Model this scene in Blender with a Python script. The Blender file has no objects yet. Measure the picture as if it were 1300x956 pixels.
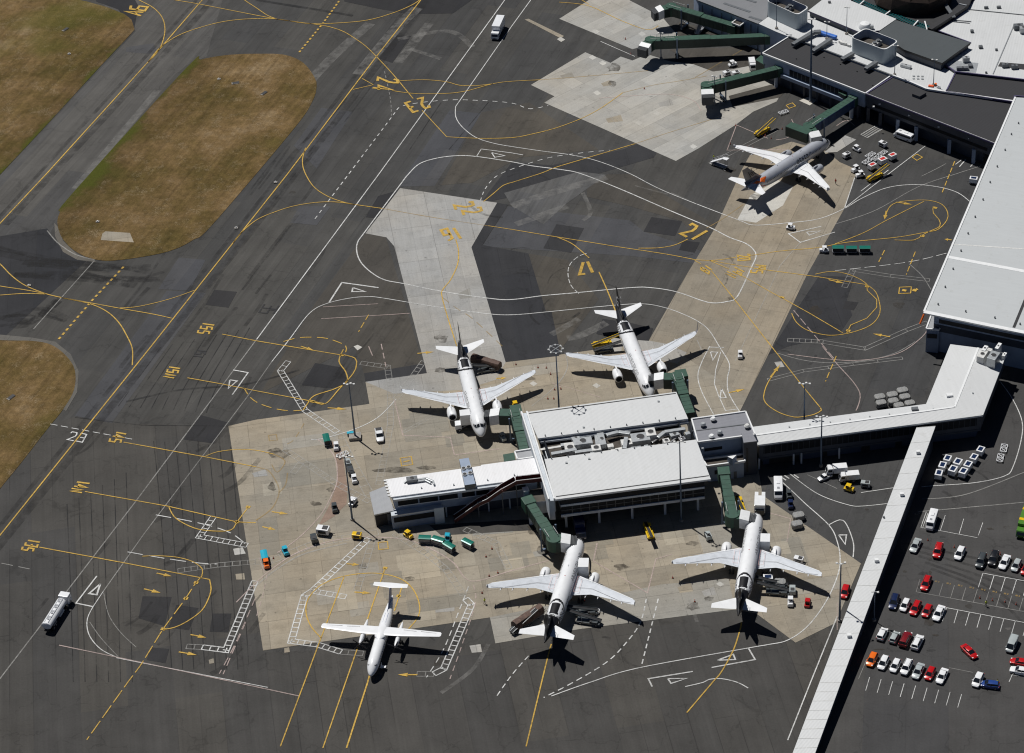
import bpy, bmesh, math, random
from mathutils import Vector, Matrix
random.seed(7)
SC = bpy.context.scene
COL = SC.collection
PI = math.pi
R = math.radians

# ---------------------------------------------------------------- camera (solved from the aircraft sizes and the masts)
F_PX, DEP, ROLL, HGT = 3276.79, R(36.4119), R(-3.96216), 397.382
fw = Vector((0, math.cos(DEP), -math.sin(DEP)))
rt0 = Vector((1, 0, 0)); up0 = rt0.cross(fw)
rt = math.cos(ROLL) * rt0 + math.sin(ROLL) * up0
up = -math.sin(ROLL) * rt0 + math.cos(ROLL) * up0
CAMLOC = Vector((0, 0, HGT))
cam_data = bpy.data.cameras.new('camera')
cam = bpy.data.objects.new('camera', cam_data); COL.objects.link(cam)
m = Matrix((rt, up, -fw)).transposed().to_4x4(); m.translation = CAMLOC
cam.matrix_world = m
cam_data.sensor_width = 36.0
cam_data.lens = F_PX / 1300.0 * 36.0
cam_data.shift_y = -45.0 / 1300.0
cam_data.clip_start = 1.0; cam_data.clip_end = 20000.0
SC.camera = cam

def G(x, y, z=0.0):
    """survey: the point of the level plane z that a photo point lies on"""
    d = fw * F_PX + rt * (x - 650) - up * (y - 433)
    t = (z - HGT) / d.z
    p = CAMLOC + d * t
    return Vector((p.x, p.y, z))
def ang(p, d):
    a = G(*p); b = G(p[0] + d[0], p[1] + d[1])
    return math.atan2(b.y - a.y, b.x - a.x)

# ---------------------------------------------------------------- light
SUN_AZ = R(-52.4)       # direction the shadows fall
SUN_EL = R(62.4)
w = bpy.data.worlds.new('World'); SC.world = w; w.use_nodes = True
nt = w.node_tree; nt.nodes.clear()
sky = nt.nodes.new('ShaderNodeTexSky'); sky.sky_type = 'NISHITA'; sky.sun_disc = False
sky.sun_elevation = SUN_EL
toward = SUN_AZ + PI     # direction towards the sun, from +X
sky.sun_rotation = (PI / 2 - toward) % (2 * PI)
sky.air_density = 0.5; sky.dust_density = 0.0; sky.altitude = 2500.0
bg = nt.nodes.new('ShaderNodeBackground'); bg.inputs['Strength'].default_value = 0.05
wo = nt.nodes.new('ShaderNodeOutputWorld')
nt.links.new(sky.outputs[0], bg.inputs[0]); nt.links.new(bg.outputs[0], wo.inputs[0])
sd = bpy.data.lights.new('sun', 'SUN'); sd.energy = 5.0; sd.angle = R(0.53); sd.color = (1.0, 0.978, 0.945)
sun = bpy.data.objects.new('sun', sd); COL.objects.link(sun)
dv = Vector((math.cos(SUN_AZ) * math.cos(SUN_EL), math.sin(SUN_AZ) * math.cos(SUN_EL), -math.sin(SUN_EL)))
sun.rotation_euler = dv.to_track_quat('-Z', 'Y').to_euler()
sun.location = (0, 500, 300)
SC.view_settings.view_transform = 'Standard'; SC.view_settings.look = 'None'
SC.view_settings.exposure = -0.34; SC.view_settings.gamma = 1.0
SC.view_settings.use_curve_mapping = False
SC.cycles.max_bounces = 5; SC.cycles.diffuse_bounces = 2; SC.cycles.transparent_max_bounces = 12
SC.cycles.use_denoising = True
SC.cycles.filter_width = 1.15

# ---------------------------------------------------------------- materials
MATS = {}
def nodes_of(name):
    mt = bpy.data.materials.new(name); mt.use_nodes = True
    n = mt.node_tree; b = n.nodes['Principled BSDF']
    MATS[name] = mt
    return mt, n, b
def N(n, t, **kw):
    x = n.nodes.new(t)
    for k, v in kw.items():
        if k in x.inputs: x.inputs[k].default_value = v
        else: setattr(x, k, v)
    return x
def coords(n, scale=(1, 1, 1), rot=0.0, world=True):
    tc = N(n, 'ShaderNodeTexCoord'); mp = N(n, 'ShaderNodeMapping')
    mp.inputs['Scale'].default_value = scale; mp.inputs['Rotation'].default_value = (0, 0, rot)
    n.links.new(tc.outputs['Object'], mp.inputs[0])
    return mp.outputs[0]
def rotated(n, rot, scale=(1, 1, 1)):
    """rotate first, then scale"""
    a = coords(n, (1, 1, 1), rot)
    mp = N(n, 'ShaderNodeMapping'); mp.inputs['Scale'].default_value = scale
    n.links.new(a, mp.inputs[0]); return mp.outputs[0]
def noise(n, vec, scale, detail=3.0, rough=0.55):
    x = N(n, 'ShaderNodeTexNoise'); x.inputs['Scale'].default_value = scale
    x.inputs['Detail'].default_value = detail; x.inputs['Roughness'].default_value = rough
    n.links.new(vec, x.inputs['Vector']); return x.outputs['Fac']
def ramp(n, fac, stops):
    r = N(n, 'ShaderNodeValToRGB'); e = r.color_ramp.elements
    while len(e) < len(stops): e.new(0.5)
    for i, (p, c) in enumerate(stops):
        e[i].position = p; e[i].color = (*c, 1) if len(c) == 3 else c
    n.links.new(fac, r.inputs[0]); return r.outputs[0]
def g3(v): return (v, v, v)
def mix(n, a, b, fac, mode='MIX'):
    x = N(n, 'ShaderNodeMix', data_type='RGBA', blend_type=mode)
    for sock, val in ((x.inputs[6], a), (x.inputs[7], b), (x.inputs[0], fac)):
        if hasattr(val, 'links') or hasattr(val, 'is_linked'): n.links.new(val, sock)
        elif isinstance(val, (int, float)): sock.default_value = val
        else: sock.default_value = (*val, 1) if len(val) == 3 else val
    return x.outputs[2]
def bump(n, b, h, strength=0.2, dist=0.05):
    x = N(n, 'ShaderNodeBump'); x.inputs['Strength'].default_value = strength; x.inputs['Distance'].default_value = dist
    n.links.new(h, x.inputs['Height']); n.links.new(x.outputs[0], b.inputs['Normal'])

def mat(name, col, rough=0.6, metal=0.0, var=0.12, scale=1.2, coat=0.0, spec=0.5):
    """paint, metal or plastic with slight procedural grime"""
    if name in MATS: return MATS[name]
    mt, n, b = nodes_of(name)
    v = coords(n)
    f = noise(n, v, scale, 4, 0.6)
    dark = tuple(c * (1 - var * 2) for c in col); light = tuple(min(1, c * (1 + var)) for c in col)
    c = ramp(n, f, [(0.3, dark), (0.62, light)])
    n.links.new(c, b.inputs['Base Color'])
    b.inputs['Roughness'].default_value = rough; b.inputs['Metallic'].default_value = metal
    b.inputs['Coat Weight'].default_value = coat; b.inputs['Specular IOR Level'].default_value = spec
    return mt

def asphalt_mat(name, rot, tone=1.0, tint=(1.0, 0.985, 0.95), seam_w=4.6, seam_l=60.0, streak=0.35, seam=0.4):
    mt, n, b = nodes_of(name)
    v = coords(n)
    big = noise(n, v, 0.012, 3); mid = noise(n, v, 0.09, 4, 0.6); fine = noise(n, v, 2.2, 3, 0.7)
    sv = rotated(n, rot, (0.012, 0.35, 1)); st = noise(n, sv, 1.0, 4, 0.65)
    sv2 = rotated(n, rot, (0.05, 1.6, 1)); st2 = noise(n, sv2, 1.0, 3, 0.6)
    c0 = tuple(0.067 * tone * t for t in tint)
    c = mix(n, tuple(x * 0.80 for x in c0), tuple(x * 1.22 for x in c0), big)
    c = mix(n, c, ramp(n, mid, [(0.3, g3(0.72)), (0.7, g3(1.25))]), 0.55, 'MULTIPLY')
    c = mix(n, c, ramp(n, st, [(0.32, g3(0.55)), (0.7, g3(1.35))]), streak, 'MULTIPLY')
    c = mix(n, c, ramp(n, st2, [(0.3, g3(0.7)), (0.75, g3(1.2))]), streak * 0.8, 'MULTIPLY')
    c = mix(n, c, ramp(n, fine, [(0.3, g3(0.78)), (0.7, g3(1.2))]), 0.4, 'MULTIPLY')
    br = N(n, 'ShaderNodeTexBrick'); br.inputs['Scale'].default_value = 1.0
    br.inputs['Brick Width'].default_value = seam_l; br.inputs['Row Height'].default_value = seam_w
    br.inputs['Mortar Size'].default_value = 0.13; br.inputs['Mortar Smooth'].default_value = 0.4
    br.inputs['Color1'].default_value = (1, 1, 1, 1); br.inputs['Color2'].default_value = (0.86, 0.87, 0.88, 1)
    br.inputs['Mortar'].default_value = (0.42, 0.42, 0.44, 1)
    n.links.new(rotated(n, rot), br.inputs['Vector'])
    sf = ramp(n, noise(n, v, 0.03, 3), [(0.42, g3(0.0)), (0.6, g3(seam))])
    c = mix(n, c, br.outputs['Color'], sf, 'MULTIPLY')
    lots = N(n, 'ShaderNodeTexBrick'); lots.offset = 0.37; lots.inputs['Scale'].default_value = 1.0
    lots.inputs['Brick Width'].default_value = seam_w * 9.0; lots.inputs['Row Height'].default_value = seam_w * 2.0; lots.inputs['Mortar Size'].default_value = 0.0
    lots.inputs['Color1'].default_value = (1.14, 1.1, 1.03, 1); lots.inputs['Color2'].default_value = (0.84, 0.85, 0.88, 1); lots.inputs['Mortar'].default_value = (1, 1, 1, 1)
    n.links.new(rotated(n, rot), lots.inputs['Vector'])
    c = mix(n, c, lots.outputs['Color'], 0.75, 'MULTIPLY')
    vo = N(n, 'ShaderNodeTexVoronoi', feature='DISTANCE_TO_EDGE'); vo.inputs['Scale'].default_value = 0.11
    wr = N(n, 'ShaderNodeTexNoise'); wr.inputs['Scale'].default_value = 0.35; wr.inputs['Detail'].default_value = 4
    n.links.new(v, wr.inputs['Vector'])
    av = N(n, 'ShaderNodeVectorMath', operation='MULTIPLY_ADD'); n.links.new(wr.outputs['Color'], av.inputs[0]); av.inputs[1].default_value = (6, 6, 0); n.links.new(v, av.inputs[2])
    n.links.new(av.outputs[0], vo.inputs['Vector'])
    cr = mix(n, ramp(n, vo.outputs['Distance'], [(0.0, g3(0.45)), (0.022, g3(1.0))]), g3(1.0), ramp(n, mid, [(0.45, g3(0.25)), (0.6, g3(1.0))]))
    c = mix(n, c, cr, 0.6, 'MULTIPLY')
    n.links.new(c, b.inputs['Base Color'])
    b.inputs['Roughness'].default_value = 0.9; b.inputs['Specular IOR Level'].default_value = 0.25
    bump(n, b, fine, 0.3, 0.03)
    return mt

def concrete_mat(name, rot, col, sw=6.0, sh=6.0, contrast=0.1, stain=0.6, joint=0.6, offset=0.0):
    mt, n, b = nodes_of(name)
    v = coords(n)
    br = N(n, 'ShaderNodeTexBrick'); br.offset = offset
    br.inputs['Scale'].default_value = 1.0
    br.inputs['Brick Width'].default_value = sw; br.inputs['Row Height'].default_value = sh
    br.inputs['Mortar Size'].default_value = 0.05; br.inputs['Mortar Smooth'].default_value = 0.3
    br.inputs['Color1'].default_value = (1 + contrast,) * 3 + (1,); br.inputs['Color2'].default_value = (1 - contrast,) * 3 + (1,)
    br.inputs['Mortar'].default_value = (joint, joint, joint, 1)
    n.links.new(rotated(n, rot), br.inputs['Vector'])
    big = noise(n, v, 0.03, 4, 0.6); mid = noise(n, v, 0.22, 5, 0.65); fine = noise(n, v, 2.5, 3, 0.7)
    warm = tuple(col[i] * (1.04, 0.98, 0.90)[i] for i in range(3))
    c = mix(n, col, warm, ramp(n, big, [(0.35, g3(0)), (0.65, g3(1))]))
    c = mix(n, c, br.outputs['Color'], 1.0, 'MULTIPLY')
    c = mix(n, c, ramp(n, mid, [(0.28, g3(0.62)), (0.5, g3(0.98)), (0.75, g3(1.1))]), stain, 'MULTIPLY')
    sv = rotated(n, rot, (0.06, 1.1, 1)); st = noise(n, sv, 1.0, 4, 0.7)
    c = mix(n, c, ramp(n, st, [(0.3, g3(0.75)), (0.65, g3(1.1))]), 0.35, 'MULTIPLY')
    lo = N(n, 'ShaderNodeTexBrick'); lo.offset = 0.4; lo.inputs['Scale'].default_value = 1.0
    lo.inputs['Brick Width'].default_value = sw * 3.0; lo.inputs['Row Height'].default_value = sh * 2.0; lo.inputs['Mortar Size'].default_value = 0.07
    lo.inputs['Color1'].default_value = (1.12, 1.11, 1.09, 1); lo.inputs['Color2'].default_value = (0.86, 0.865, 0.87, 1); lo.inputs['Mortar'].default_value = (0.74, 0.73, 0.72, 1)
    n.links.new(rotated(n, rot), lo.inputs['Vector']); c = mix(n, c, lo.outputs['Color'], 0.85, 'MULTIPLY')
    sp = noise(n, v, 0.75, 2, 0.5)
    c = mix(n, c, ramp(n, sp, [(0.24, g3(0.45)), (0.33, g3(1))]), 0.7, 'MULTIPLY')
    c = mix(n, c, ramp(n, fine, [(0.3, g3(0.82)), (0.7, g3(1.14))]), 0.5, 'MULTIPLY')
    n.links.new(c, b.inputs['Base Color'])
    b.inputs['Roughness'].default_value = 0.85; b.inputs['Specular IOR Level'].default_value = 0.3
    return mt

def paint_line_mat(name, col, wear=0.5, cover=1.0):
    mt, n, b = nodes_of(name)
    v = coords(n)
    f = noise(n, v, 1.3, 5, 0.75); g = noise(n, v, 0.06, 2)
    c = ramp(n, f, [(0.3, tuple(x * 0.6 for x in col)), (0.6, col)])
    n.links.new(c, b.inputs['Base Color']); b.inputs['Roughness'].default_value = 0.7
    a = mix(n, ramp(n, f, [(0.2 + 0.1 * wear, g3(0.5)), (0.42 + 0.12 * wear, g3(1.0))]), ramp(n, g, [(0.35, g3(1 - 0.5 * wear)), (0.6, g3(1))]), 1.0, 'MULTIPLY')
    mu = N(n, 'ShaderNodeMath', operation='MULTIPLY'); mu.inputs[1].default_value = cover
    n.links.new(a, mu.inputs[0])
    n.links.new(mu.outputs[0], b.inputs['Alpha'])
    return mt

def stain_mat(name, col, cover, scale=0.5):
    mt, n, b = nodes_of(name)
    v = coords(n); f = noise(n, v, scale, 5, 0.7)
    b.inputs['Base Color'].default_value = (*col, 1); b.inputs['Roughness'].default_value = 0.85
    a = ramp(n, f, [(0.36, g3(0)), (0.62, g3(cover))])
    n.links.new(a, b.inputs['Alpha']); return mt

def grass_mat(name, p0, ndir, width, green=(0.065, 0.075, 0.012), rot=0.0):
    """dry mown grass; greener along the edge through p0 whose inward normal is ndir"""
    mt, n, b = nodes_of(name)
    v = coords(n)
    mow = noise(n, rotated(n, rot, (0.02, 0.5, 1)), 1.0, 4, 0.7)
    big = noise(n, v, 0.05, 5, 0.65); mid = noise(n, v, 0.5, 4, 0.7); fine = noise(n, v, 3.0, 3, 0.8)
    c = ramp(n, big, [(0.28, (0.057, 0.046, 0.014)), (0.44, (0.094, 0.065, 0.024)), (0.58, (0.138, 0.091, 0.041)), (0.74, (0.215, 0.158, 0.092))])
    c = mix(n, c, ramp(n, mow, [(0.3, g3(0.68)), (0.7, g3(1.25))]), 0.8, 'MULTIPLY')
    c = mix(n, c, ramp(n, mid, [(0.3, g3(0.65)), (0.7, g3(1.3))]), 0.7, 'MULTIPLY')
    cl = noise(n, v, 0.16, 5, 0.8); pale = ramp(n, cl, [(0.52, g3(0)), (0.66, g3(0.5))])
    c = mix(n, c, (0.26, 0.21, 0.145), mix(n, pale, ramp(n, fine, [(0.45, g3(0)), (0.6, g3(1))]), 1.0, 'MULTIPLY'))
    c = mix(n, c, (0.075, 0.075, 0.016), ramp(n, noise(n, v, 0.02, 3), [(0.34, g3(0.5)), (0.44, g3(0))]))
    dt = N(n, 'ShaderNodeVectorMath', operation='DOT_PRODUCT'); n.links.new(v, dt.inputs[0]); dt.inputs[1].default_value = (*ndir, 0)
    sb = N(n, 'ShaderNodeMath', operation='SUBTRACT'); n.links.new(dt.outputs['Value'], sb.inputs[0]); sb.inputs[1].default_value = p0[0] * ndir[0] + p0[1] * ndir[1]
    dv_ = N(n, 'ShaderNodeMath', operation='DIVIDE'); n.links.new(sb.outputs[0], dv_.inputs[0]); dv_.inputs[1].default_value = width
    ad = N(n, 'ShaderNodeMath', operation='MULTIPLY_ADD'); n.links.new(big, ad.inputs[0]); ad.inputs[1].default_value = 1.6; n.links.new(dv_.outputs[0], ad.inputs[2])
    gf = ramp(n, ad.outputs[0], [(0.75, g3(0.8)), (1.35, g3(0))])
    gl = ramp(n, dv_.outputs[0], [(0.6, g3(1.0)), (1.0, g3(1.0))])
    c = mix(n, c, ramp(n, dv_.outputs[0], [(0.0, g3(0.8)), (1.0, g3(1.25))]), 0.8, 'MULTIPLY') 
    c = mix(n, c, green, gf)
    c = mix(n, c, ramp(n, fine, [(0.3, g3(0.6)), (0.7, g3(1.35))]), 0.7, 'MULTIPLY')
    n.links.new(c, b.inputs['Base Color']); b.inputs['Roughness'].default_value = 1.0
    b.inputs['Specular IOR Level'].default_value = 0.1
    bump(n, b, fine, 0.6, 0.15)
    return mt

def sheet_roof_mat(name, col, rot, pitch=1.1, rib=0.9, rough=0.5, var=0.08):
    """profiled metal roof sheeting: ribs one way, faint weathering"""
    mt, n, b = nodes_of(name)
    v = coords(n)
    wv = N(n, 'ShaderNodeTexWave', wave_type='BANDS', bands_direction='X'); wv.inputs['Scale'].default_value = 1.0 / pitch
    n.links.new(rotated(n, rot), wv.inputs['Vector'])
    big = noise(n, v, 0.12, 4, 0.6); st = noise(n, rotated(n, rot, (1.5, 0.12, 1)), 1.0, 3, 0.6)
    c = mix(n, tuple(x * (1 - var) for x in col), tuple(min(1, x * (1 + var)) for x in col), big)
    c = mix(n, c, ramp(n, st, [(0.3, g3(0.95)), (0.7, g3(1.02))]), 0.8, 'MULTIPLY')
    c = mix(n, c, ramp(n, wv.outputs['Fac'], [(0.0, g3(rib)), (0.25, g3(1))]), 1.0, 'MULTIPLY')
    stn = noise(n, v, 0.5, 5, 0.7); c = mix(n, c, ramp(n, stn, [(0.3, (0.86, 0.85, 0.82)), (0.42, g3(1))]), 0.6, 'MULTIPLY')
    n.links.new(c, b.inputs['Base Color']); b.inputs['Roughness'].default_value = rough
    bump(n, b, wv.outputs['Fac'], 0.25, 0.05)
    return mt

# ---------------------------------------------------------------- mesh building
class MB:
    def __init__(s): s.v = []; s.f = []; s.m = []; s.mats = []
    def mi(s, mt):
        if mt is None: return 0
        if isinstance(mt, str): mt = MATS[mt]
        if mt not in s.mats: s.mats.append(mt)
        return s.mats.index(mt)
    def add(s, verts, faces, mt=None):
        o = len(s.v); k = s.mi(mt); s.v += [tuple(p) for p in verts]
        for f in faces: s.f.append(tuple(o + i for i in f)); s.m.append(k)
    def box(s, c, d, mt=None, rz=0.0, ry=0.0, taper=1.0):
        M = Matrix.Rotation(rz, 3, 'Z') @ Matrix.Rotation(ry, 3, 'Y'); vs = []
        for z in (-1, 1):
            k = taper if z > 0 else 1.0
            for x, y in ((-1, -1), (1, -1), (1, 1), (-1, 1)):
                vs.append(Vector(c) + M @ Vector((x * d[0] / 2 * k, y * d[1] / 2 * k, z * d[2] / 2)))
        s.add(vs, [(3, 2, 1, 0), (4, 5, 6, 7), (0, 1, 5, 4), (1, 2, 6, 5), (2, 3, 7, 6), (3, 0, 4, 7)], mt)
    def prism(s, pts, z0, z1, mt=None, top=None, bottom=True):
        """pts counter-clockwise or not; z0/z1 numbers or lists"""
        n = len(pts)
        a = sum(pts[i][0] * pts[(i + 1) % n][1] - pts[(i + 1) % n][0] * pts[i][1] for i in range(n))
        idx = list(range(n)) if a > 0 else list(range(n))[::-1]
        z0s = z0 if isinstance(z0, (list, tuple)) else [z0] * n
        z1s = z1 if isinstance(z1, (list, tuple)) else [z1] * n
        lo = [(pts[i][0], pts[i][1], z0s[i]) for i in idx]; hi = [(pts[i][0], pts[i][1], z1s[i]) for i in idx]
        s.add(lo + hi, [(i, (i + 1) % n, n + (i + 1) % n, n + i) for i in range(n)] + ([tuple(range(n))[::-1]] if bottom else []), mt)
        s.add(hi, [tuple(range(n))], top if top is not None else mt)
    def beam(s, p, q, w_, h, mt=None):
        """rectangular bar from p to q"""
        p, q = Vector(p), Vector(q); d = (q - p)
        if d.length < 1e-6: return
        dn = d.normalized(); side = dn.cross(Vector((0, 0, 1)))
        if side.length < 1e-3: side = Vector((1, 0, 0))
        side.normalize(); u = side.cross(dn)
        vs = []
        for e in (p, q):
            for a, b in ((-1, -1), (1, -1), (1, 1), (-1, 1)): vs.append(e + side * a * w_ / 2 + u * b * h / 2)
        s.add(vs, [(0, 1, 2, 3), (7, 6, 5, 4), (0, 4, 5, 1), (1, 5, 6, 2), (2, 6, 7, 3), (3, 7, 4, 0)], mt)
    def tube(s, p, q, r0, r1=None, n=10, mt=None, caps=True):
        r1 = r0 if r1 is None else r1
        p, q = Vector(p), Vector(q); d = (q - p).normalized()
        a = d.orthogonal().normalized(); b = d.cross(a)
        vs = [p + (a * math.cos(2 * PI * i / n) + b * math.sin(2 * PI * i / n)) * r0 for i in range(n)]
        vs += [q + (a * math.cos(2 * PI * i / n) + b * math.sin(2 * PI * i / n)) * r1 for i in range(n)]
        fs = [(i, (i + 1) % n, n + (i + 1) % n, n + i) for i in range(n)]
        if caps: fs += [tuple(range(n))[::-1], tuple(range(n, 2 * n))]
        s.add(vs, fs, mt)
    def loft(s, rings, mt=None, closed=True, cap=True, mf=None):
        n = len(rings[0]); vs = [p for r in rings for p in r]; o = len(s.v); s.v += [tuple(p) for p in vs]
        for j in range(len(rings) - 1):
            for i in range(n if closed else n - 1):
                a = j * n + i; b = j * n + (i + 1) % n
                s.f.append((o + a, o + b, o + b + n, o + a + n)); s.m.append(s.mi(mf(j, i) if mf else mt))
        if cap:
            s.f.append(tuple(o + i for i in range(n))[::-1]); s.m.append(s.mi(mf(0, 0) if mf else mt))
            e = (len(rings) - 1) * n
            s.f.append(tuple(o + e + i for i in range(n))); s.m.append(s.mi(mf(len(rings) - 2, 0) if mf else mt))
    def build(s, name, parent=None, origin=None, smooth=False, bevel=0.0, mt=None):
        me = bpy.data.meshes.new(name)
        o = Vector(origin) if origin is not None else Vector((0, 0, 0))
        me.from_pydata([tuple(Vector(p) - o) for p in s.v], [], s.f)
        for x in (s.mats or ([MATS[mt]] if mt else [])): me.materials.append(x)
        for p, k in zip(me.polygons, s.m): p.material_index = k
        bm = bmesh.new(); bm.from_mesh(me)
        if bevel > 0:
            bmesh.ops.remove_doubles(bm, verts=bm.verts, dist=1e-4)
            es = [e for e in bm.edges if len(e.link_faces) == 2 and e.calc_face_angle(0) > 0.6]
            bmesh.ops.bevel(bm, geom=es, offset=bevel, segments=2, affect='EDGES', profile=0.6, clamp_overlap=True)
        bmesh.ops.recalc_face_normals(bm, faces=bm.faces) if smooth or bevel > 0 else None
        bm.to_mesh(me); bm.free()
        if smooth:
            for p in me.polygons: p.use_smooth = True
            try: me.set_sharp_from_angle(angle=R(38))
            except Exception: pass
        me.update()
        ob = bpy.data.objects.new(name, me); COL.objects.link(ob)
        if parent is not None: ob.parent = parent
        return ob
def tag(o, label, cat=None, group=None, kind=None):
    if label: o['label'] = label
    if cat: o['category'] = cat
    if group: o['group'] = group
    if kind: o['kind'] = kind
    return o
def thing(name, label, cat, loc=(0, 0, 0), rz=0.0, group=None):
    o = bpy.data.objects.new(name, None); COL.objects.link(o); o.empty_display_size = 0.5
    o.location = loc; o.rotation_euler = (0, 0, rz)
    return tag(o, label, cat, group)
USED = set()
def dup(root, loc, rz, label=None, group=None, paint=None, z=None, scale=1.0):
    """a copy of a thing with its parts and sub-parts; the first call moves the thing itself"""
    if root.name not in USED:
        USED.add(root.name); r = root; first = True
    else:
        r = root.copy(); COL.objects.link(r); first = False
    r.location = loc; r.rotation_euler = (0, 0, rz); r.scale = (scale,) * 3
    if label: r['label'] = label
    if group: r['group'] = group
    elif 'group' in r: del r['group']
    todo = []
    if first: todo = [c for c in root.children_recursive]
    else:
        for ch in list(root.children):
            c = ch.copy(); COL.objects.link(c); c.parent = r; todo.append(c)
            for g in list(ch.children):
                d = g.copy(); COL.objects.link(d); d.parent = c; todo.append(d)
    for c in todo:
        for sl in c.material_slots:
            nm = sl.material.name if sl.material else ''
            if nm in ('paint_proto', 'paint_a') or nm.startswith('car_paint'):
                sl.link = 'OBJECT'; sl.material = MATS[paint or 'car_paint_white']
    return r
# ================================================================ ground
TAXI = math.atan2(723.9 - 559.5, -21.4 + 89.8)        # direction of the taxiway
PIERA = R(6.0)                                        # direction of the pier
DIAG = ang((900, 350), (40, -78))                     # direction of the diagonal concrete strip
asphalt_mat('asphalt', -TAXI, 0.95)
asphalt_mat('asphalt_apron', -ang((170, 700), (6, 100)), 0.95, (1.0, 0.96, 0.90), seam_w=5.2, seam=0.6, streak=0.25)
asphalt_mat('asphalt_east', -DIAG, 0.9, (1.0, 1.0, 1.0), seam_w=7.0, seam=0.35, streak=0.25)
asphalt_mat('asphalt_carpark', -R(80), 0.92, (1.0, 0.99, 1.0), seam_w=9.0, seam=0.2, streak=0.15)
asphalt_mat('asphalt_taxiway', -TAXI, 1.25, (1.0, 0.98, 0.95), seam_w=7.5, seam=0.3, streak=0.45)
asphalt_mat('asphalt_blue', -TAXI, 1.05, (0.97, 0.99, 1.07), seam=0.1, streak=0.15)
asphalt_mat('asphalt_brown', -TAXI, 0.98, (1.06, 0.97, 0.84), seam=0.2, streak=0.3)
asphalt_mat('asphalt_dark', -TAXI, 0.46, (0.98, 0.98, 1.06), seam=0.1, streak=0.15)
asphalt_mat('asphalt_black', -ang((640, 380), (20, 100)), 0.54, (0.96, 0.98, 1.08), seam_w=7, seam=0.4, streak=0.2)
asphalt_mat('asphalt_light', -TAXI, 1.5, (1, 1, 1.0), seam=0.1, streak=0.6)
concrete_mat('concrete_beige', -PIERA, (0.298, 0.270, 0.220), 4.6, 4.6, 0.05, 0.6, 0.78)
concrete_mat('concrete_diag', -DIAG, (0.268, 0.238, 0.190), 9.0, 5.0, 0.05, 0.6, 0.75)
concrete_mat('concrete_grey', -ang((560, 400), (22, 100)), (0.330, 0.330, 0.322), 5.5, 5.5, 0.07, 0.45, 0.75)
concrete_mat('concrete_north', -ang((800, 120), (60, -30)), (0.36, 0.36, 0.345), 13.0, 5.2, 0.09, 0.45, 0.8, 0.35)
concrete_mat('concrete_pale', -PIERA, (0.48, 0.48, 0.46), 5, 5, 0.03, 0.3, 0.9)
concrete_mat('concrete_band', -PIERA, (0.275, 0.270, 0.250), 8, 6, 0.06, 0.5, 0.7)
concrete_mat('concrete_pink', -PIERA, (0.262, 0.192, 0.155), 5, 5, 0.04, 0.6, 0.8)
concrete_mat('concrete_verge', -TAXI, (0.12, 0.115, 0.105), 40, 3, 0.05, 0.6, 0.8)

concrete_mat('concrete_slab_a', -PIERA, (0.36, 0.33, 0.27), 4.6, 4.6, 0.02, 0.4, 0.8); concrete_mat('concrete_slab_b', -PIERA, (0.25, 0.235, 0.2), 4.6, 4.6, 0.02, 0.5, 0.8); concrete_mat('concrete_slab_c', -PIERA, (0.31, 0.295, 0.26), 4.6, 4.6, 0.02, 0.4, 0.8)
def struct(o): o['kind'] = 'structure'; return o
SHEETN = 0
def sheet(name, px, mt, layer, z=0.0, solid=None):
    pts = [G(x, y, 0) for x, y in px]
    global SHEETN
    SHEETN += 1
    mb = MB(); zz = layer * 0.008 + (SHEETN % 10) * 0.0008
    a = sum(pts[i][0] * pts[(i + 1) % len(pts)][1] - pts[(i + 1) % len(pts)][0] * pts[i][1] for i in range(len(pts)))
    if a < 0: pts = pts[::-1]
    mb.add([(p.x, p.y, zz) for p in pts], [tuple(range(len(pts)))], mt)
    return struct(mb.build(name))
struct_first = None
mb = MB(); mb.add([(-4000, -2000, 0), (4000, -2000, 0), (4000, 6000, 0), (-4000, 6000, 0)], [(0, 1, 2, 3)], 'asphalt')
struct(mb.build('ground'))

def smooth_px(pts, closed=False, step=4.0):
    """catmull-rom through photo points"""
    n = len(pts)
    if n < 3: return list(pts)
    out = []
    rng = range(n) if closed else range(n - 1)
    for i in rng:
        p1 = pts[i]; p2 = pts[(i + 1) % n]
        p0 = pts[(i - 1) % n] if closed or i > 0 else p1
        p3 = pts[(i + 2) % n] if closed or i < n - 2 else p2
        L = math.hypot(p2[0] - p1[0], p2[1] - p1[1]); k = max(1, int(L / step))
        for j in range(k):
            t = j / k
            out.append(tuple(0.5 * (2 * p1[a] + (p2[a] - p0[a]) * t + (2 * p0[a] - 5 * p1[a] + 4 * p2[a] - p3[a]) * t * t + (3 * p1[a] - p0[a] - 3 * p2[a] + p3[a]) * t ** 3) for a in (0, 1)))
    if not closed: out.append(tuple(pts[-1]))
    return out

# regional pavements
for px, mt in [([(850, 63), (1000, 58), (1003, 74), (930, 88), (905, 91), (881, 82)], 'asphalt_brown'), ([(925, 122), (985, 106), (1000, 112), (990, 124), (930, 136)], 'asphalt_brown'), ([(862, 28), (930, 45), (975, 52), (860, 50)], 'asphalt_brown')]: P_N = sheet('asphalt_patch', px, mt, 8.3)
sheet('apron', [(-80, 590), (95, 529), (140, 537), (290, 541), (335, 828), (629, 817), (735, 799), (930, 776), (1008, 817), (1062, 792), (1040, 870), (1010, 1000), (-80, 1000)], 'asphalt_apron', 1)
sheet('apron', [(1090, 200), (1300, 205), (1420, 215), (1420, 560), (1190, 545), (1170, 600), (1150, 640), (1093, 716), (1042, 681), (965, 630), (955, 545), (939, 523)], 'asphalt_east', 1)
sheet('car_park', [(1190, 540), (1420, 505), (1420, 1010), (1020, 1010), (1055, 880), (1100, 740), (1150, 640)], 'asphalt_carpark', 2)
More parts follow.
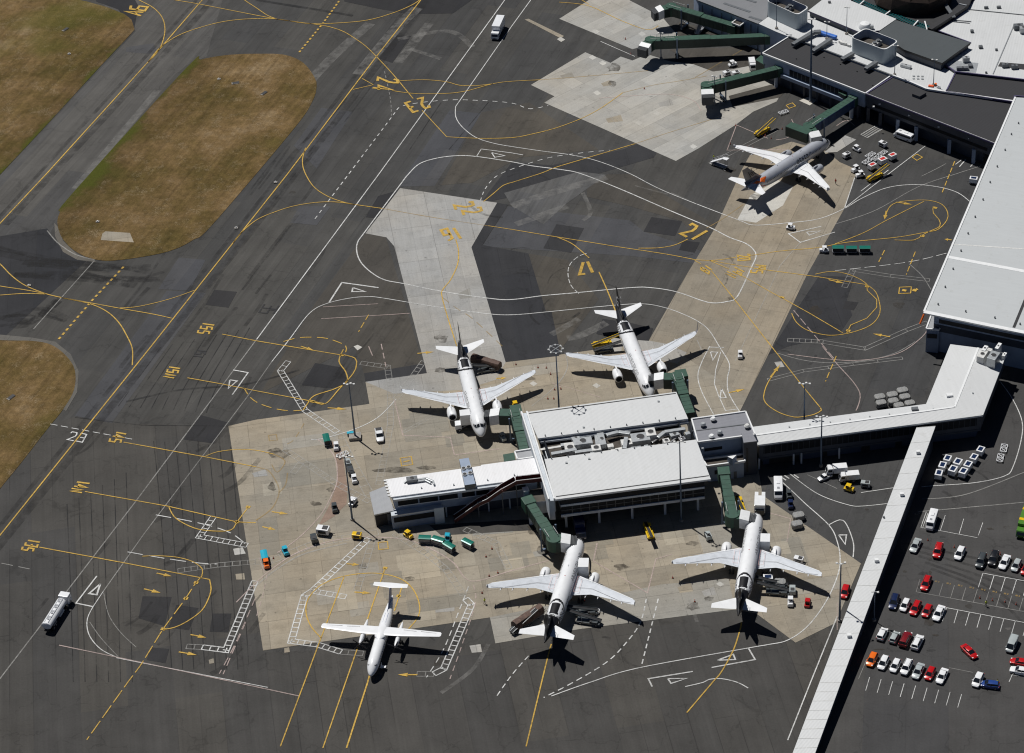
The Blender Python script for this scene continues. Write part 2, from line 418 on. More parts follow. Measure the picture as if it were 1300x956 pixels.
sheet('taxiway', [(-60, 360), (0, 223), (60, 160), (172, 40), (130, 5), (90, -60), (300, -60), (262, 72), (237, 83), (222, 95), (83, 262), (50, 320), (0, 380)], 'asphalt_taxiway', 1)
sheet('taxiway', [(73, 310), (85, 322), (112, 329), (-40, 470), (-60, 360), (0, 300), (60, 290)], 'asphalt_black', 2)
P = [('asphalt_dark', [(502, 44.7), (522, 46), (498, 80), (479, 73)]),
     ('asphalt_dark', [(437, -30), (437, 2), (485, 12), (520, 18), (575, 17), (602, -2), (612, -30)]),
     ('asphalt_blue', [(408, 137), (448, 142), (402, 214), (373, 185)]),
     ('asphalt_blue', [(571, 140), (611, 144), (552, 236), (507, 237), (513, 225)]),
     ('asphalt_dark', [(480, 249), (508, 241), (487, 277), (464, 276)]),
     ('asphalt_blue', [(380, 262), (420, 262), (402, 286), (368, 283)]),
     ('asphalt_blue', [(212, 369), (262, 372), (142, 537), (95, 528)]),
     ('asphalt_blue', [(227, 327), (261, 330), (241, 369), (201, 367)]),
     ('asphalt_dark', [(272, 368), (301, 370.6), (290, 390.6), (261, 387)]),
     ('asphalt_dark', [(253, 526.6), (290, 536.6), (271, 563), (233, 558)]),
     ('asphalt_dark', [(400, 461), (437, 467), (441, 488), (418, 493), (383, 489)]),
     ('asphalt_black', [(462, 474), (541, 461), (542, 474), (464, 485)]),
     ('asphalt_dark', [(181, 757), (218, 758), (209, 795), (176, 785)]),
     ('asphalt_dark', [(224, 768), (252, 772), (240, 800), (214, 797)]),
     ('asphalt_dark', [(270, 779), (294, 779), (290, 803), (266, 802)]),
     ('asphalt_dark', [(192, 822), (215, 824), (210, 842), (186, 838)]),
     ('asphalt_black', [(706.5, 284.7), (741.6, 289.8), (725.3, 321), (689.6, 315.4)]),
     ('asphalt_dark', [(827, 275.7), (866, 281), (857, 299.8), (817, 294)]),
     ('asphalt_dark', [(867, 305.3), (888.4, 307.8), (882, 321), (862, 317.4)]),
     ('asphalt_light', [(640, 245), (735, 218), (770, 222), (720, 258), (690, 285), (650, 262)]),
     ('asphalt_brown', [(745, 222), (800, 221), (915, 290), (880, 300), (866, 281), (800, 262), (745, 250)]),
     ('asphalt_blue', [(645, 262), (800, 280), (817, 294), (900, 322), (888, 335), (800, 325), (612, 313)]),
     ('asphalt_brown', [(671, 322), (720, 330), (760, 380), (715, 440), (706, 452)]),
     ('asphalt_brown', [(464, 297), (490, 301), (540, 474), (462, 474), (450, 440), (330, 500), (400, 385)]),
     ('asphalt_brown', [(560, 235), (611, 143), (672, 130), (760, 190), (660, 200), (600, 232)]),
     ('asphalt_black', [(650, 206), (700, 210), (790, 190), (850, 168), (830, 200), (720, 232), (650, 250), (610, 258)]),
     ('asphalt_blue', [(160, 60), (195, 55), (200, 68), (183, 68), (160, 66)]),
     ('asphalt_dark', [(120, -20), (160, -20), (176, 8), (170, 38), (150, 12), (122, 2)]),
     ('asphalt_black', [(975, 451), (1010, 395), (1040, 350), (1085, 352), (1075, 380), (1082, 400), (1065, 425), (1000, 440)]),
     ('asphalt_dark', [(1073, 382), (1090, 384), (1084, 394), (1070, 392)])]
for i, (mt, px) in enumerate(P): sheet('asphalt_patch', px, mt, 3 if mt in ('asphalt_brown', 'asphalt_blue') else 4)

APRON = [(290, 541), (325, 533), (413, 521), (469, 513), (464, 485), (542, 474), (560, 478), (642, 460), (700, 452), (785, 440), (824, 432), (871, 350), (910, 286), (942, 215), (952, 197), (1005, 180), (1049, 192), (1066, 206),
         (1085, 217), (1085, 226), (1072, 265), (1024, 350), (975, 451), (939, 523), (955, 545), (968, 629), (1042, 680), (1093, 715.5), (1061, 791), (1010, 816), (960, 779), (933.5, 774), (735, 799), (629, 817), (622, 784), (334, 826)]
sheet('concrete_apron', APRON, 'concrete_beige', 5)
sheet('concrete_strip', [(824, 432), (871, 350), (910, 286), (942, 215), (952, 197), (1005, 180), (1049, 192), (1066, 206), (1089, 216), (1085, 226), (1072, 265), (1024, 350), (975, 451), (948, 505), (845, 437)], 'concrete_diag', 6)
sheet('concrete_strip', [(508, 239), (631, 257.6), (598.5, 314), (642, 460), (630, 482), (590, 495), (500, 500), (464, 485), (542, 474), (500.6, 313), (490.6, 301.5), (464, 296.5)], 'concrete_grey', 7)
sheet('concrete_strip', [(622, 784), (690, 770), (780, 755), (840, 742), (925, 735), (933.5, 774), (735, 799), (629, 817)], 'concrete_band', 7)
sheet('concrete_strip', [(674, 108), (743, 66.5), (775, 80), (788, 72), (803, 77), (822, 69), (850, 78), (881, 82), (907, 91), (925, 82), (962, 74), (1003, 98), (986, 129), (956, 142), (935, 158), (886, 189), (858, 204.5), (691, 130.5), (704, 122.5)], 'concrete_north', 6)
sheet('concrete_strip', [(710, 24), (748, 0), (764, -12), (788, -12), (800, 1), (841, 22), (861, 46), (803, 62.7)], 'concrete_north', 6)
sheet('asphalt_patch', [(598.5, 314), (612, 311), (671, 322), (710, 452), (642, 460)], 'asphalt_black', 6)
sheet('asphalt_patch', [(631, 257.6), (645, 260), (612, 312), (598.5, 314)], 'asphalt_black', 6)
sheet('asphalt_patch', [(625.5, 402), (700, 395), (712, 450), (686, 454), (642, 460)], 'asphalt_black', 6.5)
sheet('asphalt_patch', [(757, 424), (765, 405), (800, 410), (829, 417), (824, 433), (790, 431)], 'asphalt_dark', 8)
for px, mt in [([(936, 279), (960, 283), (994, 261), (1007, 237), (988, 229), (953, 248)], 'concrete_pale'),
               ([(1014.6, 128), (1026, 123), (1038, 127), (1028, 134)], 'concrete_pale'),
               ([(1073, 172), (1087, 177.5), (1063, 193), (1046, 194)], 'concrete_grey'),
               ([(808, 430), (848, 437), (872, 448), (860, 462), (815, 452)], 'concrete_grey'),
               ([(776, 424), (790, 428), (789, 447), (771, 447)], 'concrete_grey'),
               ([(666, 25), (671, 24), (716, 46), (712, 49)], 'concrete_beige'),
               ([(421, 560), (434, 572), (441, 618), (440, 640), (424, 656), (404, 668), (418, 642), (428, 615), (428, 590)], 'concrete_pink'),
               ([(551, 758), (577, 757), (577, 776), (553, 778)], 'concrete_grey'),
               ([(600, 668), (645, 663), (652, 676), (600, 680)], 'concrete_band'),
               ([(545, 667), (660, 660), (745, 660), (742, 690), (700, 672), (560, 680)], 'asphalt_apron'),
               ([(449, 440), (454, 438), (460, 441), (454, 445)], 'concrete_pale'),
               ([(296, 697), (308, 695), (312, 703), (298, 705)], 'concrete_pale'),
               ([(299, 729), (310, 728), (311, 736), (300, 736)], 'concrete_beige'),
               ([(265, 838), (271, 836), (272, 842), (266, 843)], 'concrete_beige'),
               ([(596, 820), (610, 818), (612, 828), (599, 829)], 'concrete_grey'),
               ([(361, 823), (367, 822), (368, 828), (361, 829)], 'concrete_beige'),
               ([(983, 460), (992, 459), (996, 466), (987, 467)], 'concrete_grey')]:
    sheet('pavement_patch', px, mt, 8)
# slab patches seen on the concrete: whiter repairs
for cx, cy in [(677, 487), (757, 489.5), (555.5, 532), (914, 741.5), (1012, 708), (756, 40), (815, 43), (758, 118), (834, 144), (811, 156), (880, 186), (752, 73), (765, 80), (712, 50)]:
    sheet('pavement_patch', [(cx - 5, cy), (cx, cy - 3), (cx + 5.5, cy + 0.5), (cx + 0.5, cy + 3.5)], 'concrete_pale', 8)
for i, (cx, cy, w_, h_) in enumerate([(560, 345, 16, 12), (590, 372, 18, 14), (770, 105, 14, 8), (845, 130, 20, 9), (720, 95, 18, 8), (780, 150, 22, 10), (930, 700, 26, 12), (690, 700, 28, 12), (540, 745, 18, 10), (330, 600, 20, 10), (480, 740, 22, 9), (870, 745, 20, 14), (900, 750, 18, 12)]):
    sheet('pavement_patch', [(cx - w_ / 2, cy + 1), (cx + w_ / 2 - 3, cy - h_ / 2 + 1), (cx + w_ / 2, cy + h_ / 2 - 1), (cx - w_ / 2 + 3, cy + h_ / 2 + 1)], ('concrete_grey', 'concrete_band', 'concrete_beige')[i % 3], 8)

# slabs re-laid at different times
rp = random.Random(21); APW = [G(x, y) for x, y in APRON]
def inpoly(p, P_):
    c = False
    for i in range(len(P_)):
        a, b = P_[i - 1], P_[i]
        if (a.y > p.y) != (b.y > p.y) and p.x < (b.x - a.x) * (p.y - a.y) / (b.y - a.y) + a.x: c = not c
    return c
for i in range(44):
    a = PIERA + (PI / 2 if i % 2 else 0); o = G(*rp.choice([(340, 560), (360, 640), (380, 720), (430, 540), (480, 720), (560, 720), (640, 720), (540, 560), (580, 560), (700, 480), (760, 470), (850, 730), (800, 700), (900, 700), (980, 700), (1020, 740), (620, 500), (430, 780), (350, 780), (500, 780), (900, 470)]), 0)
    o = o + Vector((rp.uniform(-6, 6), rp.uniform(-6, 6), 0)); u = Vector((math.cos(a), math.sin(a), 0)) * 4.6 * rp.choice([1, 1, 2, 3]); v_ = Vector((-math.sin(a), math.cos(a), 0)) * 4.6 * rp.choice([1, 1, 2])
    if not all(inpoly(q, APW) for q in (o, o + u, o + u + v_, o + v_)): continue
    mb = MB(); z_ = 7.6 * .008 + i * .0004; mb.add([(q.x, q.y, z_) for q in (o, o + u, o + u + v_, o + v_)], [(0, 1, 2, 3)], ('concrete_slab_a', 'concrete_slab_b', 'concrete_slab_c')[i % 3]); struct(mb.build('pavement_patch'))

# grass
n1 = Vector((math.cos(TAXI - PI / 2), math.sin(TAXI - PI / 2), 0))
gi = [(73, 285), (76, 270), (90, 248), (237, 86), (255, 76), (290, 70), (330, 68.5), (362, 70), (385, 80), (399, 98), (402, 110), (396, 130), (372, 165), (270, 285), (245, 305), (215, 319), (170, 328), (130, 331), (100, 322), (80, 304)]
grass_mat('grass_island', G(90, 248)[:2], (n1.x, n1.y), 16.0, rot=-TAXI)
grass_mat('grass_west', G(0, 223)[:2], (-n1.x, -n1.y), 9.0, rot=-TAXI)
grass_mat('grass_south', G(-30, 440)[:2], (n1.x, n1.y), 9.0, (0.07, 0.075, 0.015), rot=-TAXI)
def grass(name, px, mt):
    o = sheet(name, smooth_px(px, True, 5), mt, 10.4); o['kind'] = 'stuff'
    return o
tag(grass('grass', gi, 'grass_island'), 'long oval island of dry brown mown grass between the two taxiways', 'grass')
gw = [(-60, 290), (0, 222), (60, 158), (125, 87), (158, 52), (171, 38), (167, 25), (158, 18), (135, 9), (110, 2), (60, -8), (-60, -30)]
tag(sheet('grass', gw, 'grass_west', 10.4), 'dry brown grass field filling the top left corner beyond the taxiway', 'grass', kind='stuff')
gs = [(-60, 423), (0, 432), (40, 433), (65, 438), (84, 452), (95, 470), (94, 495), (80, 520), (60, 545), (12, 606), (-30, 650), (-90, 660)]
tag(grass('grass', gs, 'grass_south'), 'rounded end of a dry grass strip at the left edge of the photo', 'grass')
# paler worn rim round the grass
RIM = [([(73 - 4, 283), (70, 300), (80, 320), (98, 330), (122, 333), (118, 330), (98, 323), (80, 306), (75, 290)], 8),
       ([(-40, 425), (0, 425), (42, 429), (70, 434), (90, 450), (100, 472), (98, 498), (84, 522), (80, 520), (94, 495), (95, 470), (84, 452), (65, 438), (40, 433), (0, 432), (-40, 432)], 8)]
for px, l in RIM: sheet('kerb_strip', px, 'concrete_verge', 7)

# ================================================================ paint on the pavement
YEL = paint_line_mat('yellow_paint', (0.60, 0.375, 0.05), 0.5); YELF = paint_line_mat('yellow_paint_faded', (0.45, 0.29, 0.08), 0.8, 0.55)
WHT = paint_line_mat('white_paint', (0.66, 0.66, 0.64), 0.55); WHTF = paint_line_mat('white_paint_faded', (0.50, 0.49, 0.46), 0.8, 0.5)
PNK = paint_line_mat('pink_paint', (0.60, 0.47, 0.43), 0.6, 0.7)
BLKP = paint_line_mat('black_paint', (0.012, 0.012, 0.014), 0.5, 0.9)
stain_mat('rubber', (0.014, 0.013, 0.013), 0.36, 0.25); stain_mat('oil', (0.045, 0.036, 0.026), 0.6, 0.3); stain_mat('scuff', (0.34, 0.33, 0.31), 0.28, 0.35)
stain_mat('tar', (0.012, 0.012, 0.013), 0.75, 0.12)
LAY = {'Y': 14, 'y': 13, 'W': 12, 'w': 11.5, 'P': 12.5, 'B': 11}
MTS = {'Y': 'yellow_paint', 'y': 'yellow_paint_faded', 'W': 'white_paint', 'w': 'white_paint_faded', 'P': 'pink_paint', 'B': 'black_paint'}
PB = {k: MB() for k in MTS}
def ribbon(mb, pts, width, z, mt):
    """world points -> flat ribbon with mitred corners"""
    n = len(pts); vs = []
    for i in range(n):
        a = pts[max(i - 1, 0)]; c = pts[min(i + 1, n - 1)]; p = pts[i]
        d1 = (p - a); d2 = (c - p)
        d1 = d1.normalized() if d1.length > 1e-6 else d2.normalized(); d2 = d2.normalized() if d2.length > 1e-6 else d1
        t = (d1 + d2); t = t.normalized() if t.length > 1e-6 else d1
        nn = Vector((-t.y, t.x, 0)); k = min(2.0, 1.0 / max(0.3, abs(nn.dot(Vector((-d1.y, d1.x, 0))))))
        vs += [p + nn * width / 2 * k, p - nn * width / 2 * k]
    mb.add([(q.x, q.y, z) for q in vs], [(2 * i + 1, 2 * i + 3, 2 * i + 2, 2 * i) for i in range(n - 1)], mt)
def resample(pts, step):
    out = [pts[0]]; acc = 0.0
    for i in range(len(pts) - 1):
        a, b = pts[i], pts[i + 1]; L = (b - a).length
        if L < 1e-6: continue
        d = step - acc
        while d <= L:
            out.append(a + (b - a) * (d / L)); d += step
        acc = L - (d - step)
    return out
def line(px, kind='Y', w_=0.32, s=True, dash=None, closed=False, z=None):
    w_ *= 0.86
    q = smooth_px(px, closed) if s and len(px) > 2 else list(px)
    if closed: q = q + [q[0]]
    pts = [G(x, y, 0) for x, y in q]
    zz = (z if z is not None else LAY[kind]) * 0.008
    if dash is None: ribbon(PB[kind], pts, w_, zz, MTS[kind]); return
    on, off = dash; k = 0.5; r = resample(pts, 0.25); i = 0; no, nf = max(1, int(on / 0.25)), max(1, int(off / 0.25))
    while i + 1 < len(r):
        seg = r[i:i + no + 1]
        if len(seg) > 1: ribbon(PB[kind], [seg[0], seg[len(seg) // 2], seg[-1]] if len(seg) > 2 else seg, w_, zz, MTS[kind])
        i += no + nf
def ladder(px, kind='W', gap=1.5, rung=1.5, w_=0.2, s=False):
    q = smooth_px(px) if s else list(px)
    pts = [G(x, y, 0) for x, y in q]; zz = LAY[kind] * 0.008
    L, Rr = [], []
    for i, p in enumerate(pts):
        a = pts[max(i - 1, 0)]; c = pts[min(i + 1, len(pts) - 1)]
        t1 = (p - a).normalized() if i else (c - p).normalized(); t2 = (c - p).normalized() if i < len(pts) - 1 else t1
        t = (t1 + t2).normalized(); nn = Vector((-t.y, t.x, 0)); k = 1 / max(0.4, t.dot(t1))
        L.append(p + nn * gap / 2 * k); Rr.append(p - nn * gap / 2 * k)
    ribbon(PB[kind], L, w_, zz, MTS[kind]); ribbon(PB[kind], Rr, w_, zz, MTS[kind])
    for i in range(len(pts) - 1):
        a, b = pts[i], pts[i + 1]; n_ = max(1, int((b - a).length / rung)); t = (b - a).normalized(); nn = Vector((-t.y, t.x, 0))
        for j in range(n_ + 1):
            c = a + (b - a) * j / n_
            ribbon(PB[kind], [c + nn * gap / 2, c - nn * gap / 2], w_, zz + 0.002, MTS[kind])
def arrow(a, b, kind='Y', hw=1.15, tail=True):
    p, q = G(*a), G(*b); d = (q - p); L = d.length; t = d.normalized(); nn = Vector((-t.y, t.x, 0)); zz = (LAY[kind] + 0.5) * 0.008
    h = min(L * 0.5, 2.6)
    vs = [q, q - t * h + nn * hw / 2, q - t * h - nn * hw / 2]
    PB[kind].add([(v.x, v.y, zz) for v in vs], [(0, 1, 2)], MTS[kind])
    if tail: ribbon(PB[kind], [p, q - t * h], hw * 0.3, zz, MTS[kind])
def tri(px, kind='W', w_=0.35):
    line(list(px) + [px[0]], kind, w_, s=False)
GL = {'0': [[(0, 0), (.8, 0), (.8, 1), (0, 1), (0, 0)]], '1': [[(.4, 0), (.4, 1)]], '2': [[(0, .8), (.1, 1), (.7, 1), (.8, .8), (.75, .55), (0, 0), (.85, 0)]],
      '3': [[(0, 1), (.8, 1), (.8, 0), (0, 0)], [(.2, .52), (.8, .52)]], '4': [[(.62, 0), (.62, 1), (0, .32), (.9, .32)]], '5': [[(.8, 1), (0, 1), (0, .55), (.8, .55), (.8, 0), (0, 0)]],
      '6': [[(.75, 1), (.1, .9), (0, 0), (.8, 0), (.8, .5), (0, .5)]], '7': [[(0, 1), (.85, 1), (.3, 0)]], '8': [[(0, 0), (.8, 0), (.8, 1), (0, 1), (0, 0)], [(0, .5), (.8, .5)]],
      '9': [[(.8, 0), (.8, 1), (0, 1), (0, .5), (.8, .5)]], 'A': [[(0, 0), (.42, 1), (.85, 0)], [(.15, .35), (.7, .35)]], 'N': [[(0, 0), (0, 1), (.8, 0), (.8, 1)]],
      'S': [[(.8, 1), (0, 1), (0, .55), (.8, .45), (.8, 0), (0, 0)]]}
def glyph(ch, o, r, u, kind='Y', w_=0.45):
    """a numeral painted with its foot at o, its right-hand side along r and its head along u"""
    O = G(*o); Rv = G(o[0] + r[0], o[1] + r[1]) - O; U = G(o[0] + u[0], o[1] + u[1]) - O; zz = (LAY[kind] + 1) * 0.008
    for st in GL[ch]: ribbon(PB[kind], [O + Rv * x + U * y for x, y in st], w_, zz, MTS[kind])

# yellow taxi lines
line([(-40, 326), (0, 284), (60, 220), (198, 68), (257, 0), (290, -38)], s=False, w_=0.42)
line([(-40, 730), (0, 680), (192, 440), (366, 220), (475.6, 75), (534.5, 0), (556, -28)], s=False, w_=0.40)
line([(150, -14), (176, 0), (194.5, 10), (206, 22.6), (209.5, 37.6), (206, 55), (198, 69), (188, 79)])
line([(188, 79), (203, 61), (228, 44.5), (265, 32), (295, 26), (325, 24), (352, 24.6), (390, 30), (420, 30), (465.5, 26), (501, 16), (526, 5), (536, -3)])
line([(180, -8), (221, 0), (253, 5.5), (325, 19.6), (352, 24.6)]); line([(300, -10), (310, 0), (325, 10), (340, 20), (352, 24.6)])
line([(352, 24.6), (380, 28.5), (410, 32.6), (433, 39), (450.5, 49), (465.5, 60), (480.6, 75), (500.6, 96.6), (524.5, 125.5)], w_=0.3)
line([(536, 140.5), (567, 174)], w_=0.28)
line([(567, 174), (610, 176), (650, 175), (675, 170.6), (705, 163), (735, 152), (758, 140.5), (775.5, 129), (790.5, 118)], w_=0.28)
line([(790.5, 118), (810.6, 113), (831, 108), (863, 103), (898, 96.6)], 'y')
line([(460, 100), (474, 108)], w_=.25); line([(448, 114), (474, 108)], w_=.25)
line([(498, 115.4), (526, 119), (566, 119), (593.5, 115.4), (626, 106.6), (650, 103.5), (687, 101.6)], w_=.26); line([(687, 101.6), (750, 96.6), (823, 90)], 'y')
line([(506, 103), (538, 101.6), (566, 104), (583.5, 108.6), (605, 109), (626, 106.6)], w_=.26)
line([(388, 188), (384, 203), (386.5, 218), (398, 237), (415, 249), (433, 256), (450.5, 260)], w_=.3)
line([(296, 309), (304, 298), (325, 280), (350, 269), (375, 261.4), (405, 257), (430, 257), (450.5, 260), (485.6, 265)], w_=.3)
line([(485.6, 265), (551, 276.5), (620, 287)], 'y', .35); line([(620, 287), (649, 291.5), (700, 300), (750, 308), (790.5, 314.6), (846, 323), (882, 330)], w_=.28)
line([(882, 330), (901, 331), (917, 329.6), (934, 327)], w_=.28); line([(954, 324.5), (991, 319), (1039, 314.6), (1075, 308), (1138, 301.6), (1176, 295), (1191, 291.5), (1202, 280), (1203, 270), (1196, 260), (1181, 255), (1161, 254.6), (1138, 257.6), (1128, 265), (1123.6, 277.7)], w_=.26)
line([(1060, 310), (1096, 296), (1125.6, 280), (1173, 256)], w_=.25)
line([(1184.5, 262.7), (1185, 271), (1192, 279), (1193, 287.8), (1180, 294), (1170.7, 299), (1160.7, 305), (1135.6, 305)], w_=.25)
line([(901, 331), (934, 336.8), (956, 340)], w_=.28); line([(972, 343), (1003, 347), (1040, 352), (1100.5, 361.8)], s=False, w_=.28)
line([(1100.5, 361.8), (1109, 368), (1114, 375.6), (1117.5, 393), (1113, 405.7), (1100.5, 415.7), (1075, 423.8), (1050, 425.8), (1025, 419.5), (1011, 409.5), (1005, 398)], w_=.26)
line([(1035, 348.5), (1055, 345), (1075, 348), (1093, 355.5), (1101, 362)], w_=.26)
line([(1100.5, 362), (1101, 369), (1113, 380.6), (1113, 390.6), (1100.5, 404.4), (1080, 413), (1075, 423)], w_=.26, s=False)
line([(901, 331), (911, 335.5), (925.5, 341.7)], w_=.26); line([(941.5, 350), (959, 360), (978.5, 371), (997, 381), (1027.7, 398), (1070, 423)], s=False, w_=.26)
line([(882, 331), (890, 335.5)], w_=.26); line([(903, 344), (929, 376), (973.7, 433), (1017.7, 489), (1041.5, 518)], s=False, w_=.28)
line([(990, 464), (975, 486), (970, 500), (970, 508), (975, 515), (987, 523), (1000, 528), (1013, 530), (1033, 526.6), (1043, 521), (1041, 517)], w_=.28)
line([(707.7, 301.5), (725, 309), (738, 319), (748, 328)]); line([(760.4, 345.5), (770.5, 368), (780.5, 393), (789, 418)], w_=.36)
line([(810.6, 315.4), (835.7, 315), (855.8, 311.6), (873, 304)]); line([(897, 290), (916, 279), (943.6, 260)], 'y')
line([(578.5, 304), (582, 318), (581, 335.5), (572, 355.5), (562, 368), (561, 376), (568, 402), (580, 440)], w_=.34)
line([(562, 378), (580, 392), (600, 405), (640, 442)], 'y', dash=(3, 2))
line([(613.6, 256.4), (626, 246.4), (639, 235.6), (650, 232)]); line([(650, 232), (687.6, 220), (705, 213), (738, 203), (805.6, 183)], w_=.3); line([(805.6, 183), (851, 168), (916, 148)], 'y')
line([(710, 3), (748, 8), (790, 27), (822, 38), (836, 33)], w_=.3)
line([(725, -8), (748, 6)], w_=.3)
line([(282, 424.5), (325, 433), (433, 451)], s=False, w_=.3); line([(433, 450), (450.5, 455), (452.5, 464), (448, 475), (430, 495), (413, 513), (397, 510)], w_=.34)
line([(436, 444), (430.4, 459), (439, 472.6), (440.4, 485), (425, 494), (399, 502.7), (391, 512), (385, 521)], w_=.34)
line([(360, 434), (380, 429), (408, 429), (425, 433), (440.5, 441), (436, 452)], dash=(3, 1.6))
line([(238, 480), (281, 487.7), (325, 496.5), (375, 505.7), (413, 513)], s=False, w_=.3)
line([(310, 493), (316, 503), (324, 510), (335, 515), (352.6, 520), (370, 522), (385, 521)], dash=(3, 1.6))
line([(157, 561.7), (261, 580.5), (325, 593)], s=False, w_=.32); line([(261, 579.5), (276, 574), (301, 571), (325, 572), (348, 577)], w_=.26); line([(348, 577), (362, 586), (352, 600), (345, 590)], 'y')
line([(325, 593), (340, 597), (344, 601), (352.6, 615.7), (354, 628), (345, 646), (325, 661)], 'y', .4); line([(365, 600.6), (362.6, 615.7), (354, 626)], 'y', .4)
line([(108, 624.4), (213, 643), (301, 663), (325, 664)], s=False, w_=.3); line([(214.6, 644.5), (221, 656), (233, 664.6), (251, 672), (273.5, 674.6), (293.6, 673), (301, 663), (315, 644.5)], w_=.3)
line([(50, 695), (158, 715), (266, 736)], s=False, w_=.32); line([(266, 736), (268, 748), (264.7, 760.4), (256, 775.5), (238, 789), (221, 797), (207, 799.4)], w_=.32)
line([(257, 731), (248, 741), (236, 760), (207, 799), (179, 844.5), (162, 867), (110, 940)], s=False, w_=.3, dash=(4, 1.2))
line([(180.7, 706.5), (201, 706), (226, 708), (246, 714), (257, 723), (256, 731.6)], w_=.26)
line([(408, 810.6), (395, 795.6), (388.5, 778), (391.5, 760.5), (408, 743), (438, 731.6), (475.6, 728), (505.7, 734), (523, 746.6), (532, 765.5), (531, 783), (517, 800.6)], w_=.32)
line([(436.7, 733), (406.5, 813), (386.5, 866.6), (356, 948)], s=False); line([(489, 721.6), (453, 825.7), (439, 866), (410, 950)], s=False); line([(510.7, 744), (500.7, 775.5)], s=False); line([(474, 840), (466.8, 866.6), (440, 950)], s=False, w_=.4)
line([(700, 818), (696.4, 830.7), (687.6, 866.6), (668, 948)], w_=.34); line([(941, 790), (940, 798), (931, 825.7), (916, 853), (904.7, 866.6), (872, 905)], w_=.34)
line([(-20, 320), (0, 335.4), (15, 350.5), (32.6, 363), (57.7, 373), (77.8, 378), (113, 385.6), (135.5, 395.7), (150.6, 409.5), (160.6, 425.8), (168, 443), (168, 464)], w_=.34)
line([(-20, 359), (0, 363.5), (30, 368), (57.7, 373)], w_=.34); line([(-20, 376), (0, 375), (30, 373), (57.7, 373.6)], w_=.34)
line([(77.8, 378), (150.6, 391.4), (195.7, 399.4), (218, 404.4)], w_=.3); line([(150.6, 391.4), (175.7, 389.4), (213, 380.6), (247, 369)], w_=.26)
line([(157, 339), (118, 380.6), (72.8, 433)], w_=.7, s=False, dash=(1.0, 1.0)); line([(436, -6), (410, 30), (378, 69)], w_=.7, s=False, dash=(1.0, 1.0))
for a, b in (((1212, 205), (1196, 245)), ((1123, 318), (1115.5, 333)), ((1162, 320), (1150.6, 349)), ((1061.6, 452.5), (1047.8, 485)), ((468, 400), (455, 422))): line([a, b], dash=(2.5, 1.2), w_=.3)
for a, b in (((1138, 257), (1158, 260)), ((1052, 355.5), (1072, 360)), ((1130, 428), (1108, 424)), ((1208, 305), (1199, 304)), ((382, 440), (398, 445)), ((416, 518), (440, 520)), ((345, 650), (366, 653)), ((333, 669), (350, 673)), ((440, 716), (456, 717.5)), ((450, 752), (471, 753.5)),
             ((530, 857), (505, 857)), ((199, 728), (218, 732)), ((183, 748), (204, 753)), ((242, 806), (262, 810)), ((227, 828), (250, 832)), ((530, 449), (551, 447)), ((925, 499), (945, 494.5)), ((1160, 367.5), (1166, 368)), ((630, 481), (643, 480)), ((978, 479), (990, 464)), ((1125, 268), (1123, 279))): arrow(a, b)
for a in ((1187, 264), (1171, 300), (1101, 364), (1077, 420), (993, 378), (434, 451), (397, 510), (301, 663), (249, 740), (236, 760), (207, 799), (489, 721.5), (506, 757), (1161, 369), (1148, 369), (315, 644)):
    line([(a[0] - 2.6, a[1] - .5), (a[0] + 2.6, a[1] + .5)], w_=1.0)
line([(1142, 365), (1157, 364.5), (1156, 372.5), (1141, 373), (1142, 365)], w_=.3, s=False); line([(508, 582), (522, 580), (524, 590), (510, 592), (508, 582)], w_=.35, s=False); line([(512, 587), (520, 585)], w_=.5); line([(480, 689), (492, 688), (493, 697), (481, 698), (480, 689)], w_=.3, s=False)
line([(998, 134), (1006, 131), (1010, 135), (1002, 138), (998, 134)], w_=.3, s=False); line([(1158, 200), (1164, 196), (1171, 200), (1164, 204), (1158, 200)], w_=.3, s=False)
line([(341, 553), (351, 552), (352, 559), (342, 560), (341, 553)], 'y', w_=.3, s=False); line([(386, 538), (372, 560), (358, 566)], 'y', dash=(2, 1.5))
for x0 in range(0, 8): line([(1187 + x0 * 14.6, 738 + x0 * 2.6), (1193 + x0 * 14.6, 739.4 + x0 * 2.6)], 'y', w_=.6, dash=(.5, .35))
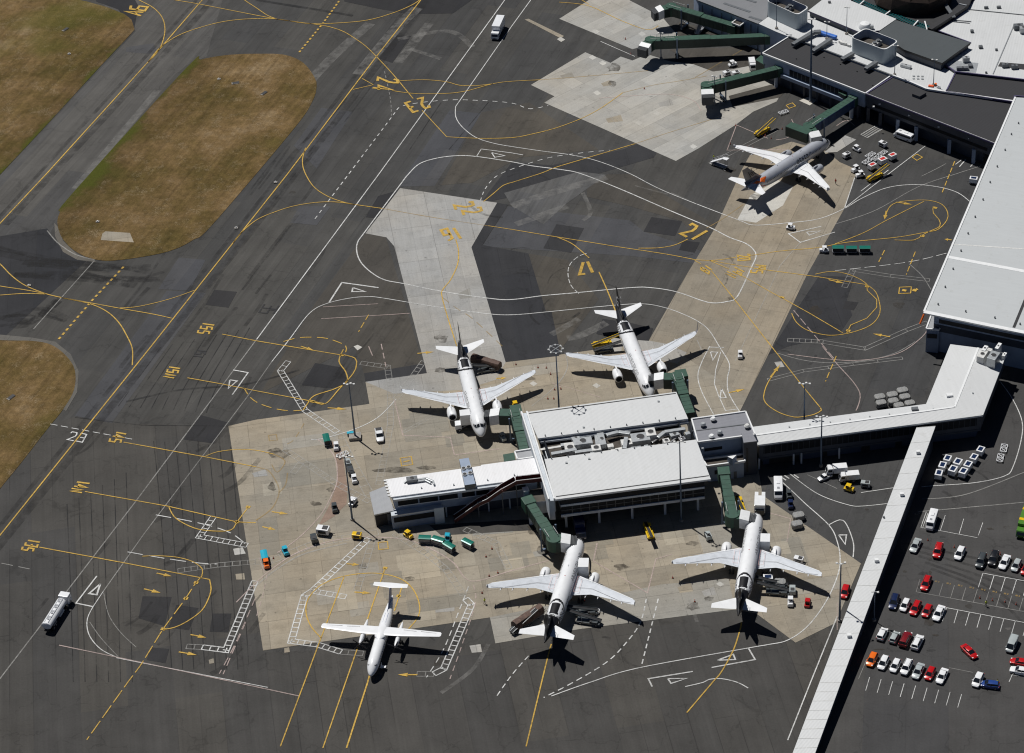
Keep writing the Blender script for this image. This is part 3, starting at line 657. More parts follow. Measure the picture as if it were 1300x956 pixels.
for g in [('A', (179, 20.3), (3.8, -5), (-21.5, -3.4)), ('6', (184, 14), (4.5, -6), (-21, -2)), ('2', (480, 98.5), (-.6, 5.5), (25, 3)), ('4', (473, 108), (0, 6), (25, 2.5)),
          ('2', (536.6, 124.3), (-8.5, 2.2), (9.5, 12)), ('3', (521.5, 129), (-8.5, 2.6), (9.8, 11.8)), ('2', (576.7, 261), (2.5, 6.5), (22.6, -5)), ('2', (587, 268), (2.5, 6.5), (22.6, -5)),
          ('1', (579.5, 289), (-9, 2), (9, 13.5)), ('6', (567.5, 290.5), (-9.5, 2.5), (8.5, 13.5)), ('1', (749, 332), (-8, 1), (6.5, 14)), ('7', (743, 333), (-8.5, 1), (0, 15)),
          ('2', (864, 297), (9.5, 5), (14, -13)), ('1', (876, 303), (7, 3), (19, -11)), ('2', (936.5, 324.5), (.4, 3.4), (15, -1.6)), ('0', (937, 328.7), (.3, 3.2), (14.5, -1)),
          ('1', (959, 336), (0, 2), (14, 1.2)), ('9', (957.5, 338.5), (-.3, 3.4), (13.5, 1.2)), ('S', (953.5, 343), (-.5, 4), (14.5, 1.4)), ('1', (933, 339), (-1, 1.5), (12.3, 6)), ('9', (931, 341.7), (-1.2, 3.4), (10.5, 5.5)), ('N', (923, 345), (-1.2, 3.8), (12, 5.5)),
          ('1', (896, 337), (-1, 1.5), (8, 5.5)), ('8', (890.5, 339.5), (-1, 3.8), (10, 5.5)), ('1', (257.5, 410.5), (-.6, 2), (15, 2)), ('5', (255.5, 414), (-1, 4), (14, 2)), ('S', (252, 419.5), (-1, 4), (14, 2)),
          ('1', (215, 465.5), (-.6, 2), (14, 2)), ('5', (213, 469), (-1.2, 4.2), (13.5, 2)), ('N', (209.5, 475), (-1.2, 4.2), (12.5, 2)), ('1', (148, 548.5), (-.6, 2), (12.5, 2.2)), ('4', (144, 551.6), (-1.2, 4), (14, 2)), ('S', (140, 557), (-1.2, 4.4), (14, 2)),
          ('1', (98, 611.5), (-.6, 2), (16, 2)), ('4', (95, 615), (-1.2, 4.2), (17, 2)), ('N', (91, 620.5), (-1.2, 4.2), (14, 2)), ('1', (36, 685.6), (-.6, 2), (15, 2.5)), ('3', (33, 689), (-1.2, 4.2), (15, 2.5)), ('S', (29, 694.5), (-1.2, 4.4), (14, 2.5))]:
    big = g[1][0] < 200 and g[1][1] < 30 or (450 < g[1][0] < 880 and g[1][1] < 340)
    glyph(g[0], g[1], g[2], g[3], 'Y', 0.85 if big else 0.5)
for g in [('2', (85.5, 558.3), (9.5, 2), (5.5, -10)), ('3', (97, 560.3), (9.5, 2), (5.5, -10))]: glyph(*g, kind='W', w_=.34)
for g in [('1', (251, 444), (-.6, 2), (12, 1.5)), ('5', (248.5, 446.5), (-1, 3.4), (12, 1.5)), ('1', (246, 451), (-.6, 2), (12, 1.5))]: glyph(*g, kind='B', w_=.5)
for g in [('5', (332, 392), (-4, 6), (18, 2)), ('3', (336, 386), (-4, 6), (18, 2))]: glyph(*g, kind='B', w_=.5)

# white lines
line([(660, -27), (641, 0), (482, 220), (326, 431)], 'W', .34, s=False); line([(326, 431), (170, 640), (0, 862), (-60, 940)], 'w', .36, s=False)
line([(690, -24), (674, 0), (650, 33), (578.5, 135.5)], 'W', .3, s=False)
line([(578.5, 135.5), (578.5, 148), (586, 160.6), (603.5, 174.4), (626, 182), (650, 186.4), (687.6, 192), (725, 197), (758, 204.5), (798, 220), (845.7, 243.8), (936, 279), (958, 286), (1002, 283), (1040, 278), (1072, 265), (1093, 252.6), (1125.6, 238.8), (1160.7, 234.6), (1193, 238), (1216, 245), (1231, 256)], 'W', .28)
W2B = [(556, 200.8), (581, 198), (605, 199), (650, 205.8), (675, 210.8), (715, 216), (738, 221), (786.8, 240), (850.8, 267.7), (901, 289), (926, 301.6), (946, 309), (956, 316.6), (960, 325.4), (953.6, 340.5), (936, 376.8), (923.5, 383), (906, 385), (891, 381.9), (858, 370.6), (825.7, 365.5), (800.6, 365.5), (733, 371.8), (690, 375.6), (649, 380.6), (621, 379), (563, 370.6), (513, 360.5), (488, 355.5), (470.5, 345.5), (458, 333), (453, 320), (454, 308), (463, 295), (505.7, 238), (518, 222), (533, 208)]
line(W2B, 'W', .38, closed=True)
line([(605, 199), (611, 189.5), (650, 194.5), (664, 197)], 'W', .3, s=False); tri([(624, 194), (641, 198), (628, 200)])
line([(345, 459.6), (367.7, 430.8), (393, 398), (415, 385.6), (445.5, 378.6), (468, 377), (485.6, 378.6), (551, 389.4), (613.6, 398), (649, 400), (700, 395.7), (763, 389.4), (813, 386), (843, 390.6), (868, 399.4), (888, 409.5), (901, 420.8), (913.5, 440.8), (926, 462.6), (923.5, 480), (924, 495), (929, 507), (939, 523)], 'W', .28)
line([(345, 459.6), (314, 504), (183, 678), (131.7, 750.4)], 'w', .3, s=False); line([(131.7, 750.4), (115.4, 775.5), (110.4, 790.6), (114, 808), (128, 824.4), (148, 834.5), (160.6, 838), (283.6, 862), (340, 873)], 'W', .25)
line([(901, 440), (891, 460), (886, 477.6), (891, 497.7), (906, 526.6)], 'W', .25); line([(915, 447), (908.5, 470), (907, 487.7), (912, 502), (921, 521.6), (936, 519.8)], 'W', .25, s=False); line([(901, 441), (919, 441.5)], 'W', .3)
line([(990, 338), (973.7, 374), (953.6, 415.7), (933.6, 458.4)], 'w', .25, s=False); line([(1016, 308), (990, 338)], 'w', .25)
tri([(902, 447), (911, 447.5), (905, 457.6)]); tri([(916, 494), (922, 505), (914, 505.7)])
line([(480.6, 365.5), (434, 359), (418, 384)], 'W', .5, s=False); tri([(448, 365.5), (464, 370.6), (447, 370.6)], w_=.5)
line([(296, 470), (315, 473.4), (295, 501.5)], 'W', .4, s=False); tri([(292, 482.7), (301, 484), (290, 493.5)], w_=.5)
line([(123, 731.6), (96.6, 766), (118, 770.5)], 'W', .4, s=False); tri([(127.5, 741.6), (113, 754), (123, 755.4)], w_=.5)
line([(75, 819.4), (140.5, 833), (298.6, 866.6), (380, 884)], 'P', .3, s=False); line([(131.7, 753), (138, 780.5), (153, 803), (173, 822)], 'w', .2)
line([(114, 790), (128, 810), (150, 834)], 'w', .2)
line([(400, 278), (429, 239.6), (498, 148), (507, 136.8), (525.8, 131.7), (566, 127.5), (601, 127.5), (648.7, 131), (672.6, 138.5), (696.4, 134)], 'W', .34, dash=(1.7, 1.5))
line([(497, 148), (495.6, 125.5), (488, 90)], 'w', .25, dash=(1.5, 1.2)); line([(610, 255), (616, 240), (629, 225), (650, 215), (695, 201), (738, 194.5), (775, 191)], 'W', .3, dash=(1.6, 1.5))
line([(735, 373), (725, 363), (721, 348), (724, 335.4), (735, 325.4), (745, 322)], 'W', .25, dash=(2.2, .8)); line([(64, 538.6), (170.6, 558.4)], 'W', .25, dash=(2, 1.2))
line([(198, 654), (251, 664), (291, 676), (313, 692)], 'W', .3, dash=(4, 1.6)); line([(162, 701), (208, 709), (251, 715), (276, 716.5)], 'W', .3, dash=(4, 1.6)); line([(-20, 712), (0, 715), (39, 723)], 'w', .25, dash=(3, 1.5))
line([(120, 331), (42.7, 418)], 'w', .35, s=False); line([(60, 293), (72.8, 308), (95, 323), (120, 330)], 'w', .4)
line([(403, 558), (418, 570.5), (426.6, 585.5), (428, 610.6), (421.6, 628), (408, 653), (385, 678), (365, 694), (352, 702)], 'P', .32)
line([(300, 765), (325, 740), (345, 723), (375, 703), (413, 689), (450.5, 683), (488, 682.7), (520.7, 686.4), (551, 699), (576, 715), (598.5, 738), (648.7, 725), (697.7, 711.5)], 'P', .34); line([(325, 744), (350, 724), (385, 704), (440, 690)], 'w', .5)
line([(329, 707.8), (336, 728)], 'P', .25); line([(758, 690), (753.4, 712.8), (822, 753), (832.7, 710), (853, 704)], 'P', .3, s=False)
line([(820.6, 760.5), (813, 790.6), (795.5, 815.7), (770.5, 840.8), (727.8, 866.6), (690, 886)], 'W', .34, dash=(1.6, 1.2)); line([(835.7, 760.5), (825.7, 800.6), (814.4, 845.8)], 'W', .34, dash=(1.6, 1.2)); line([(671, 833), (650, 857), (630, 885)], 'W', .3, dash=(1.6, 1.2))
line([(700, 884), (749, 866.6), (810.6, 848.3), (950, 823), (975, 818.7), (1000, 813), (1025, 795.6), (1047.8, 765.5), (1062.8, 732.8), (1066.6, 710), (1062.8, 687.7), (1052.8, 667.6), (1022.7, 640), (1007.6, 625.7), (984, 604)], 'W', .28)
line([(950, 823), (958.7, 837.7), (903.4, 847.8)], 'W', .4, s=False); tri([(911, 838.5), (931, 831), (933.6, 837.7)], w_=.4); line([(879.6, 852.8), (823, 862), (828, 872)], 'W', .4, s=False); tri([(848, 862), (872, 861.5), (852, 868)], w_=.4)
line([(870, 872), (893, 866.6), (900, 863), (916, 862), (936, 866.6), (950, 874)], 'W', .3)
line([(1051.5, 667), (1070.4, 661), (1083, 687.7), (1083, 707.8)], 'W', .28); tri([(1064.8, 679.6), (1074.6, 679.4), (1073, 691.4)], w_=.4); line([(1062.8, 783), (1029, 866.6), (1000, 940)], 'W', .3, s=False); line([(1062.8, 765), (1062.8, 800)], 'P', .2)
line([(975, 651), (1004, 659), (999, 688)], 'P', .25, s=False)
line([(1001, 600.6), (1037.7, 627), (1075, 640.8), (1095.5, 642.8), (1140, 638)], 'W', .24); line([(1025, 603), (1062.8, 620.7)], 'w', .22); line([(1093, 625.7), (1145, 618)], 'W', .24)
for a, b in (((990, 605), (998, 610)), ((1008, 603), (1014, 607)), ((996, 604), (1002, 608))): line([a, b], 'W', .4)
line([(1170, 618.5), (1185.8, 617), (1238.5, 613), (1276, 604.4), (1286, 593), (1296, 560.5), (1297.5, 535.4), (1286, 507.8), (1270, 485)], 'W', .26); line([(1170, 634), (1226, 628), (1300, 600)], 'w', .3); line([(1165, 650), (1190.8, 647.8), (1300, 638), (1380, 630)], 'w', .3)
line([(1071.6, 265), (1105.5, 238.4), (1174.5, 185.7)], 'W', .26, s=False); line([(1093, 243), (1128, 216)], 'W', .26); line([(1060, 285), (1110.5, 267.7), (1165.7, 237.6), (1217, 220), (1246, 210.8)], 'w', .26)
line([(1201, 208), (1190, 214), (1170, 224)], 'w', .25); line([(1226, 203), (1218, 212)], 'W', .35); line([(1238, 205), (1232, 212)], 'W', .35); line([(1213, 209), (1221, 203)], 'W', .3)
line([(1060, 344), (1150.7, 333.4), (1202, 321.6)], 'W', .24, dash=(3, 1.2)); line([(1154.4, 335.4), (1170.7, 350.5), (1182, 368)], 'w', .26)
line([(1007.6, 394.4), (1060, 457)], 'P', .28, dash=(3, 1.2), s=False); line([(1044, 440), (1062.8, 462.6), (1083, 485), (1091.7, 500), (1090.4, 512.8), (1086.7, 521.6)], 'P', .3)
line([(1000, 450), (1080, 458), (1138, 449.6), (1170.7, 428), (1178, 415.7)], 'P', .25); line([(987.5, 448.8), (1020, 457.6), (1057.8, 461), (1100.5, 457.6), (1135.6, 448.8), (1162, 434)], 'w', .25)
ladder([(975, 482.7), (1020, 471), (1083, 462.6), (1145.6, 455)], 'w', 1.1, 6); ladder([(1045, 434.5), (1098, 443), (1150.7, 419.5), (1177, 409.5)], 'w', 1.3, 7); ladder([(1083, 343), (1130.6, 350.5), (1180, 356)], 'w', 1.3, 7); ladder([(1072, 365), (1083, 343)], 'w'); ladder([(1000, 432), (1045, 434)], 'w')
line([(1042.7, 287.7), (1001, 297), (1016, 308), (1060, 295)], 'W', .34, s=False); tri([(1024, 295), (1041.5, 293.5), (1027.7, 299)], w_=.35); line([(1072, 265), (1085, 226)], 'W', .3)
ladder([(366, 459), (356, 471), (387, 521), (428, 549)], 'W'); ladder([(428, 549), (445, 585), (469, 628)], 'w', 2.2, 3.0); ladder([(458, 461), (492, 466), (495.6, 490), (495.6, 540), (488, 580.5), (480.6, 615.7)], 'w'); ladder([(538, 459), (503, 507)], 'w')
line([(503, 507), (480, 530), (450.5, 545), (410, 557), (395, 558)], 'W', .26); ladder([(361, 570.5), (425, 613), (469, 637)], 'w'); ladder([(382, 588), (372, 601)], 'w')
line([(500.7, 508), (511.5, 553), (571.5, 555.5), (577, 578), (634, 570)], 'P', .3, s=False); ladder([(512, 549), (552, 527)], 'w', .8, 4)
line([(468, 440), (473, 452)], 'P', .3); line([(484, 437), (490, 466)], 'P', .3, dash=(2.5, 1.5)); line([(410, 390), (480, 386)], 'P', .25); line([(408, 405), (490, 400), (520, 398)], 'P', .25)
ladder([(468, 684), (396.5, 750.4), (386.5, 756.7), (370, 814.4), (403, 818.7), (433, 828)], 'W', w_=.26); ladder([(433, 828), (461, 830)], 'w'); ladder([(398, 751), (439, 758)], 'W', w_=.22); ladder([(591, 760.5), (598.5, 768), (563.4, 849.5), (551, 855.8)], 'W', w_=.26); ladder([(551, 856), (529.5, 855.8)], 'w')
ladder([(473, 685), (464, 715), (453, 750)], 'w'); ladder([(500.7, 677.6), (540.8, 702.7), (566, 722.8), (588.5, 755.4)], 'w'); ladder([(257, 822), (287, 825.7), (323.7, 738)], 'W', w_=.28); ladder([(237, 821), (257, 822)], 'w')
ladder([(271, 656.3), (253.5, 681.4), (313.7, 692.7)], 'W'); ladder([(226, 725), (276, 717.8), (324, 713.5)], 'w'); ladder([(590, 672), (630, 690), (646, 722)], 'w'); ladder([(324, 713.5), (345, 712), (400, 690), (480, 676)], 'w', 2.0, 2.0)
line([(601, 743), (603.5, 765.5), (586, 820.7), (571, 863)], 'P', .28, dash=(1.8, 1.4)); line([(594.8, 745), (581, 780.5), (563, 825), (541, 861)], 'W', .28, dash=(1.8, 1.4)); line([(339, 730), (334, 755), (326, 782)], 'P', .25, dash=(2, 1.2)); line([(324, 760), (300, 815), (278.5, 855.8)], 'P', .28, dash=(2.5, 1.5)); line([(312, 790), (283, 857)], 'P', .28, dash=(2.5, 1.5))
line([(763, 505), (700, 486), (712, 492)], 'P', .28, s=False); line([(718, 449), (720, 468), (706, 490), (675, 516)], 'w', .35); line([(885, 432), (893, 450)], 'w', .3)
# ladder marks left of the northern gates
line([(762.4, 52.8), (806, 72)], 'W', .25); line([(975, 176), (935, 159), (923, 191), (1000, 190)], 'P', .28, s=False); ladder([(902, 208), (985, 165)], 'w', 1.4, 60)
line([(900, 207), (921, 217)], 'W', .2); ladder([(1097, 173), (1116, 162)], 'W', 2.6, 0.7, .18)
for px in ([(1062, 160), (1075, 153), (1085, 160)], [(1005, 152), (1015, 165), (1040, 150)], [(985, 178), (1000, 175), (1012, 165)]): line(px, 'P', .3)
line([(882, 99), (945, 62)], 'y'); line([(760, 125), (800, 122), (850, 120), (880, 128), (890, 141)], 'P', .3); ladder([(782, 143), (775, 141), (786, 160)], 'w', 1.5, 30)
# car park bays
line([(1169, 670), (1176, 650)], 'W', .18, s=False); line([(1169, 670), (1192, 673.8), (1240.8, 683)], 'W', .16, s=False)
for a, b in (((1200, 654.6), (1193.8, 673.8)), ((1223.5, 659), (1217.7, 678)), ((1247.7, 663.8), (1242, 680)), ((1178, 652), (1171, 671))): line([a, b], 'W', .16)
line([(1247.8, 728), (1300, 737.7), (1345, 746)], 'W', .2, s=False)
for i in range(7): line([(1247.8 + 14.3 * i, 728 + 2.6 * i), (1242 + 14.3 * i, 746 + 2.6 * i)], 'W', .18)
line([(1163, 751.7), (1300, 776.8), (1360, 788)], 'w', .2, s=False)
for i in range(12): line([(1163 + 14.55 * i, 751.7 + 2.65 * i), (1168 + 14.55 * i, 735.5 + 2.65 * i)], 'w', .17)
line([(1200.8, 771.7), (1300, 790.6), (1360, 802)], 'W', .2, s=False)
for i in range(11): line([(1201.5 + 14.6 * i, 772 + 2.7 * i), (1196.5 + 14.6 * i, 789 + 2.7 * i)], 'W', .17)
line([(1205, 848), (1235, 854)], 'w', .2); line([(1281, 866), (1285, 857), (1330, 864)], 'W', .2, s=False); line([(1090, 862), (1100, 838)], 'w', .18)
for i in range(9): line([(1104 + 14.6 * i, 848 + 2.7 * i + 12), (1099 + 14.6 * i, 865 + 2.7 * i + 12)], 'W', .17)
for k, nm in (('Y', 'yellow_markings'), ('y', 'faded_yellow_markings'), ('W', 'white_markings'), ('w', 'faded_white_markings'), ('P', 'pink_markings'), ('B', 'black_markings')):
    struct(PB[k].build(nm))

# ---- rubber, tar seams, oil and scuffs
SB = {'rubber': MB(), 'oil': MB(), 'scuff': MB(), 'tar': MB()}
def streak(px, k='rubber', w_=0.7, s=True):
    q = smooth_px(px) if s else px
    ribbon(SB[k], [G(x, y, 0) for x, y in q], w_, {'rubber': 9.3, 'oil': 9.6, 'scuff': 9.9, 'tar': 9.1}[k] * 0.008 + random.random() * 0.0015, k)
def blob(cx, cy, rx, ry, k='oil', n=14):
    pts = []
    for i in range(n):
        a = 2 * PI * i / n; f = 0.7 + 0.6 * random.random(); pts.append(G(cx + rx * f * math.cos(a), cy + ry * f * math.sin(a), 0))
    z = 9.6 * 0.008 + random.random() * 0.002
    SB[k].add([(p.x, p.y, z) for p in pts[::-1]], [tuple(range(n))], k)
rs = random.Random(3)
for base in ([(-40, 730), (192, 440), (366, 220), (534, 0)], [(0, 284), (198, 68), (257, 0)]):
    for o in (-9, 9.5):
        for k in range(1):
            streak([(x + o + rs.uniform(-3, 3), y + rs.uniform(-2, 2)) for x, y in base], 'rubber', rs.uniform(.8, 2.4))
for i in range(30):
    x, y = rs.uniform(140, 440), rs.uniform(120, 520)
    L = rs.uniform(25, 110); streak([(x, y), (x + L * .31, y - L * .41), (x + L * .6 + rs.uniform(-5, 5), y - L * .8)], 'rubber', rs.uniform(.4, 1.2))
for i in range(16):
    x, y = rs.uniform(30, 300), rs.uniform(560, 860); L = rs.uniform(20, 60)
    streak([(x, y), (x + L * .5, y - L * .3), (x + L, y - L * .9)], 'rubber', rs.uniform(.5, 1.5))
for i in range(26):   # turning scrubs on the stands
    x, y = rs.choice([(720, 390), (700, 350), (900, 350), (640, 240), (1080, 400), (1000, 470), (860, 820), (760, 800), (560, 830), (250, 760), (1100, 560), (1210, 620)])
    x += rs.uniform(-40, 40); y += rs.uniform(-25, 25); r_ = rs.uniform(10, 45); a0 = rs.uniform(0, 6); s_ = rs.uniform(.6, 1.8)
    streak([(x + r_ * math.cos(a0 + s_ * t / 6), y + .6 * r_ * math.sin(a0 + s_ * t / 6)) for t in range(7)], 'rubber', rs.uniform(.3, .9))
for px in ([(0, 318), (60, 325), (140, 345)], [(20, 345), (90, 352), (170, 360)], [(0, 400), (50, 398), (80, 410)], [(90, 345), (160, 352), (205, 350)], [(30, 330), (110, 338), (190, 343)], [(5, 410), (40, 405), (75, 380)]):
    for k in range(3): streak([(x + rs.uniform(-8, 8), y + rs.uniform(-8, 8)) for x, y in px], 'rubber', rs.uniform(.8, 3))
streak([(160, 510), (230, 495), (310, 488), (380, 470)], 'tar', .7); streak([(325, 0), (400, 12), (448, 20)], 'tar', 1.2)
for i in range(8): streak([(195 - i * 0 + i * 14, 560 + i * 1), (203 + i * 14, 640 + i * 2), (212 + i * 14, 760), (218 + i * 14, 850)], 'tar', .22)
for i in range(6): streak([(85 + i * 15, 640 - i * 8), (90 + i * 15, 760), (93 + i * 15, 866)], 'tar', .22)
for i in range(9): streak([(205 + i * 14, 440 - i * 3), (165 + i * 14, 495 - i), (150 + i * 14, 516 + i)], 'tar', .25)
for px in ([(400, 175), (440, 125)], [(560, 130), (520, 190)], [(620, 130), (570, 190)], [(180, 540), (290, 541)], [(95, 530), (180, 540)]): streak(px, 'tar', .3)
for cx, cy, rx, ry in ((608, 560, 9, 4), (585, 500, 6, 3), (628, 515, 5, 3), (822, 470, 7, 3), (700, 760, 7, 4), (745, 745, 6, 3), (790, 720, 9, 4), (955, 735, 7, 4), (900, 760, 6, 3), (520, 735, 7, 3), (460, 720, 6, 3), (400, 640, 7, 3), (880, 690, 8, 3), (930, 380, 6, 3), (960, 250, 7, 4), (1005, 215, 6, 3), (560, 470, 8, 4), (355, 577, 14, 5), (348, 572, 8, 3), (505, 597, 26, 4), (540, 594, 14, 3), (779, 86, 8, 5), (778, 106, 5, 4), (420, 622, 5, 3), (560, 840, 10, 5), (690, 700, 8, 8), (600, 640, 9, 4), (680, 672, 10, 7), (735, 740, 9, 5), (760, 575, 9, 5), (925, 215, 8, 4), (372, 245, 5, 3), (1140, 387, 8, 4), (1035, 395, 10, 6), (560, 430, 8, 5), (670, 480, 8, 4), (345, 618, 5, 6), (1180, 790, 8, 4), (1230, 770, 5, 3), (880, 770, 8, 5)): blob(cx, cy, rx, ry)
for px, w_ in (([(370, 130), (420, 75), (470, 30)], 3.5), ([(455, 95), (500, 40), (530, 10)], 4), ([(505, 80), (545, 30)], 3), ([(505, 50), (570, 40), (600, 60)], 2), ([(520, 62), (560, 75)], 1.6), ([(650, 262), (700, 245), (770, 225)], 3), ([(655, 285), (720, 262)], 2.5), ([(740, 245), (750, 270), (740, 280)], 1.2), ([(806, 236), (848, 247)], .5), ([(852, 245), (875, 255)], .5), ([(95, 240), (200, 115)], 2.2), ([(620, 818), (600, 850), (560, 880)], 1.), ([(875, 760), (885, 790)], .8), ([(720, 430), (740, 425), (770, 410)], 2.5), ([(700, 425), (735, 405)], 2)): streak(px, 'scuff', w_)
for i in range(26):
    x, y = rs.uniform(1100, 1300), rs.uniform(640, 860); blob(x, y, rs.uniform(2, 7), rs.uniform(1, 3), rs.choice(['oil', 'rubber', 'scuff']))
for k in range(5): streak([(1150 + k * 8, 690 + k * 8), (1220 + k * 9, 705 + k * 12), (1300, 720 + k * 18)], 'rubber', .8)
for k, nm in (('rubber', 'tyre_marks'), ('oil', 'oil_stains'), ('scuff', 'scuff_marks'), ('tar', 'tar_seams')): struct(SB[k].build(nm))
# ================================================================ aircraft
mat('aircraft_white', (0.80, 0.81, 0.82), 0.3, 0, 0.03, 0.5, coat=0.3)
mat('wing_grey', (0.58, 0.61, 0.65), 0.4, 0, 0.05, 0.8)
mat('aircraft_black', (0.008, 0.008, 0.010), 0.45, 0, 0.05, 1, spec=.3)
mat('aircraft_silver', (0.52, 0.54, 0.58), 0.35, 0.35, 0.05, 0.6, coat=0.3)
mat('dark_glass', (0.012, 0.015, 0.02), 0.12, 0, 0.0); mat('rubber_black', (0.02, 0.02, 0.02), 0.85)
mat('metal_bare', (0.45, 0.45, 0.46), 0.35, 0.8); mat('engine_dark', (0.03, 0.03, 0.035), 0.5); mat('orange_paint', (0.85, 0.16, 0.02), 0.4, 0, .04)
mat('navy_paint', (0.015, 0.03, 0.07), 0.4, 0, .05); mat('blue_paint', (0.03, 0.10, 0.30), 0.4, 0, .05); mat('silver_grey', (0.22, 0.21, 0.21), 0.4, 0.3, .05); mat('red_paint', (0.5, 0.02, 0.015), 0.45)
mat('walk_pink', (0.62, 0.36, 0.33), .5)
def pattern_mat():
    mt, n, b = nodes_of('fern_pattern')
    ck = N(n, 'ShaderNodeTexChecker'); ck.inputs['Scale'].default_value = 3.2
    ck.inputs['Color1'].default_value = (0.8, 0.81, 0.82, 1); ck.inputs['Color2'].default_value = (0.02, 0.02, 0.024, 1)
    n.links.new(coords(n, (0.55, 1, 1), 0.3), ck.inputs['Vector']); n.links.new(ck.outputs[0], b.inputs['Base Color']); b.inputs['Roughness'].default_value = 0.35
pattern_mat()

def tube_rings(st, n=36):
    """st: (x, half width, half height, centre z)"""
    return [[Vector((x, ry * math.sin(2 * PI * i / n), zc + rz * math.cos(2 * PI * i / n))) for i in range(n)] for x, ry, rz, zc in st]
def interp(st, step):
    out = []
    for a, b in zip(st[:-1], st[1:]):
        k = max(1, int((b[0] - a[0]) / step))
        for j in range(k): t = j / k; out.append(tuple(a[i] + (b[i] - a[i]) * t for i in range(4)))
    out.append(st[-1]); return out
def airfoil_surface(mb, secs, mt, vertical=False, n=7):
    """secs: (leading edge point, chord, thickness ratio); lofted closed airfoil"""
    rings = []
    for le, ch, th in secs:
        le = Vector(le); up_, lo = [], []
        for i in range(n + 1):
            t = i / n; t2 = t * t * (3 - 2 * t) * 0.5 + t * 0.5
            y = th * ch * 2.6 * (0.2969 * math.sqrt(t2) - 0.126 * t2 - 0.3516 * t2 ** 2 + 0.2843 * t2 ** 3 - 0.1036 * t2 ** 4) * 2
            off = Vector((0, 1, 0)) if vertical else Vector((0, 0, 1))
            up_.append(le + Vector((t2 * ch, 0, 0)) + off * y * 0.6); lo.append(le + Vector((t2 * ch, 0, 0)) - off * y * 0.4)
        rings.append(up_ + lo[::-1][1:-1])
    mb.loft(rings, mt)
def text_mesh(body, size, extrude=0.0):
    cu = bpy.data.curves.new('lettering', 'FONT'); cu.body = body; cu.size = size; cu.extrude = extrude; cu.align_x = 'CENTER'; cu.align_y = 'CENTER'; cu.resolution_u = 3
    ob = bpy.data.objects.new('lettering', cu); COL.objects.link(ob)
    dg = bpy.context.evaluated_depsgraph_get(); me = bpy.data.meshes.new_from_object(ob.evaluated_get(dg))
    bpy.data.objects.remove(ob); bpy.data.curves.remove(cu); return me
def part(mb, name, parent, smooth=False, bevel=0.0, label=None):
    o = mb.build(name, parent, smooth=smooth, bevel=bevel)
    if label: o['label'] = label
    return o
def wheel_mb(c, r, w_, axis='y', mt='rubber_black'):
    mb = MB(); d = Vector((0, w_ / 2, 0)); c = Vector(c)
    mb.tube(c - d, c + d, r, r, 14, mt); return mb

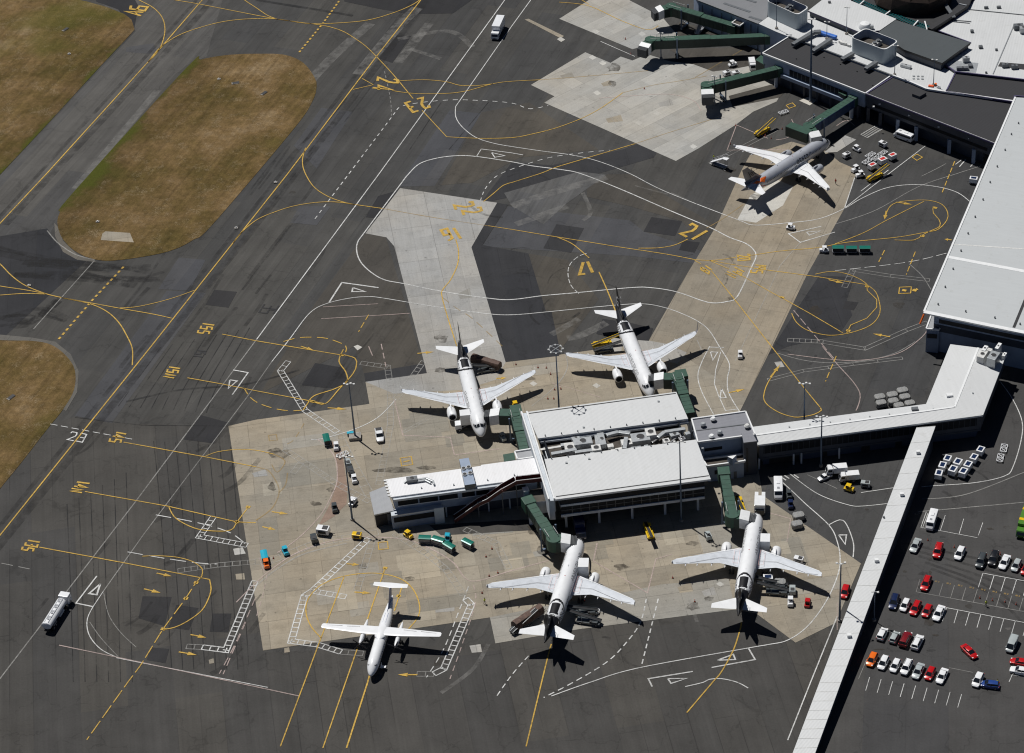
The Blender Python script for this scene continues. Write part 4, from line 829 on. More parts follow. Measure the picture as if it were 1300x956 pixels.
def jet(label, loc, heading, scheme, sharklets=False):
    """A twin jet; local origin is under the nose, +X points aft; heading is the world angle of +X"""
    t = thing('airliner', label, 'aircraft', loc, heading, 'twin-engine airliners parked nose-in at the gates')
    base = 'aircraft_silver' if scheme == 'silver' else 'aircraft_white'
    D = 1.98; zc = 3.95
    st = [(0.0, .05, .05, 3.15), (.12, .35, .32, 3.17), (.45, .72, .66, 3.24), (1.0, 1.08, 1.02, 3.38), (1.8, 1.42, 1.45, 3.56), (2.7, 1.68, 1.78, 3.74), (3.8, 1.87, 1.98, 3.86), (5.2, 1.97, 2.06, 3.94), (6.5, D, 2.07, zc),
          (24.0, D, 2.07, zc), (26.5, 1.94, 2.0, 4.02), (29.0, 1.74, 1.78, 4.22), (31.5, 1.36, 1.42, 4.52), (33.5, .98, 1.08, 4.78), (35.5, .58, .68, 5.05), (37.0, .26, .34, 5.22), (37.57, .12, .16, 5.28)]
    rows = interp(st, 0.42 if scheme != 'fern' else 0.22); nseg = 40 if scheme != 'fern' else 60
    def mf(j, i):
        x = rows[j][0]; phi = abs(((i + .5) / nseg * 360 + 180) % 360 - 180)
        if scheme == 'fern':
            if x > 29.4: return 'aircraft_black'
            if 25.0 < x < 28.6 and phi < 27 + (x - 25.0) * 2: return 'aircraft_black'
            edge = 23.7 + (phi / 60.0) ** 2 * 1.1
            if edge < x < edge + .7 and phi < 120: return 'aircraft_black'
            if x > 25.8 and 46 < phi < 140: return 'fern_pattern'
            if x > 28.8: return 'aircraft_black' if phi > 40 else 'fern_pattern'
        elif scheme == 'silver':
            if x > 35.2: return 'silver_grey'
        return base
    mb = MB(); mb.loft(tube_rings(rows, nseg), cap=True, mf=mf); part(mb, 'fuselage', t, True)
    # belly fairing
    mb = MB(); mb.loft(tube_rings([(10.5, 1.2, .5, 2.3), (12, 1.9, .8, 2.35), (15, 2.15, .95, 2.4), (19, 2.1, .9, 2.4), (21.5, 1.2, .5, 2.4)], 20), 'wing_grey' if scheme != 'silver' else 'aircraft_silver'); part(mb, 'belly_fairing', t, True)
    # wings
    for s in (-1, 1):
        mb = MB()
        secs = [((11.6, s * 1.2, 2.95), 7.4, .12), ((12.35, s * 2.4, 3.05), 6.6, .12), ((14.45, s * 6.4, 3.55), 4.15, .105), ((17.2, s * 11.6, 4.15), 2.85, .10), ((19.75, s * 16.4, 4.65), 1.75, .10), ((20.3, s * 17.0, 4.72), 1.15, .09)]
        airfoil_surface(mb, secs, 'wing_grey' if scheme != 'silver' else 'aircraft_white'); wing = part(mb, 'wing', t, True)
        mb = MB()   # paler slat along the leading edge
        airfoil_surface(mb, [((le[0] - .12, le[1], le[2]), ch * .14, th) for le, ch, th in secs[1:5]], 'aircraft_white'); part(mb, 'slat', wing, True)
        for a, b in (((16.6, 2.3, 3.42), (16.9, 6.4, 3.8)), ((16.9, 6.4, 3.8), (20.4, 13.2, 4.42)), ((20.6, 13.4, 4.45), (21.1, 16.2, 4.75)), ((13.6, 4.2, 3.9), (18.9, 15.6, 4.78))): mb = MB(); mb.beam((a[0], s * a[1], a[2]), (b[0], s * b[1], b[2]), .05, .04, 'silver_grey'); part(mb, 'panel_line', wing)
        mb = MB()   # walkway outline and flap gaps on the root
        for a, b in (((13.2, 2.35), (18.5, 2.35)), ((13.9, 3.5), (18.2, 3.5)), ((13.2, 2.35), (13.9, 3.5)), ((18.5, 2.35), (18.2, 3.5))):
            mb.beam((a[0], s * a[1], 3.78), (b[0], s * b[1], 3.78), .055, .02, 'walk_pink' if scheme != 'silver' else 'wing_grey')
        part(mb, 'walkway_marking', wing)
        for (x, y, z, L) in ((16.4, 5.2, 3.0, 3.1), (17.3, 8.2, 3.5, 2.6), (18.6, 11.4, 3.9, 2.2), (19.8, 14.0, 4.2, 1.7)):
            mb = MB(); mb.loft(tube_rings([(x, .05, .05, z), (x + .5, .2, .26, z - .08), (x + L * .6, .19, .24, z - .1), (x + L, .04, .05, z + .05)], 8), 'aircraft_white')
            for k in range(len(mb.v) - 32, len(mb.v)): v = mb.v[k]; mb.v[k] = (v[0], v[1] + s * y, v[2])
            part(mb, 'flap_fairing', wing, True)
        mb = MB()
        if sharklets: airfoil_surface(mb, [((20.2, s * 16.95, 4.7), 1.2, .08), ((20.9, s * 17.5, 5.1), 1.0, .08), ((21.8, s * 17.85, 7.0), .55, .08)], 'silver_grey')
        else: mb.loft([[Vector((20.1, s * 17.02, 4.3)), Vector((21.5, s * 17.02, 4.2)), Vector((21.7, s * 17.02, 5.5)), Vector((21.1, s * 17.02, 5.4))], [Vector((20.1, s * 17.08, 4.3)), Vector((21.5, s * 17.08, 4.2)), Vector((21.7, s * 17.08, 5.5)), Vector((21.1, s * 17.08, 5.4))]], 'aircraft_white')
        part(mb, 'wingtip', wing)
        # engine with pylon
        ex, ey, ez = 10.4, s * 5.75, 2.05
        mb = MB(); rr = [(ex, .82), (ex + .08, 1.0), (ex + .5, 1.16), (ex + 1.6, 1.22), (ex + 2.8, 1.12), (ex + 3.6, .92), (ex + 3.62, .8)]
        mb.loft([[Vector((x, ey + r * math.sin(2 * PI * i / 24), ez + r * math.cos(2 * PI * i / 24))) for i in range(24)] for x, r in rr], base, cap=False)
        mb.loft([[Vector((x, ey + r * math.sin(2 * PI * i / 24), ez + r * math.cos(2 * PI * i / 24))) for i in range(24)] for x, r in ((ex, .82), (ex + .6, .78), (ex + .9, .76), (ex + .92, .1))], 'engine_dark', cap=False)
        en = part(mb, 'engine', t, True)
        mb = MB(); mb.loft([[Vector((x, ey + r * math.sin(2 * PI * i / 18), ez + .02 + r * math.cos(2 * PI * i / 18))) for i in range(18)] for x, r in ((ex + 2.6, .8), (ex + 3.7, .7), (ex + 4.5, .5), (ex + 5.3, .1))], 'metal_bare'); part(mb, 'exhaust_cone', en, True)
        mb = MB(); mb.loft([[Vector((ex + .9, ey - .14, ez + 1.0)), Vector((ex + .9, ey + .14, ez + 1.0)), Vector((ex + 5.0, ey + .16, ez + .5)), Vector((ex + 5.0, ey - .16, ez + .5))], [Vector((ex + 2.2, ey - .14, ez + 1.62)), Vector((ex + 2.2, ey + .14, ez + 1.62)), Vector((ex + 6.2, ey + .16, ez + 1.42)), Vector((ex + 6.2, ey - .16, ez + 1.42))]], base); part(mb, 'pylon', en)
        mb = MB(); airfoil_surface(mb, [((31.3, s * .7, 5.15), 4.0, .09), ((34.7, s * 6.2, 5.75), 1.45, .09)], 'aircraft_white'); part(mb, 'tailplane', t, True)
        # main gear
        g = MB(); g.tube((17.9, s * 3.8, 3.2), (17.9, s * 3.8, .6), .14, .11, 8, 'metal_bare'); g.beam((17.9, s * 3.8, 1.8), (17.3, s * 2.2, 2.6), .12, .12, 'metal_bare'); gear = part(g, 'main_gear', t)
        for k in (-.42, .42): part(wheel_mb((17.9, s * 3.8 + k, .58), .58, .38), 'wheel', gear, True)
        # cabin windows, doors, titles
        x = 6.0
        while x < 29.2:
            if not 24.6 < x < 30 or scheme == 'silver':
                mb = MB(); mb.add([(x, s * 1.965, 4.42), (x + .24, s * 1.965, 4.42), (x + .24, s * 1.93, 4.76), (x, s * 1.93, 4.76)], [(0, 1, 2, 3)], 'dark_glass'); part(mb, 'window', t)
            x += .60
        for dx in (4.6, 30.0):
            w2 = 1.90 if dx < 10 else 1.60
            mb = MB()
            for a, b in (((dx, 3.3), (dx, 5.0)), ((dx + .82, 3.3), (dx + .82, 5.0)), ((dx, 5.0), (dx + .82, 5.0)), ((dx, 3.3), (dx + .82, 3.3))):
                def q(x, z): dz = z - (zc if dx < 10 else 4.3); return (x, s * ((w2 + .06) * math.sqrt(max(0.05, 1 - (dz / 2.08) ** 2)) + .03), z)
                mb.beam(q(*a), q(*b), .05, .03, 'silver_grey')
            part(mb, 'door', t)
        if scheme == 'fern': mw, size, cx, cz = 'AIR NEW ZEALAND', 1.05, 11.6, 5.15
        else: mw, size, cx, cz = 'Jetstar', 2.7, 13.6, 4.95
        me = text_mesh(mw, size)
        dirx = -1 if s > 0 else 1     # reads the right way round on each flank
        # aft is +X; seen from the +Y flank the nose is to the right
        for v in me.vertices:
            X = cx + (v.co.x * (1 if s < 0 else -1)); zt = v.co.y; a0 = (cz - zc) / 2.07; th = math.asin(max(-1, min(1, a0))) + zt / 2.03
            v.co = Vector((X, s * (2.0 * math.cos(th)), zc + 2.095 * math.sin(th)))
        me.materials.append(MATS['aircraft_black']); o = bpy.data.objects.new('title_lettering', me); COL.objects.link(o); o.parent = t
        if scheme == 'silver':      # orange star aft of the wing
            mb = MB()
            pts = []
            for i in range(10):
                r = 2.3 if i % 2 == 0 else 1.15; a = PI / 2 + i * PI / 5
                X = 31.0 + r * math.cos(a) * 1.2; zt = r * math.sin(a); th = .62 + zt / 1.6
                ry = 1.36 - (X - 31.5) * .19; pts.append((X, s * (ry + .05) * math.cos(th), 4.52 + (X - 31.5) * .13 + (ry + .12) * math.sin(th)))
            mb.add(pts + [(31.0, s * 1.48 * math.cos(.62), 4.5 + 1.6 * math.sin(.62))], [(10, i, (i + 1) % 10) for i in range(10)], 'orange_paint'); part(mb, 'star_emblem', t)
    # fin
    mb = MB(); fm = 'aircraft_black' if scheme == 'fern' else 'silver_grey'
    airfoil_surface(mb, [((28.6, 0, 5.7), 7.2, .05), ((30.0, 0, 6.6), 5.6, .085), ((33.1, 0, 9.6), 3.6, .09), ((35.2, 0, 11.7), 2.1, .09)], fm, True); fin = part(mb, 'fin', t, True)
    if scheme == 'silver':
        for s in (-1, 1):
            me = text_mesh('Jet', 3.1)
            for v in me.vertices:
                v.co = Vector((33.6 + v.co.x * (1 if s < 0 else -1) * .8 + v.co.y * .55, s * .36, 9.1 + v.co.y))
            me.materials.append(MATS['aircraft_black']); o = bpy.data.objects.new('fin_lettering', me); COL.objects.link(o); o.parent = fin
        mb = MB(); airfoil_surface(mb, [((29.6, 0, 6.1), 6.3, .1), ((31.2, 0, 7.4), 5.2, .1)], 'navy_paint', True); part(mb, 'fin_base_panel', fin, True)
    else:
        for s in (-1, 1):
            mb = MB()
            for k in range(26):   # white curl on the fin
                a0, a1 = .5 + k * .3, .5 + (k + 1) * .3; r0, r1 = .25 + k * .055, .25 + (k + 1) * .055
                mb.beam((33.7 + r0 * math.cos(a0), s * .38, 8.7 + r0 * math.sin(a0)), (33.7 + r1 * math.cos(a1), s * .38, 8.7 + r1 * math.sin(a1)), .02, .10 + k * .004, 'aircraft_white')
            part(mb, 'fin_emblem', fin)
    # windscreen
    mb = MB()
    for s in (-1, 1):
        for p in ([(1.62, .06, 4.92), (1.55, .72, 4.72), (2.25, .80, 5.18), (2.32, .07, 5.36)], [(1.58, .80, 4.70), (1.95, 1.22, 4.58), (2.65, 1.27, 5.0), (2.28, .88, 5.16)], [(2.05, 1.28, 4.55), (2.8, 1.52, 4.5), (3.2, 1.45, 4.92), (2.75, 1.32, 5.0)]):
            mb.add([(x, s * (y + .02), z + .03) for x, y, z in p], [(0, 1, 2, 3)], 'dark_glass')
    part(mb, 'windscreen', t)
    g = MB(); g.tube((5.1, 0, 2.4), (5.1, 0, .45), .11, .09, 8, 'metal_bare'); g.beam((5.1, 0, 1.2), (4.2, 0, 2.2), .1, .1, 'metal_bare'); gear = part(g, 'nose_gear', t)
    for k in (-.22, .22): part(wheel_mb((5.1, k, .38), .38, .22), 'wheel', gear, True)
    g = MB(); g.box((12.5, 0, 6.05), (.5, .05, .3), 'aircraft_white'); part(g, 'antenna', t); g = MB(); g.box((22.5, 0, 6.05), (.4, .05, .25), 'aircraft_white'); part(g, 'antenna', t); g = MB(); g.box((16, 0, 6.03), (.2, .2, .1), 'red_paint'); part(g, 'beacon', t)
    return t

jet('white airliner with black tail and brown trailer behind its wing, north-west of the pier', (-9.04, 496.03, 0.05), R(96.98), 'fern')
jet('white airliner with black tail and upturned wingtips, north-east side of the pier', (33.58, 507.2, 0.05), R(99.11), 'fern', True)
jet('white airliner with black tail south of the pier, next to the turboprop', (12.6, 455.04, 0.05), R(-105.48), 'fern')
jet('white airliner with black tail parked south-east of the pier nearest the covered walkway', (54.38, 459.71, 0.05), R(-103.12), 'fern')
jet('silver airliner with orange star and grey lettered tail at the upper right terminal', (93.72, 619.1, 0.05), R(-137.78), 'silver')

def turboprop(loc, heading):
    t = thing('turboprop', 'white high-wing twin turboprop with a T-tail, alone on the lower left stand', 'aircraft', loc, heading)
    st = [(0, .05, .05, 1.75), (.2, .4, .36, 1.8), (.8, .78, .74, 1.95), (1.7, 1.1, 1.12, 2.18), (2.8, 1.3, 1.35, 2.38), (4.2, 1.345, 1.4, 2.45), (15.5, 1.345, 1.4, 2.45), (18, 1.2, 1.22, 2.62), (20.5, .88, .92, 2.95), (22.8, .5, .55, 3.35), (24.3, .16, .2, 3.6)]
    mb = MB(); mb.loft(tube_rings(interp(st, .6), 32), 'aircraft_white'); part(mb, 'fuselage', t, True)
    mb = MB(); mb.loft(tube_rings([(9.6, .3, .15, 3.7), (10.6, 1.2, .4, 3.75), (13.4, 1.2, .4, 3.75), (15, .3, .15, 3.7)], 16), 'aircraft_white'); part(mb, 'wing_fairing', t, True)
    for s in (-1, 1):
        mb = MB(); airfoil_surface(mb, [((10.9, 0, 3.95), 2.75, .14), ((10.95, s * 4.2, 3.98), 2.6, .14), ((11.5, s * 13.4, 4.22), 1.45, .13), ((11.75, s * 13.72, 4.23), .9, .1)], 'aircraft_white'); w_ = part(mb, 'wing', t, True)
        mb = MB()
        for a, b in ((5, 8), (9, 12.6)): mb.beam((13.1 - a * .04, s * a, 4.2), (13.0 - b * .04, s * b, 4.24), .05, .03, 'silver_grey')
        part(mb, 'aileron_line', w_)
        mb = MB(); y = s * 4.05
        mb.loft([[Vector((x, y + r * .85 * math.sin(2 * PI * i / 16), z + r * math.cos(2 * PI * i / 16))) for i in range(16)] for x, r, z in ((8.2, .25, 3.4), (8.5, .42, 3.4), (9.6, .55, 3.3), (11.5, .62, 3.25), (14.2, .55, 3.2), (15.6, .3, 3.3), (16.2, .08, 3.4))], 'aircraft_white'); na = part(mb, 'nacelle', t, True)
        pr = MB(); pr.tube((7.7, y, 3.4), (8.2, y, 3.4), .06, .26, 12, 'engine_dark')
        for k in range(4):
            a = .4 + k * PI / 2 + (0.3 if s > 0 else 0)
            c, sn = math.cos(a), math.sin(a)
            pr.loft([[Vector((7.95 + dx, y + c * r - sn * dy, 3.4 + sn * r + c * dy)) for dx, dy in ((-.03, -wd), (-.03, wd), (.03, wd), (.03, -wd))] for r, wd in ((.2, .08), (.9, .16), (1.95, .1))], 'engine_dark')
        part(pr, 'propeller', na)
        g = MB(); g.tube((13.0, y, 3.0), (13.0, y, .45), .12, .1, 8, 'metal_bare'); g = part(g, 'main_gear', t)
        for k in (-.3, .3): part(wheel_mb((13.0, y + k, .42), .42, .26), 'wheel', g, True)
        mb = MB(); airfoil_surface(mb, [((22.9, 0, 7.3), 1.75, .1), ((23.3, s * 3.95, 7.35), 1.15, .1)], 'aircraft_white'); part(mb, 'tailplane', t, True)
        x = 4.4
        while x < 17: mb = MB(); mb.add([(x, s * 1.36, 2.65), (x + .26, s * 1.36, 2.65), (x + .26, s * 1.33, 2.98), (x, s * 1.33, 2.98)], [(0, 1, 2, 3)], 'dark_glass'); part(mb, 'window', t); x += .78
        mb = MB()
        mb.loft([[Vector((x, s * (.25 + y_), z)) for x, z in ((14.8, 3.75), (18.5, 3.75), (18.3, 3.8), (15.2, 3.8))] for y_ in (0, .12)], 'blue_paint'); part(mb, 'dorsal_stripe', t)
    mb = MB(); airfoil_surface(mb, [((16.8, 0, 3.55), 6.6, .015), ((19.6, 0, 4.1), 4.1, .08), ((22.4, 0, 7.25), 2.2, .1)], 'blue_paint', True); part(mb, 'fin', t, True)
    mb = MB()
    for s in (-1, 1):
        for p in ([(1.45, .04, 2.98), (1.4, .6, 2.8), (2.0, .68, 3.2), (2.05, .05, 3.38)], [(1.45, .66, 2.78), (1.95, 1.0, 2.7), (2.5, 1.03, 3.05), (2.02, .75, 3.2)]):
            mb.add([(x, s * (y + .02), z + .04) for x, y, z in p], [(0, 1, 2, 3)], 'dark_glass')
    part(mb, 'windscreen', t)
    g = MB(); g.tube((2.6, 0, 1.4), (2.6, 0, .4), .09, .08, 8, 'metal_bare'); g = part(g, 'nose_gear', t)
    for k in (-.18, .18): part(wheel_mb((2.6, k, .33), .33, .18), 'wheel', g, True)
    g = MB(); g.box((4.2, -1.85, .75), (.9, 1.3, .12), 'aircraft_white', ry=.2); g.box((4.2, -1.5, 1.1), (.7, .08, 1.2), 'aircraft_white'); part(g, 'airstair', t)
turboprop((-36.24, 415.78, 0.05), R(77.9))
# ================================================================ vehicles and ground equipment
for nm, c, co in (('white', (0.78, 0.79, 0.80), .6), ('silver', (0.42, 0.46, 0.46), .6), ('grey', (0.06, 0.07, 0.075), .6), ('black', (0.012, 0.013, 0.016), .6), ('red', (0.50, 0.006, 0.008), .6), ('dark_red', (0.20, 0.006, 0.01), .6), ('navy', (0.008, 0.018, 0.07), .6), ('blue', (0.02, 0.06, 0.25), .6),
                  ('orange', (0.85, 0.16, 0.01), .6), ('yellow', (0.78, 0.50, 0.01), .3), ('teal', (0.01, 0.16, 0.12), .2), ('cyan', (0.02, 0.40, 0.55), .2), ('green', (0.08, 0.22, 0.03), .2)):
    mat('car_paint_' + nm, c, 0.28, 0.1 if nm != 'white' else 0, 0.03, 0.8, coat=co)
mat('trim_black', (0.02, 0.02, 0.022), 0.6); mat('lamp_clear', (0.8, 0.8, 0.78), 0.15, 0, 0); mat('lamp_red', (0.5, 0.01, 0.01), 0.2, 0, 0); mat('hub_metal', (0.35, 0.35, 0.36), 0.4, 0.7)
mat('tarp_brown', (0.10, 0.06, 0.045), 0.75, 0, .25, 1.5); mat('canvas_grey', (0.24, 0.24, 0.23), 0.7, 0, .15, 2); mat('steel_grey', (0.25, 0.26, 0.28), 0.5, 0.3, .1); mat('belt_black', (0.02, 0.02, 0.022), 0.8); mat('solar_blue', (0.012, 0.025, 0.07), 0.2, 0, .05)
mat('cone_orange', (0.75, 0.10, 0.02), 0.6, 0, .05); mat('hivis', (0.65, 0.75, 0.05), 0.7, 0, .05); mat('skin', (0.45, 0.27, 0.18), 0.6); mat('cloth_dark', (0.02, 0.025, 0.04), 0.9); mat('hair_brown', (0.04, 0.025, 0.015), 0.9); mat('cloth_red', (0.5, 0.03, 0.02), 0.8)
def wheels(t, xs, half, r=.33, w_=.22):
    for x in xs:
        for s in (-1, 1):
            w1 = part(wheel_mb((x, s * (half - w_ / 2), r), r, w_), 'wheel', t, True)
            mb = MB(); mb.tube((x, s * (half - .02), r), (x, s * (half + .015), r), r * .6, r * .5, 10, 'hub_metal'); part(mb, 'rim', w1, True)
def rring(x, hw, z0, z1, rad=.12, n=3):
    """rounded rectangle section across the vehicle at x"""
    pts = []
    for cy, cz, a0 in ((hw - rad, z1 - rad, 0), (-hw + rad, z1 - rad, 90), (-hw + rad * .5, z0 + rad * .5, 180), (hw - rad * .5, z0 + rad * .5, 270)):
        rr = rad if a0 < 180 else rad * .5
        for k in range(n + 1):
            a = R(a0 + 90 * k / n); pts.append(Vector((x, cy + rr * math.cos(a), cz + rr * math.sin(a))))
    return pts
def car(kind):
    """+X is the front; the origin is on the ground under the middle"""
    D = dict(hatch=(4.1, .86, [(-2.05, .60, .55, .70), (-1.95, .80, .35, .92), (-1.6, .85, .22, .98), (0, .87, .2, .94), (1.0, .86, .2, .92), (1.55, .83, .22, .82), (1.95, .74, .3, .68), (2.07, .55, .42, .58)], [(-1.9, -1.62, .72, .60), (-.1, -.1, .8, .64), (1.2, .42, .76, .58)], 1.47),
             sedan=(4.75, .90, [(-2.38, .62, .5, .80), (-2.28, .82, .34, .98), (-1.7, .88, .22, 1.02), (0, .9, .2, .95), (1.2, .89, .2, .92), (1.8, .86, .22, .84), (2.25, .76, .3, .70), (2.4, .56, .42, .6)], [(-1.75, -1.05, .76, .60), (-.2, -.2, .82, .66), (1.25, .45, .78, .6)], 1.44),
             suv=(4.65, .92, [(-2.33, .7, .55, .95), (-2.25, .86, .4, 1.1), (-1.8, .91, .28, 1.12), (0, .93, .26, 1.06), (1.2, .92, .26, 1.06), (1.8, .9, .28, 1.0), (2.2, .8, .38, .86), (2.34, .6, .5, .75)], [(-2.2, -1.98, .78, .68), (0, 0, .86, .74), (1.25, .62, .82, .68)], 1.76),
             wagon=(4.7, .89, [(-2.35, .64, .5, .84), (-2.26, .84, .34, 1.0), (-1.7, .88, .22, 1.0), (0, .9, .2, .95), (1.2, .89, .2, .92), (1.8, .86, .22, .84), (2.22, .76, .3, .70), (2.36, .56, .42, .6)], [(-2.2, -1.88, .74, .62), (-.2, -.2, .82, .68), (1.25, .48, .78, .6)], 1.5),
             van=(5.0, .94, [(-2.5, .8, .5, 1.1), (-2.46, .9, .4, 1.16), (-1.8, .94, .28, 1.16), (0, .95, .26, 1.12), (1.4, .94, .26, 1.1), (2.05, .9, .28, .98), (2.4, .8, .36, .8), (2.5, .6, .5, .7)], [(-2.44, -2.36, .86, .80), (0, 0, .9, .84), (1.95, 1.15, .86, .78)], 1.98))
    L, hw, st, gh, roof = D[kind]
    t = thing(kind + '_car' if kind != 'van' else 'passenger_van', '', 'car' if kind != 'van' else 'van')
    mb = MB(); mb.loft([rring(*s_, rad=.1) for s_ in st], 'car_paint_white'); part(mb, 'body', t, True)
    zb = .9 if kind not in ('suv', 'van') else 1.04
    bx = [gh[0][0], gh[1][0], gh[2][0]]; tx = [gh[0][1], gh[1][1], gh[2][1]]
    base = [(gh[0][0], gh[0][2]), (gh[1][0], gh[1][2]), (gh[2][0], gh[2][2])]; top = [(gh[0][1], gh[0][3]), (gh[1][1], gh[1][3]), (gh[2][1], gh[2][3])]
    ring_b = [Vector((x, w_, zb)) for x, w_ in base] + [Vector((x, -w_, zb)) for x, w_ in base[::-1]]
    ring_t = [Vector((x, w_, roof - .05)) for x, w_ in top] + [Vector((x, -w_, roof - .05)) for x, w_ in top[::-1]]
    mb = MB(); mb.loft([ring_b, ring_t], 'dark_glass'); part(mb, 'windows', t)
    mb = MB(); f = .97
    r0 = [Vector((p.x, p.y, roof - .07)) for p in ring_t]; r1 = [Vector((p.x * .99, p.y * .98, roof - .03)) for p in ring_t]; r2 = [Vector((p.x * .92, p.y * .86, roof)) for p in ring_t]
    mb.loft([r0, r1, r2], 'car_paint_white')
    for i in range(6):
        if i in (1, 4) and kind in ('hatch', 'sedan', 'suv', 'wagon', 'van') or i in (0, 2, 3, 5): mb.beam(ring_b[i] + Vector((0, 0, -.02)), ring_t[i] + Vector((0, 0, .0)), .07, .09, 'car_paint_white')
    if kind == 'van':
        for s in (-1, 1): mb.box((-1.2, s * .875, 1.5), (2.2, .06, .8), 'car_paint_white')
    part(mb, 'roof', t, True)
    if kind in ('suv', 'wagon'):
        for s in (-1, 1): mb = MB(); mb.beam((-1.7, s * .58, roof + .05), (.4, s * .58, roof + .05), .05, .05, 'trim_black'); part(mb, 'roof_rail', t)
    wheels(t, (-L * .29, L * .31), hw + .02, .33 if kind not in ('suv', 'van') else .37)
    for s in (-1, 1):
        mb = MB(); mb.box((L / 2 - .28, s * (hw - .24), .70 if kind not in ('suv', 'van') else .88), (.34, .3, .14), 'lamp_clear', rz=-s * .35); part(mb, 'headlight', t, bevel=.03)
        mb = MB(); mb.box((-L / 2 + .1, s * (hw - .16), .85 if kind not in ('suv', 'van') else 1.0), (.12, .22, .2), 'lamp_red'); part(mb, 'taillight', t, bevel=.03)
        mb = MB(); mb.box((gh[2][1] + .38, s * (hw + .09), zb + .08), (.12, .2, .13), 'car_paint_white'); part(mb, 'wing_mirror', t, bevel=.03)
    return t
CARS = {k: car(k) for k in ('hatch', 'sedan', 'suv', 'wagon', 'van')}
RV = random.Random(11)
def place(proto, px, d, label, group=None, paint=None, z=0.05, zpx=0.7, scale=None):
    p = G(px[0], px[1], zpx); a = ang(px, d)
    if scale is None: scale = RV.uniform(.95, 1.05)
    return dup(proto, (p.x, p.y, z), a, label, group, paint, scale=scale)
GC = 'cars in the car park east of the walkway'
F, B_ = (-8, 16), (8, -16)
for k, px, d, col, lab in [
    ('sedan', (1162.3, 692.3), F, 'silver', 'silver sedan at the left end of the upper car row, beside the walkway'),
    ('suv', (1190.8, 699.7), (-5, 16), 'red', 'red boxy car with black side, second in the upper car row'),
    ('hatch', (1218.5, 702.3), F, 'white', 'white hatchback alone between the red boxy car and the dark grey one'),
    ('suv', (1245.4, 712.3), (-6, 16), 'grey', 'dark grey off-roader beside the black one in the upper car row'),
    ('suv', (1261.2, 709.5), (-6, 16), 'black', 'black off-roader in the upper car row by the orange cone'),
    ('sedan', (1275.4, 713.5), F, 'white', 'white sedan between the black off-roader and a silver hatchback'),
    ('hatch', (1290.3, 717.5), F, 'silver', 'silver hatchback near the right edge in the upper car row'),
    ('hatch', (1303, 722), F, 'red', 'red hatchback cut by the right edge of the photo'),
    ('wagon', (1175.7, 740.4), (-6, 15), 'red', 'red estate car parked alone above the row of five cars'),
    ('wagon', (1135, 763.8), (-5, 16), 'navy', 'navy blue estate car at the left end of the row of five'),
    ('hatch', (1149, 767.9), F, 'white', 'white hatchback between the navy car and a red estate'),
    ('wagon', (1162.3, 771.7), F, 'red', 'bright red estate car in the middle of the row of five'),
    ('hatch', (1177, 775.3), F, 'red', 'small red hatchback with pale windscreen, fourth in the row of five'),
    ('sedan', (1191.8, 778.4), F, 'white', 'long white sedan at the right end of the row of five'),
    ('hatch', (1120, 804.6), B_, 'white', 'white hatchback facing away, leftmost in the row of four'),
    ('hatch', (1135.7, 808.7), B_, 'silver', 'silver hatchback facing away, second in the row of four'),
    ('suv', (1149.5, 811.8), B_, 'dark_red', 'dark red car facing away, third in the row of four'),
    ('wagon', (1164.6, 815.2), B_, 'white', 'white estate facing away at the right end of the row of four'),
    ('hatch', (1107, 837.2), F, 'orange', 'bright orange hatchback at the foot of the walkway shadow'),
    ('hatch', (1121.5, 841.2), F, 'white', 'white hatchback next to the bright orange car'),
    ('hatch', (1136.6, 844.8), F, 'white', 'small white hatchback, third in the lowest full row'),
    ('suv', (1150.8, 847.4), F, 'white', 'tall white car in the middle of the lowest full row'),
    ('sedan', (1165.8, 851.8), F, 'silver', 'pale silver sedan to the left of the lowest red hatchback'),
    ('hatch', (1180.8, 854.8), F, 'red', 'red hatchback in the lowest full row between two pale cars'),
    ('sedan', (1196, 858), F, 'white', 'white sedan at the right end of the lowest full row'),
    ('sedan', (1230.5, 827), (16, 15), 'red', 'red sedan driving slantwise through the open part of the car park'),
    ('van', (1284.6, 818.5), (-7, 16), 'silver', 'silver people carrier standing alone near the right edge'),
    ('sedan', (1296, 840.8), (-16, -3), 'red', 'red sedan parked sideways at the lower right edge'),
    ('sedan', (1296, 851.5), (-16, -3), 'white', 'white sedan parked sideways below the sideways red sedan'),
    ('hatch', (1241.5, 863), F, 'white', 'white hatchback at the bottom edge beside the blue car'),
    ('hatch', (1257, 869), (-16, -2), 'blue', 'blue hatchback at the bottom edge of the car park'),
    ('hatch', (1072.8, 751), (-5, 16), 'red', 'red hatchback on the apron behind the lamp mast, left of the walkway')]:
    place(CARS[k], px, d, lab, GC if px[0] > 1100 else None, 'car_paint_' + col)

